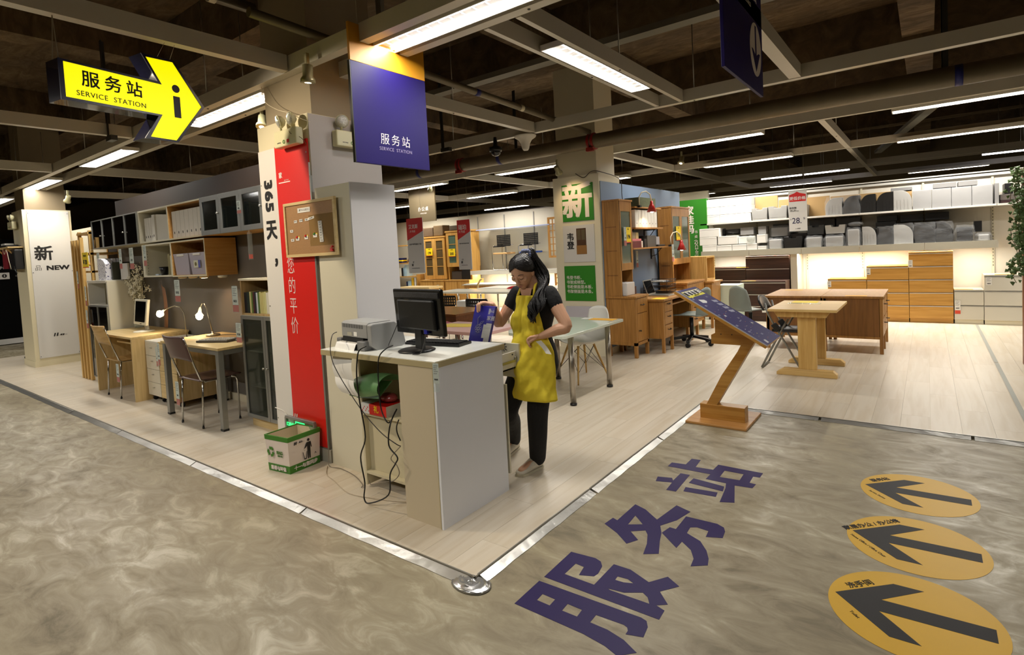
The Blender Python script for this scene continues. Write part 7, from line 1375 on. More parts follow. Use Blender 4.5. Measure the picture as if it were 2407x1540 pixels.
fcard('yellow price card 1799 on the glazed dresser', -11.60, -11.34, 1.52, 1.74, 11.28, '1799'); fcard('yellow price card 2355 on the taller dresser', -10.72, -10.46, 1.47, 1.69, 11.28, '2355')
for x0, x1, h, c, l in ((-11.82, -11.35, .26, (78, 58, 34), 'dark brown basket box on the left dresser top'), (-11.33, -10.95, .30, (92, 70, 36), 'wicker basket on the left dresser top'), (-10.7, -10.3, .14, (70, 56, 32), 'low basket on the taller dresser top')): zt = 2.075 if x0 < -10.9 else 2.195; solo('basket', MB().box((x0, 11.35, zt), (x1, 11.65, zt+h)), mat('basket '+l[:9], c, .8, var=.4, vs=40, bump=.8, bs=60), l, 'basket', bev=.02)
carton('dark document box in the niche of the taller dresser', -10.68, -10.30, 11.33, 11.6, .83, 1.06, mat('dark taupe box', (58, 48, 38), .6), band=False); carton('black file boxes in the niche of the taller dresser', -10.28, -9.98, 11.31, 11.6, .83, 1.14, bkb, band=False)
t = thing('bookshelf', 'light wood bookshelf with files and books beside the tall white cabinet', 'bookshelf', (-12.4, 11.4, 0)); part(t, 'side_panel', MB().box((-11.98, 11.2, 0), (-11.94, 11.5, 1.0)), lo); part(t, 'side_panel', MB().box((-13.3, 11.2, 0), (-13.26, 11.5, 1.9)), lo)
for z in (.56, .92, 1.32, 1.85): part(t, 'shelf_board', MB().box((-13.26, 11.2, z), (-11.98 if z < 1.2 else -12.3, 11.5, z+.03)), lo)
part(t, 'diagonal_brace', MB().bar((-12.6, 11.45, 1.35), (-12.3, 11.45, 1.82), .03, .03), oakM)
bkx = [((-12.78, -12.74), .25, (196, 196, 120), 'yellow green'), ((-12.72, -12.64), .25, (226, 222, 206), 'ivory'), ((-12.63, -12.57), .25, (24, 24, 26), 'black'), ((-12.55, -12.50), .27, (150, 176, 190), 'dusty blue'), ((-12.49, -12.40), .33, (170, 196, 208), 'pale blue')]
for (a, b), h, c, l in bkx: solo('book', MB().box((a, 11.22, .951), (b, 11.45, .951+h)), mat('far book '+l, c, .6), l+' book on the middle board of the far bookshelf', 'book', 'far bookshelf books')
for a, b, h, c, l in ((-12.45, -12.40, .20, (24, 34, 70), 'navy'), (-12.38, -12.24, .22, (160, 186, 200), 'sky blue'), (-12.22, -12.13, .31, (220, 176, 40), 'mustard'), (-12.10, -12.03, .31, (222, 218, 210), 'white')): solo('book', MB().box((a, 11.22, .591), (b, 11.45, .591+h)), mat('far book '+l, c, .6), l+' file on the lowest board of the far bookshelf', 'book', 'far bookshelf files')
solo('gift_box', MB().box((-12.85, 11.25, 1.351), (-12.62, 11.45, 1.50)).box((-12.851, 11.249, 1.40), (-12.619, 11.451, 1.44), 1), [mat('navy box', (24, 26, 80), .4), yel_card], 'navy gift box with a yellow band on the far bookshelf', 'box')
# wall shelf with two cantilever chairs
t = thing('display_shelf', 'long white display shelf holding two cantilever chairs', 'shelf', (-8.6, 11.6, 1.0)); part(t, 'shelf_board', MB().box((-9.95, 11.30, 1.03), (-6.65, 12.0, 1.05)), whitem); part(t, 'front_lip', MB().box((-9.95, 11.288, .95), (-6.65, 11.30, 1.055)), mat('shelf lip pale', (206, 202, 190), .4))
t = thing('glass_shelf', 'bluish glass shelf above the two cantilever chairs', 'shelf', (-8.7, 11.6, 2.14)); part(t, 'glass_board', MB().box((-9.76, 11.4, 2.14), (-7.40, 12.0, 2.155)), mat('bluish glass shelf', (120, 130, 190), .1, trans=.5)); part(t, 'lit_edge', MB().box((-9.76, 11.392, 2.135), (-7.40, 11.40, 2.16)), mat('pale glass edge', (170, 180, 220), .2))
def cant(lab, x, y, z, sm_):
    t = thing('cantilever_chair', lab, 'chair', (x, y, z)); ch = chrome
    for s in (0, .44): part(t, 'tube_frame', MB().tube([(x+.0, y+s, z+.012), (x+.40, y+s, z+.012)] if 0 else [(x+.42, y+s, z+.012), (x+.03, y+s, z+.012), (x-.0, y+s, z+.05), (x-.01, y+s, z+.40), (x+.0, y+s, z+.60), (x+.06, y+s, z+.64), (x+.38, y+s, z+.66)], .012, 8), ch)
    part(t, 'floor_tube', MB().tube([(x+.42, y, z+.012), (x+.42, y+.44, z+.012)], .012, 8), ch)
    s = part(t, 'seat', MB().box((x+.0, y+.02, z+.42), (x+.46, y+.42, z+.465)), sm_, bev=.015); b = MB(); X0 = x+.36
    for i in range(12): yy = y+.42*i/11; b.box((X0+.0+.0, yy-.004, z+.62), (X0+.02, yy+.004, z+.90))
    # perforated back drawn along x because it is seen from the front left
    m = MB(); W_, H_ = .42, .27; n1, n2 = 11, 6
    for i in range(n1+1): xx = x+.20+W_*i/n1; m.box((xx-.010, y-.02, z+.64), (xx+.010, y-.008, z+.64+H_))
    for j in range(n2+1): zz = z+.64+H_*j/n2; m.box((x+.19, y-.021, zz-.012), (x+.21+W_, y-.007, zz+.012))
    part(t, 'perforated_back', m, black); part(t, 'armrest', MB().box((x+.05, y-.02, z+.61), (x+.42, y+.02, z+.635)), black, bev=.005); return t
cant('cantilever chair with a tan seat on the display shelf', -9.25, 11.42, 1.051, mat('tan seat', (206, 160, 104), .6)); cant('cantilever chair with a blue seat on the display shelf', -8.38, 11.42, 1.051, mat('blue seat', (40, 80, 170), .6))
# tables of the back hall
def table(lab, x0, x1, y0, y1, z, th, m, lm=None, apron=0, grp=None, am=None):
    t = thing('table', lab, 'table', ((x0+x1)/2, (y0+y1)/2, 0), grp); part(t, 'tabletop', MB().box((x0, y0, z-th), (x1, y1, z)), m, bev=.002)
    if apron: part(t, 'apron', MB().box((x0+.02, y0+.01, z-th-apron), (x1-.01, y0+.03, z-th)).box((x1-.03, y0+.03, z-th-apron), (x1-.01, y1-.02, z-th)).box((x0+.02, y1-.03, z-th-apron), (x1-.03, y1-.01, z-th)), am or m)
    for x, y in ((x0+.06, y0+.06), (x1-.06, y0+.06), (x0+.06, y1-.06), (x1-.06, y1-.06)): part(t, 'leg', MB().cyl((x, y, 0), (x, y, z-th), .022, n=12), lm or chrome)
    return t
wal = wood('walnut top', (120, 74, 36), (146, 96, 54), 'x', .22)
table('walnut desk with a deep apron behind the computer monitor', -6.7, -5.08, 5.42, 6.25, .735, .03, wal, None, .16, am=wood('walnut apron', (104, 58, 26), (126, 76, 40), 'x', .4))
table('pink-topped table behind the blue folder', -4.75, -3.76, 4.42, 5.10, .70, .035, mat('pale pink laminate', (222, 176, 168), .35)); table('long white high-gloss table behind the walnut desk', -8.7, -6.5, 8.68, 9.40, .735, .04, mat('greyed white top', (206, 204, 190), .2)); table('second white table beyond, with pale legs', -8.25, -5.9, 9.55, 10.3, .735, .03, mat('glossy white top', (226, 226, 218), .22)); table('beech-topped table at the far left of the back hall', -11.3, -10.1, 9.85, 10.35, .735, .05, birch); table('white-topped table along the far display shelf', -9.6, -7.3, 10.6, 11.15, .75, .03, mat('glossy white top', (226, 226, 218), .22), None, .08, am=oakM)
def perfchair(lab, x, y, z, w, h, rz=0):
    t = thing('perforated_chair', lab, 'chair', (x, y, 0)); m = MB(); n1, n2 = 10, 3
    for i in range(n1+1): xx = x-w/2+w*i/n1; m.box((xx-.011, y-.01-.04*sin(pi*i/n1), z), (xx+.011, y+.005-.04*sin(pi*i/n1), z+h))
    for j in range(n2+1):
        zz = z+h*j/n2
        for i in range(n1): xa = x-w/2+w*i/n1; xb_ = xa+w/n1; m.bar((xa, y-.002-.04*sin(pi*i/n1), zz), (xb_, y-.002-.04*sin(pi*(i+1)/n1), zz), .016, .034 if j in (0, n2) else .02)
    part(t, 'perforated_back', m, black); part(t, 'seat', MB().box((x-w/2, y-.46, .42), (x+w/2, y-.03, .46)), black, bev=.01)
    for s in (-1, 1): part(t, 'tube_frame', MB().tube([(x+s*w/2, y, z+h*.6), (x+s*w/2, y-.01, .44), (x+s*w/2, y-.44, .42), (x+s*w/2, y-.46, .02), (x+s*w/2, y, .015)], .011, 8), chrome)
perfchair('black perforated chair back above the assistant hand', -5.85, 6.75, .62, .44, .17); perfchair('black perforated chair back just right of the computer monitor', -7.05, 7.3, .62, .44, .16)
t = thing('drawer_unit', 'small pale grey drawer unit between the perforated chairs', 'drawer unit', (-6.9, 8.0, 0)); part(t, 'body', MB().box((-7.45, 8.0, 0), (-7.1, 8.45, .62)), papergrey); part(t, 'drawer_front', MB().box((-7.44, 7.985, .45), (-7.11, 8.0, .61)), papergrey); part(t, 'lock', MB().cyl((-7.17, 7.984, .5), (-7.17, 7.98, .5), .012, n=10), gsm)
t = thing('red_chair', 'red chair edge under the walnut desk', 'chair', (-4.95, 4.95, 0)); s = part(t, 'seat', MB().surf(lambda a, b: (-5.25+.45*a, 4.9+.4*b, .62+.05*(1-a)**2-.04*sin(pi*b)), 8, 8), mat('red shell', (176, 18, 20), .35), rec=False); md = s.modifiers.new('thick', 'SOLIDIFY'); md.thickness = .015
for x, y in ((-5.2, 4.95), (-4.85, 4.95), (-5.2, 5.28), (-4.85, 5.28)): part(t, 'leg', MB().cyl((x, y, 0), (x, y, .61), .012, n=8), chrome)
solo('price_card', MB().prism([[(-4.70, 4.60), (-4.25, 4.75), (-4.25, 4.98), (-4.70, 4.9)]], lambda a, b: (a, b, .7005), (0, 0, .002)), yel_card, 'yellow sheet lying on the pink-topped table', 'price card')
s = thing('red_chair', 'red curved chair back over the far white tables', 'chair', (-7.1, 9.48, 0)); q = part(s, 'backrest', MB().surf(lambda a, b: (-7.35+.6*a, 9.47-.05*sin(pi*a), .70+(.10*sin(pi*a)**.7)*b), 12, 4), mat('red shell', (176, 18, 20), .35), rec=False); md = q.modifiers.new('thick', 'SOLIDIFY'); md.thickness = .015; part(s, 'leg', MB().cyl((-7.3, 9.46, 0), (-7.3, 9.46, .71), .012, n=8).cyl((-6.8, 9.46, 0), (-6.8, 9.46, .71), .012, n=8), chrome)
s = thing('beech_chair', 'curved beech chair back poking above the far tables', 'chair', (-8.9, 10.45, 0)); part(s, 'back_post', MB().tube([(-9.0, 10.45, 0), (-9.0, 10.45, .6), (-8.98, 10.45, .75), (-8.9, 10.45, .86), (-8.84, 10.45, .89)], .025, 8), birch)

# ================================================================= THE ASSISTANT
def remesh_part(parent, name, mb, m, vox, smooth=6, label=None):
    """one continuous skin: voxel-remesh the joined volumes, relax, keep the plain mesh"""
    me = mesh(name, mb, m, (0, 0, 0)); fixn(me); o = bpy.data.objects.new(name, me); COL.objects.link(o)
    r = o.modifiers.new('r', 'REMESH'); r.mode = 'VOXEL'; r.voxel_size = vox; r.use_smooth_shade = True
    s = o.modifiers.new('s', 'SMOOTH'); s.factor = .5; s.iterations = smooth
    dg = bpy.context.evaluated_depsgraph_get(); dg.update(); nm_ = bpy.data.meshes.new_from_object(o.evaluated_get(dg)); bpy.data.objects.remove(o)
    nm_.name = name; nm_.materials.clear(); nm_.materials.append(m); org = wloc(parent); nm_.transform(Matrix.Translation(-org))
    nm_.polygons.foreach_set('use_smooth', [True]*len(nm_.polygons))
    o = bpy.data.objects.new(name, nm_); COL.objects.link(o); o.parent = parent
    if label: o['label'] = label
    return o
def limb(mb, pts, n=14, k=4):
    """pts: (x,y,z,r) or (x,y,z,rx,ry); smooth tapering limb with rounded ends"""
    P = [Vector(p[:3]) for p in pts]; R = [p[3] for p in pts]; out = []; rr = []
    for i in range(len(P)-1):
        a, b, c, d = P[max(i-1, 0)], P[i], P[i+1], P[min(i+2, len(P)-1)]
        for j in range(k):
            t = j/k; out.append(.5*((2*b)+(c-a)*t+(2*a-5*b+4*c-d)*t*t+(3*b-a-3*c+d)*t**3)); rr.append(R[i]*(1-t)+R[i+1]*t)
    out.append(P[-1]); rr.append(R[-1]); mb.tube(out, 0, n, rs=rr); mb.ell(P[0], (R[0]*.99,)*3, 12, 8); mb.ell(P[-1], (R[-1]*.99,)*3, 12, 8)
def torso(mb, secs, n=24):
    """horizontal elliptic sections (x,y,z,rx,ry)"""
    rg = []
    S = []
    for i in range(len(secs)-1):
        for j in range(4): t = j/4; S.append([secs[i][q]*(1-t)+secs[i+1][q]*t for q in range(5)])
    S.append(secs[-1])
    for x, y, z, rx, ry_ in S: rg.append([(x+rx*cos(2*pi*i/n), y+ry_*sin(2*pi*i/n), z) for i in range(n)])
    mb.rings(rg)
PX0, PY0 = -2.17, 3.10
man = thing('person', 'person in a yellow apron over black clothes, lowering a blue folder into the drawer', 'person', (-2.2, 3.1, 0))
# head frame: bowed forward and turned a little to the counter
HC = Vector((-2.185, 3.005, 1.425)); RH = Matrix.Rotation(radians(6), 3, 'Z') @ Matrix.Rotation(radians(30), 3, 'X')
def hp(x, y, z): return HC+RH @ Vector((x, y, z))      # y negative = towards the face
B = MB()
B.ell(HC, (.072, .088, .092), 24, 16, M=RH); B.ell(hp(0, -.022, -.045), (.058, .062, .068), 20, 12, M=RH); B.ell(hp(0, -.052, -.098), (.027, .024, .022), 14, 8, M=RH)
B.ell(hp(0, -.058, -.02), (.052, .030, .055), 16, 10, M=RH)
limb(B, [(*hp(0, -.088, -.005), .008), (*hp(0, -.098, -.030), .010), (*hp(0, -.104, -.045), .0125)], 10); B.ell(hp(-.011, -.094, -.048), (.008, .009, .007), 8, 6, M=RH); B.ell(hp(.011, -.094, -.048), (.008, .009, .007), 8, 6, M=RH)
B.ell(hp(0, -.083, -.072), (.022, .012, .007), 12, 6, M=RH); B.ell(hp(0, -.081, -.081), (.018, .011, .006), 12, 6, M=RH)
for s in (-1, 1): B.ell(hp(s*.073, .004, -.02), (.009, .02, .031), 10, 8, M=RH); B.ell(hp(s*.036, -.062, -.03), (.024, .02, .02), 12, 8, M=RH)
limb(B, [(*hp(0, .02, -.06), .050), (-2.17, 3.075, 1.345, .047), (-2.165, 3.09, 1.28, .058)], 16)
torso(B, [(-2.165, 3.10, 1.305, .055, .05), (-2.16, 3.10, 1.275, .122, .060), (-2.155, 3.10, 1.22, .142, .085), (-2.16, 3.09, 1.14, .142, .10), (-2.17, 3.095, 1.03, .115, .085), (-2.18, 3.10, .97, .115, .085), (-2.19, 3.11, .88, .15, .10), (-2.19, 3.115, .80, .158, .108), (-2.19, 3.12, .74, .14, .10)])
SR, ER, WR = Vector((-2.295, 3.09, 1.258)), Vector((-2.43, 3.04, 1.05)), Vector((-2.405, 2.935, 1.192))
SL, EL, WL = Vector((-2.025, 3.09, 1.258)), Vector((-1.895, 3.07, 1.045)), Vector((-2.045, 2.995, .985))
limb(B, [(*SR, .050), (*SR.lerp(ER, .5), .043), (*ER, .036), (*ER.lerp(WR, .35), .037), (*WR, .022)], 14); limb(B, [(*SL, .052), (*SL.lerp(EL, .5), .045), (*EL, .038), (*EL.lerp(WL, .35), .039), (*WL, .023)], 14)
# right hand (image left): over the top edge of the folder
def hand(mb, W, axis, side, fingers, thumb, pw=.034):
    a = Vector(axis).normalized(); s = Vector(side).normalized(); nrm = a.cross(s); c = W+a*.045
    M = Matrix((s, a, nrm)).transposed(); mb.ell(W+a*.042, (pw, .045, .017), 16, 10, M=M); mb.ell(W+a*.012, (.024, .03, .018), 12, 8, M=M)
    for i, f in enumerate(fingers):
        b = W+a*.064+s*(-.031+.0208*i)
        limb(mb, [(*(W+a*.03+s*(-.022+.0145*i)), .010), (*b, .0094)]+[(*q, r) for q, r in f(b, a, s, nrm, i)], 10, 3)
    limb(mb, [(*(W+a*.018+s*thumb[0]*.02), .012)]+[(*(W+Vector(q)), r) for q, r in thumb[1]], 10, 3)
hA = Vector((-.80, -.28, .42)).normalized(); hS = Vector((.05, -.95, -.25)).normalized()
def fR(b, a, s, n_, i):
    L = (.034, .038, .036, .029)[i]; d1 = Vector((-.25-.05*i, -.80, -.12)).normalized(); d2 = Vector((-.10, -.14, -1)).normalized(); p1 = b+d1*L; p2 = p1+d2*L*.78; p3 = p2+(d2+Vector((.03, .1, 0))).normalized()*L*.62
    return [(p1, .0086), (p2, .0078), (p3, .0064)]
hand(B, WR, (-.55, -.62, .22), (-.80, .52, -.12), [fR]*4, (-1, [((.000, -.025, -.030), .0105), ((-.012, -.030, -.055), .0095), ((-.020, -.034, -.075), .0075)]))
# left hand (image right): loose fist on the drawer front
def fL(b, a, s, n_, i):
    L = (.030, .034, .032, .026)[i]; d1 = Vector((-.75, -.25, -.65)).normalized(); d2 = Vector((.15, -.05, -1)).normalized(); p1 = b+d1*L; p2 = p1+d2*L*.8; p3 = p2+(d2+Vector((.5, .2, 0))).normalized()*L*.5
    if i == 0: p1 = b+Vector((-.8, -.25, -.25)).normalized()*L; p2 = p1+Vector((-.55, -.2, -.8)).normalized()*L*.8; p3 = p2+Vector((-.1, 0, -1))*L*.62
    return [(p1, .0090), (p2, .0082), (p3, .0068)]
hand(B, WL, (-.90, -.30, -.26), (-.25, -.35, .9) if 0 else (.05, -.92, .38), [fL]*4, (1, [((-.030, -.030, -.012), .011), ((-.055, -.045, -.030), .010), ((-.078, -.048, -.046), .008)]))
# legs and feet inside the clothes
limb(B, [(-2.265, 3.12, .80, .085), (-2.37, 3.03, .45, .055), (-2.50, 3.22, .26, .05), (-2.60, 3.36, .10, .034)], 16); limb(B, [(-2.115, 3.12, .80, .088), (-2.17, 3.08, .44, .058), (-2.20, 3.10, .28, .05), (-2.235, 3.14, .085, .034)], 16)
limb(B, [(-2.235, 3.14, .07, .034), (-2.25, 3.06, .045, .032), (-2.265, 2.99, .034, .026)], 12); limb(B, [(-2.60, 3.36, .08, .034), (-2.59, 3.28, .05, .030), (-2.585, 3.22, .035, .026)], 12)
remesh_part(man, 'body', B, skin, .0036, 2)
# black blouse with short puffed sleeves
C = MB()
torso(C, [(-2.162, 3.10, 1.292, .095, .062), (-2.16, 3.10, 1.27, .135, .076), (-2.155, 3.10, 1.21, .152, .099), (-2.16, 3.09, 1.13, .157, .114), (-2.17, 3.095, 1.03, .130, .10), (-2.18, 3.10, .96, .132, .10), (-2.19, 3.11, .88, .165, .115), (-2.19, 3.115, .84, .168, .118)])
for S_, E_ in ((SR, ER), (SL, EL)):
    d = (E_-S_); limb(C, [(*(S_+Vector((0, 0, .002))), .054), (*(S_+d*.2), .056), (*(S_+d*.36), .050)], 16)
blk = mat('black cotton', (14, 13, 14), .85, bump=.3, bs=50)
remesh_part(man, 'blouse', C, blk, .007, 3)
n_ = MB(); n_.prism([[(-2.215, 1.30), (-2.115, 1.30), (-2.135, 1.225), (-2.19, 1.225)]], lambda a, b: (a, 3.012-.06*(1.30-b)-.0, b), (0, -.004, 0))
part(man, 'neckline_skin', n_, skin)
# trousers
T_ = MB(); torso(T_, [(-2.19, 3.11, .93, .140, .098), (-2.19, 3.115, .84, .170, .120), (-2.19, 3.12, .76, .172, .118), (-2.19, 3.12, .72, .15, .105)])
limb(T_, [(-2.265, 3.12, .78, .098), (-2.37, 3.02, .46, .073), (-2.49, 3.20, .28, .066), (-2.595, 3.345, .09, .055)], 16); limb(T_, [(-2.115, 3.12, .78, .100), (-2.145, 3.075, .55, .080), (-2.165, 3.075, .42, .074), (-2.19, 3.10, .26, .067), (-2.228, 3.138, .085, .058)], 16)
remesh_part(man, 'trousers', T_, blk, .008, 3)
# white canvas shoes
def shoe(hx, hy, tx, ty, nm_='shoe'):
    h = Vector((hx, hy, 0)); q = Vector((tx, ty, 0)); d = (q-h).normalized(); s = Vector((-d.y, d.x, 0)); L = (q-h).length; sm_ = mat('white canvas', (214, 206, 188), .7, var=.08, vs=30)
    def ring(t, w, z0, z1): c = h+d*L*t; return [c+s*(w*cos(a))+Vector((0, 0, (z0+z1)/2+(z1-z0)/2*sin(a))) for a in [2*pi*k/16 for k in range(16)]]
    m = MB().rings([ring(0, .012, .012, .05), ring(.03, .032, .006, .088), ring(.18, .040, .006, .106), ring(.34, .041, .006, .098), ring(.55, .043, .006, .076), ring(.75, .045, .006, .052), ring(.9, .038, .006, .042), ring(.98, .022, .008, .034), ring(1.0, .006, .012, .026)])
    sh = part(man, nm_, m, sm_)
    so = MB().rings([[h+d*L*t+s*(w*cos(a))*(1 if 0 else 1)+Vector((0, 0, zz)) for t, w in [(.5, 1)] for a in [0]] for zz in (0,)]) if 0 else None
    out = [(-.01, 0)]; ol = [(.0, .026), (.08, .036), (.3, .038), (.5, .042), (.75, .048), (.92, .040), (1.01, .018)]
    poly = [h+d*L*t+s*w for t, w in ol]+[h+d*L*t-s*w for t, w in reversed(ol)]
    part(sh, 'sole', MB().prism([[(p.x, p.y) for p in poly]], lambda a, b: (a, b, .0005), (0, 0, .017)), mat('cream rubber sole', (200, 192, 168), .6)); lc = MB()
    for k in range(4): c = h+d*L*(.38+.09*k)+Vector((0, 0, .082-.009*k)); lc.bar(c-s*.02, c+s*.02, .007, .004)
    part(sh, 'laces', lc, mat('lace white', (232, 228, 216), .7)); part(sh, 'logo_patch', MB().ob(h+d*L*.36-s*.037+Vector((0, 0, .045)), (.012, .006, .001), d, ZP, -s), ink)
shoe(-2.232, 3.185, -2.275, 2.955); shoe(-2.605, 3.40, -2.58, 3.17)
# apron: one draped front panel, narrow bib widening to the skirt, plus neck straps
ap = mat('yellow apron cotton', (234, 210, 52), .75, var=.07, vs=18, bump=.12, bs=60)
secs = [(1.255, .105, .105), (1.20, .125, .117), (1.12, .165, .13), (1.03, .150, .118), (.97, .150, .115), (.88, .188, .132), (.78, .20, .140), (.66, .205, .142), (.55, .208, .145)]
def sect(z):
    for i in range(len(secs)-1):
        if secs[i+1][0] <= z <= secs[i][0]: t = (secs[i][0]-z)/(secs[i][0]-secs[i+1][0]); return [secs[i][q]*(1-t)+secs[i+1][q]*t for q in (1, 2)]
    return secs[0][1:] if z > 1 else secs[-1][1:]
def apron(u, v):
    z = 1.255+(.548-1.255)*v; rx, ry_ = sect(z); span = (.78 if z > 1.12 else .78+(1.12-z)/.15*.40 if z > .97 else 1.18+.12*(.97-z)/.42)
    th = -pi/2+(u-.5)*2*span; f = noise.noise(Vector((u*5.5, z*9, 2)))*.022+noise.noise(Vector((u*11-z*7, z*14, 7)))*.010+.007*sin(u*9+z*14)*(1 if z < 1.1 else .4)+.010*sin((u*1.2+z*1.1)*11)*max(0, .9-abs(z-.92)*4)
    k = .35*max(0, .9-z)*sin(u*14+1)*.035; x = -2.165-.02*(1.255-z)+(rx+f+k)*cos(th); y = 3.10+(ry_+f+k)*sin(th)-.01
    return (x, y, z-.012*abs(u-.5)*(1-v))
a_ = part(man, 'apron', MB().surf(apron, 56, 70), ap, rec=False); md = a_.modifiers.new('thick', 'SOLIDIFY'); md.thickness = .004; md.offset = 1
for s, xb in ((-1, -2.255), (1, -2.06)):
    a0 = Vector(apron(.07 if s < 0 else .93, 0)); part(man, 'apron_strap', MB().tube([a0, (a0.x-.008*s, 3.04, 1.305), (a0.x-.025*s, 3.09, 1.335), (a0.x-.05*s, 3.14, 1.30)], .010, 6), ap)
part(man, 'hip_pocket_edge', MB().tube([apron(.30+.4*k/8, .56) for k in range(9)], .0035, 5), ap); part(man, 'hem', MB().tube([apron(k/30, 1) for k in range(31)], .0045, 5), ap)
# hair: cap, side fringe and a long wavy ponytail over her left shoulder
hm = mat('black hair', (15, 11, 11), .36, bump=.5, bs=120); hs = MB()
def cap(u, v):
    az = 2*pi*u; front = .5+.5*cos(az)                      # az 0 looks out of the face
    lim = radians(57+74*(1-front)**.6); ph = lim*v; k = 1+.012*sin(az*22+3*sin(az))*v
    d = (sin(ph)*sin(az), -sin(ph)*cos(az), cos(ph)); return hp(d[0]*.0815*k, .010+d[1]*.099*k, .008+d[2]*.103*k)
hair = part(man, 'hair', hs.surf(cap, 72, 16), hm, rec=False); md = hair.modifiers.new('thick', 'SOLIDIFY'); md.thickness = .012; md.offset = -1
ST = MB(); random.seed(2)
for k in range(46):                                           # strands swept back from the brow and temples to the tie
    az = -2.0+4.0*k/45; pts = []
    for j in range(7):
        v = 1-j/6.5; q = cap((az*(.35+.65*v)/(2*pi)) % 1, max(.02, v)) if j < 5 else None
        pts.append(q if q is not None else (Vector(hp(.015, .085 if j == 5 else .10, .088 if j == 5 else .078))))
    ST.tube(pts, .0045, 5, rs=[.004, .006, .007, .007, .007, .007, .006])
T0 = hp(.015, .103, .082)
core = [T0, T0+Vector((.020, .018, .012)), T0+Vector((.042, .026, -.035)), Vector((-2.103, 3.120, 1.40)), Vector((-2.075, 3.095, 1.325)), Vector((-2.065, 3.025, 1.255)), Vector((-2.062, 2.978, 1.19)), Vector((-2.075, 2.965, 1.13)), Vector((-2.085, 2.955, 1.08))]
wd = [.010, .020, .028, .036, .043, .046, .044, .034, .016]
for k in range(150):
    a0 = random.uniform(0, 6.28); r0 = random.random()**.5; end = random.choice((7, 8, 8, 9)); pts = []; rs = []
    for i in range(end):
        w = wd[i]*r0; tw = a0+.25*i; wv = .017*sin(i*2.2+a0*1.5)*(i > 2); p = core[i]+Vector((w*cos(tw)+wv, w*.8*sin(tw)+wv*.5, .008*sin(i*2.3+a0)))
        pts.append(p); rs.append((.0052 if i < end-1 else .002)*(1 if i else .8))
    P = []
    for i in range(len(pts)-1):
        q0, q1, q2, q3 = pts[max(i-1, 0)], pts[i], pts[i+1], pts[min(i+2, len(pts)-1)]
        for j in range(3): t_ = j/3; P.append((.5*((2*q1)+(q2-q0)*t_+(2*q0-5*q1+4*q2-q3)*t_*t_+(3*q1-q0-3*q2+q3)*t_**3), rs[i]*(1-t_)+rs[i+1]*t_))
    P.append((pts[-1], .0012)); ST.tube([q for q, _ in P], 0, 5, rs=[r for _, r in P])
part(man, 'hair_strands', ST, hm, rec=False, kind='stuff')
scr = MB()
for k in range(14): a = k*2*pi/14; scr.ell(hp(.012+.03*cos(a), .092+.006*sin(a*3), .068+.03*sin(a)), (.014, .013, .014), 8, 6)
part(man, 'hair_tie', scr, mat('grey blue scrunchie', (120, 128, 160), .7, var=.3, vs=60))
# face details
fd = mat('brow brown', (44, 28, 22), .7); lipm = mat('lips', (150, 84, 76), .45)
for s in (-1, 1):
    part(man, 'eyebrow', MB().tube([hp(s*.015, -.0915, .010), hp(s*.024, -.0905, .0145), hp(s*.034, -.0875, .016), hp(s*.044, -.0815, .0135), hp(s*.052, -.0745, .008)], .002, 6, rs=[.0018, .0024, .0024, .002, .001]), fd); part(man, 'lash_line', MB().tube([hp(s*.017, -.0885, -.0135), hp(s*.024, -.0897, -.0180), hp(s*.031, -.0893, -.0195), hp(s*.038, -.0868, -.0180), hp(s*.045, -.0815, -.0135)], .0016, 6, rs=[.001, .0016, .0018, .0016, .001]), ink)
    part(man, 'eyelid', MB().ell(hp(s*.031, -.0775, -.010), (.015, .012, .010), 12, 8, M=RH), skin)
part(man, 'lips', MB().ell(hp(0, -.0865, -.073), (.019, .009, .0045), 14, 6, M=RH).ell(hp(0, -.085, -.081), (.015, .009, .005), 14, 6, M=RH), lipm)
part(man, 'ring', MB().lathe(WL+Vector((-.078, -.026, -.030)), [(.0095, -.003), (.0115, -.003), (.0115, .003), (.0095, .003)], 14, ax=(-.8, -.25, -.3), cap=False), chrome)
# paper tag held in the left hand
t = thing('paper_slip', 'small grey white paper slip dangling from the assistant hand', 'paper', (-1.98, 2.96, .87)); part(t, 'slip', MB().surf(lambda u_, v_: (-2.06+.05*u_+.075*v_, 2.945+.01*sin(v_*3)-.01*u_, .955+.012*u_-.075*v_-.012*u_*v_), 6, 8), paper, rec=False)
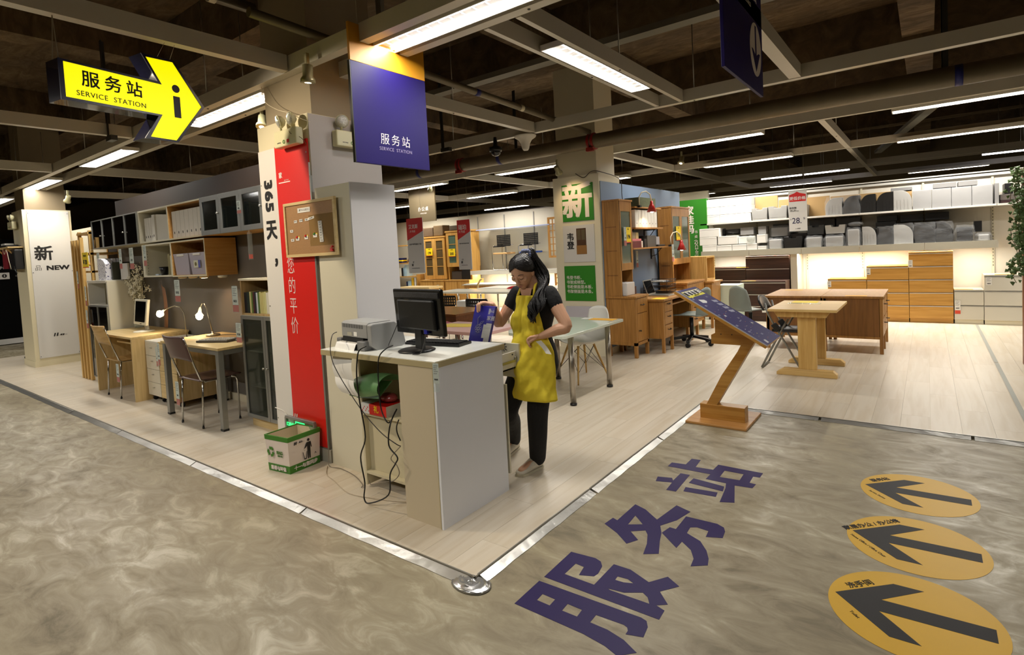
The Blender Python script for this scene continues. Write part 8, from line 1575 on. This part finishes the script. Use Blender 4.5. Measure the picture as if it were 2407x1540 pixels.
# blue folder going into the drawer
t = thing('blue_folder', 'blue carton folder with a flower print held over the open drawer', 'folder', (-2.45, 2.86, .80)); fu = Vector((.985, -.05, -.03)).normalized(); fv = Vector((.33, .0, 1)).normalized(); f0 = Vector((-2.63, 2.865, .785)); fn = fu.cross(fv).normalized()
def FP(a, b, d=0): return f0+fu*a+fv*b-fn*0+Vector((0, -1, 0))*d
WF, HF = .185, .43
fb = mat('royal blue carton', (44, 38, 158), .4); part(t, 'cover', MB().add([FP(0, 0), FP(WF, 0), FP(WF, HF), FP(0, HF), FP(0, 0, -.022), FP(WF, 0, -.022), FP(WF, HF, -.022), FP(0, HF, -.022)], [(0, 1, 2, 3), (7, 6, 5, 4), (0, 4, 5, 1), (1, 5, 6, 2), (2, 6, 7, 3), (3, 7, 4, 0)]), fb)
def fq(a0, b0, a1, b1, m, nm_, d=.0012): part(t, nm_, MB().add([FP(a0, b0, d), FP(a1, b0, d), FP(a1, b1, d), FP(a0, b1, d)], [(0, 1, 2, 3)]), m)
fq(.135, 0, .184, .31, papergrey, 'white_panel'); fq(.112, .20, .14, .30, papergrey, 'white_panel', .0014); fq(.130, .315, .184, .425, mat('lilac blue panel', (86, 82, 180), .5), 'pale_panel'); fq(.135, .375, .150, .415, mat('silver print', (180, 180, 200), .5), 'silver_mark', .002); text(t, '家居', FP(.166, .345, .002), .035, fu, fv, papergrey); text(t, '办公', FP(.165, .395, .002), .022, fu, fv, papergrey)
m = MB()
for k in range(8): a = k*pi/4; c = Vector((.070+.020*cos(a), .265+.020*sin(a))); m.tube([FP(c.x+.011*cos(q), c.y+.011*sin(q), .0015) for q in [i*2*pi/10 for i in range(11)]], .0011, 4)
m.tube([FP(.07+.008*cos(q), .265+.008*sin(q), .0015) for q in [i*2*pi/10 for i in range(11)]], .0013, 4).tube([FP(.07, .29, .0015), FP(.085, .315, .0015), FP(.11, .325, .0015), FP(.095, .305, .0015), FP(.07, .29, .0015)], .0014, 4).tube([FP(.06, .29, .0015), FP(.05, .34, .0015), FP(.065, .36, .0015)], .0018, 4)
part(t, 'flower_print', m, mat('silver print', (180, 180, 200), .5))
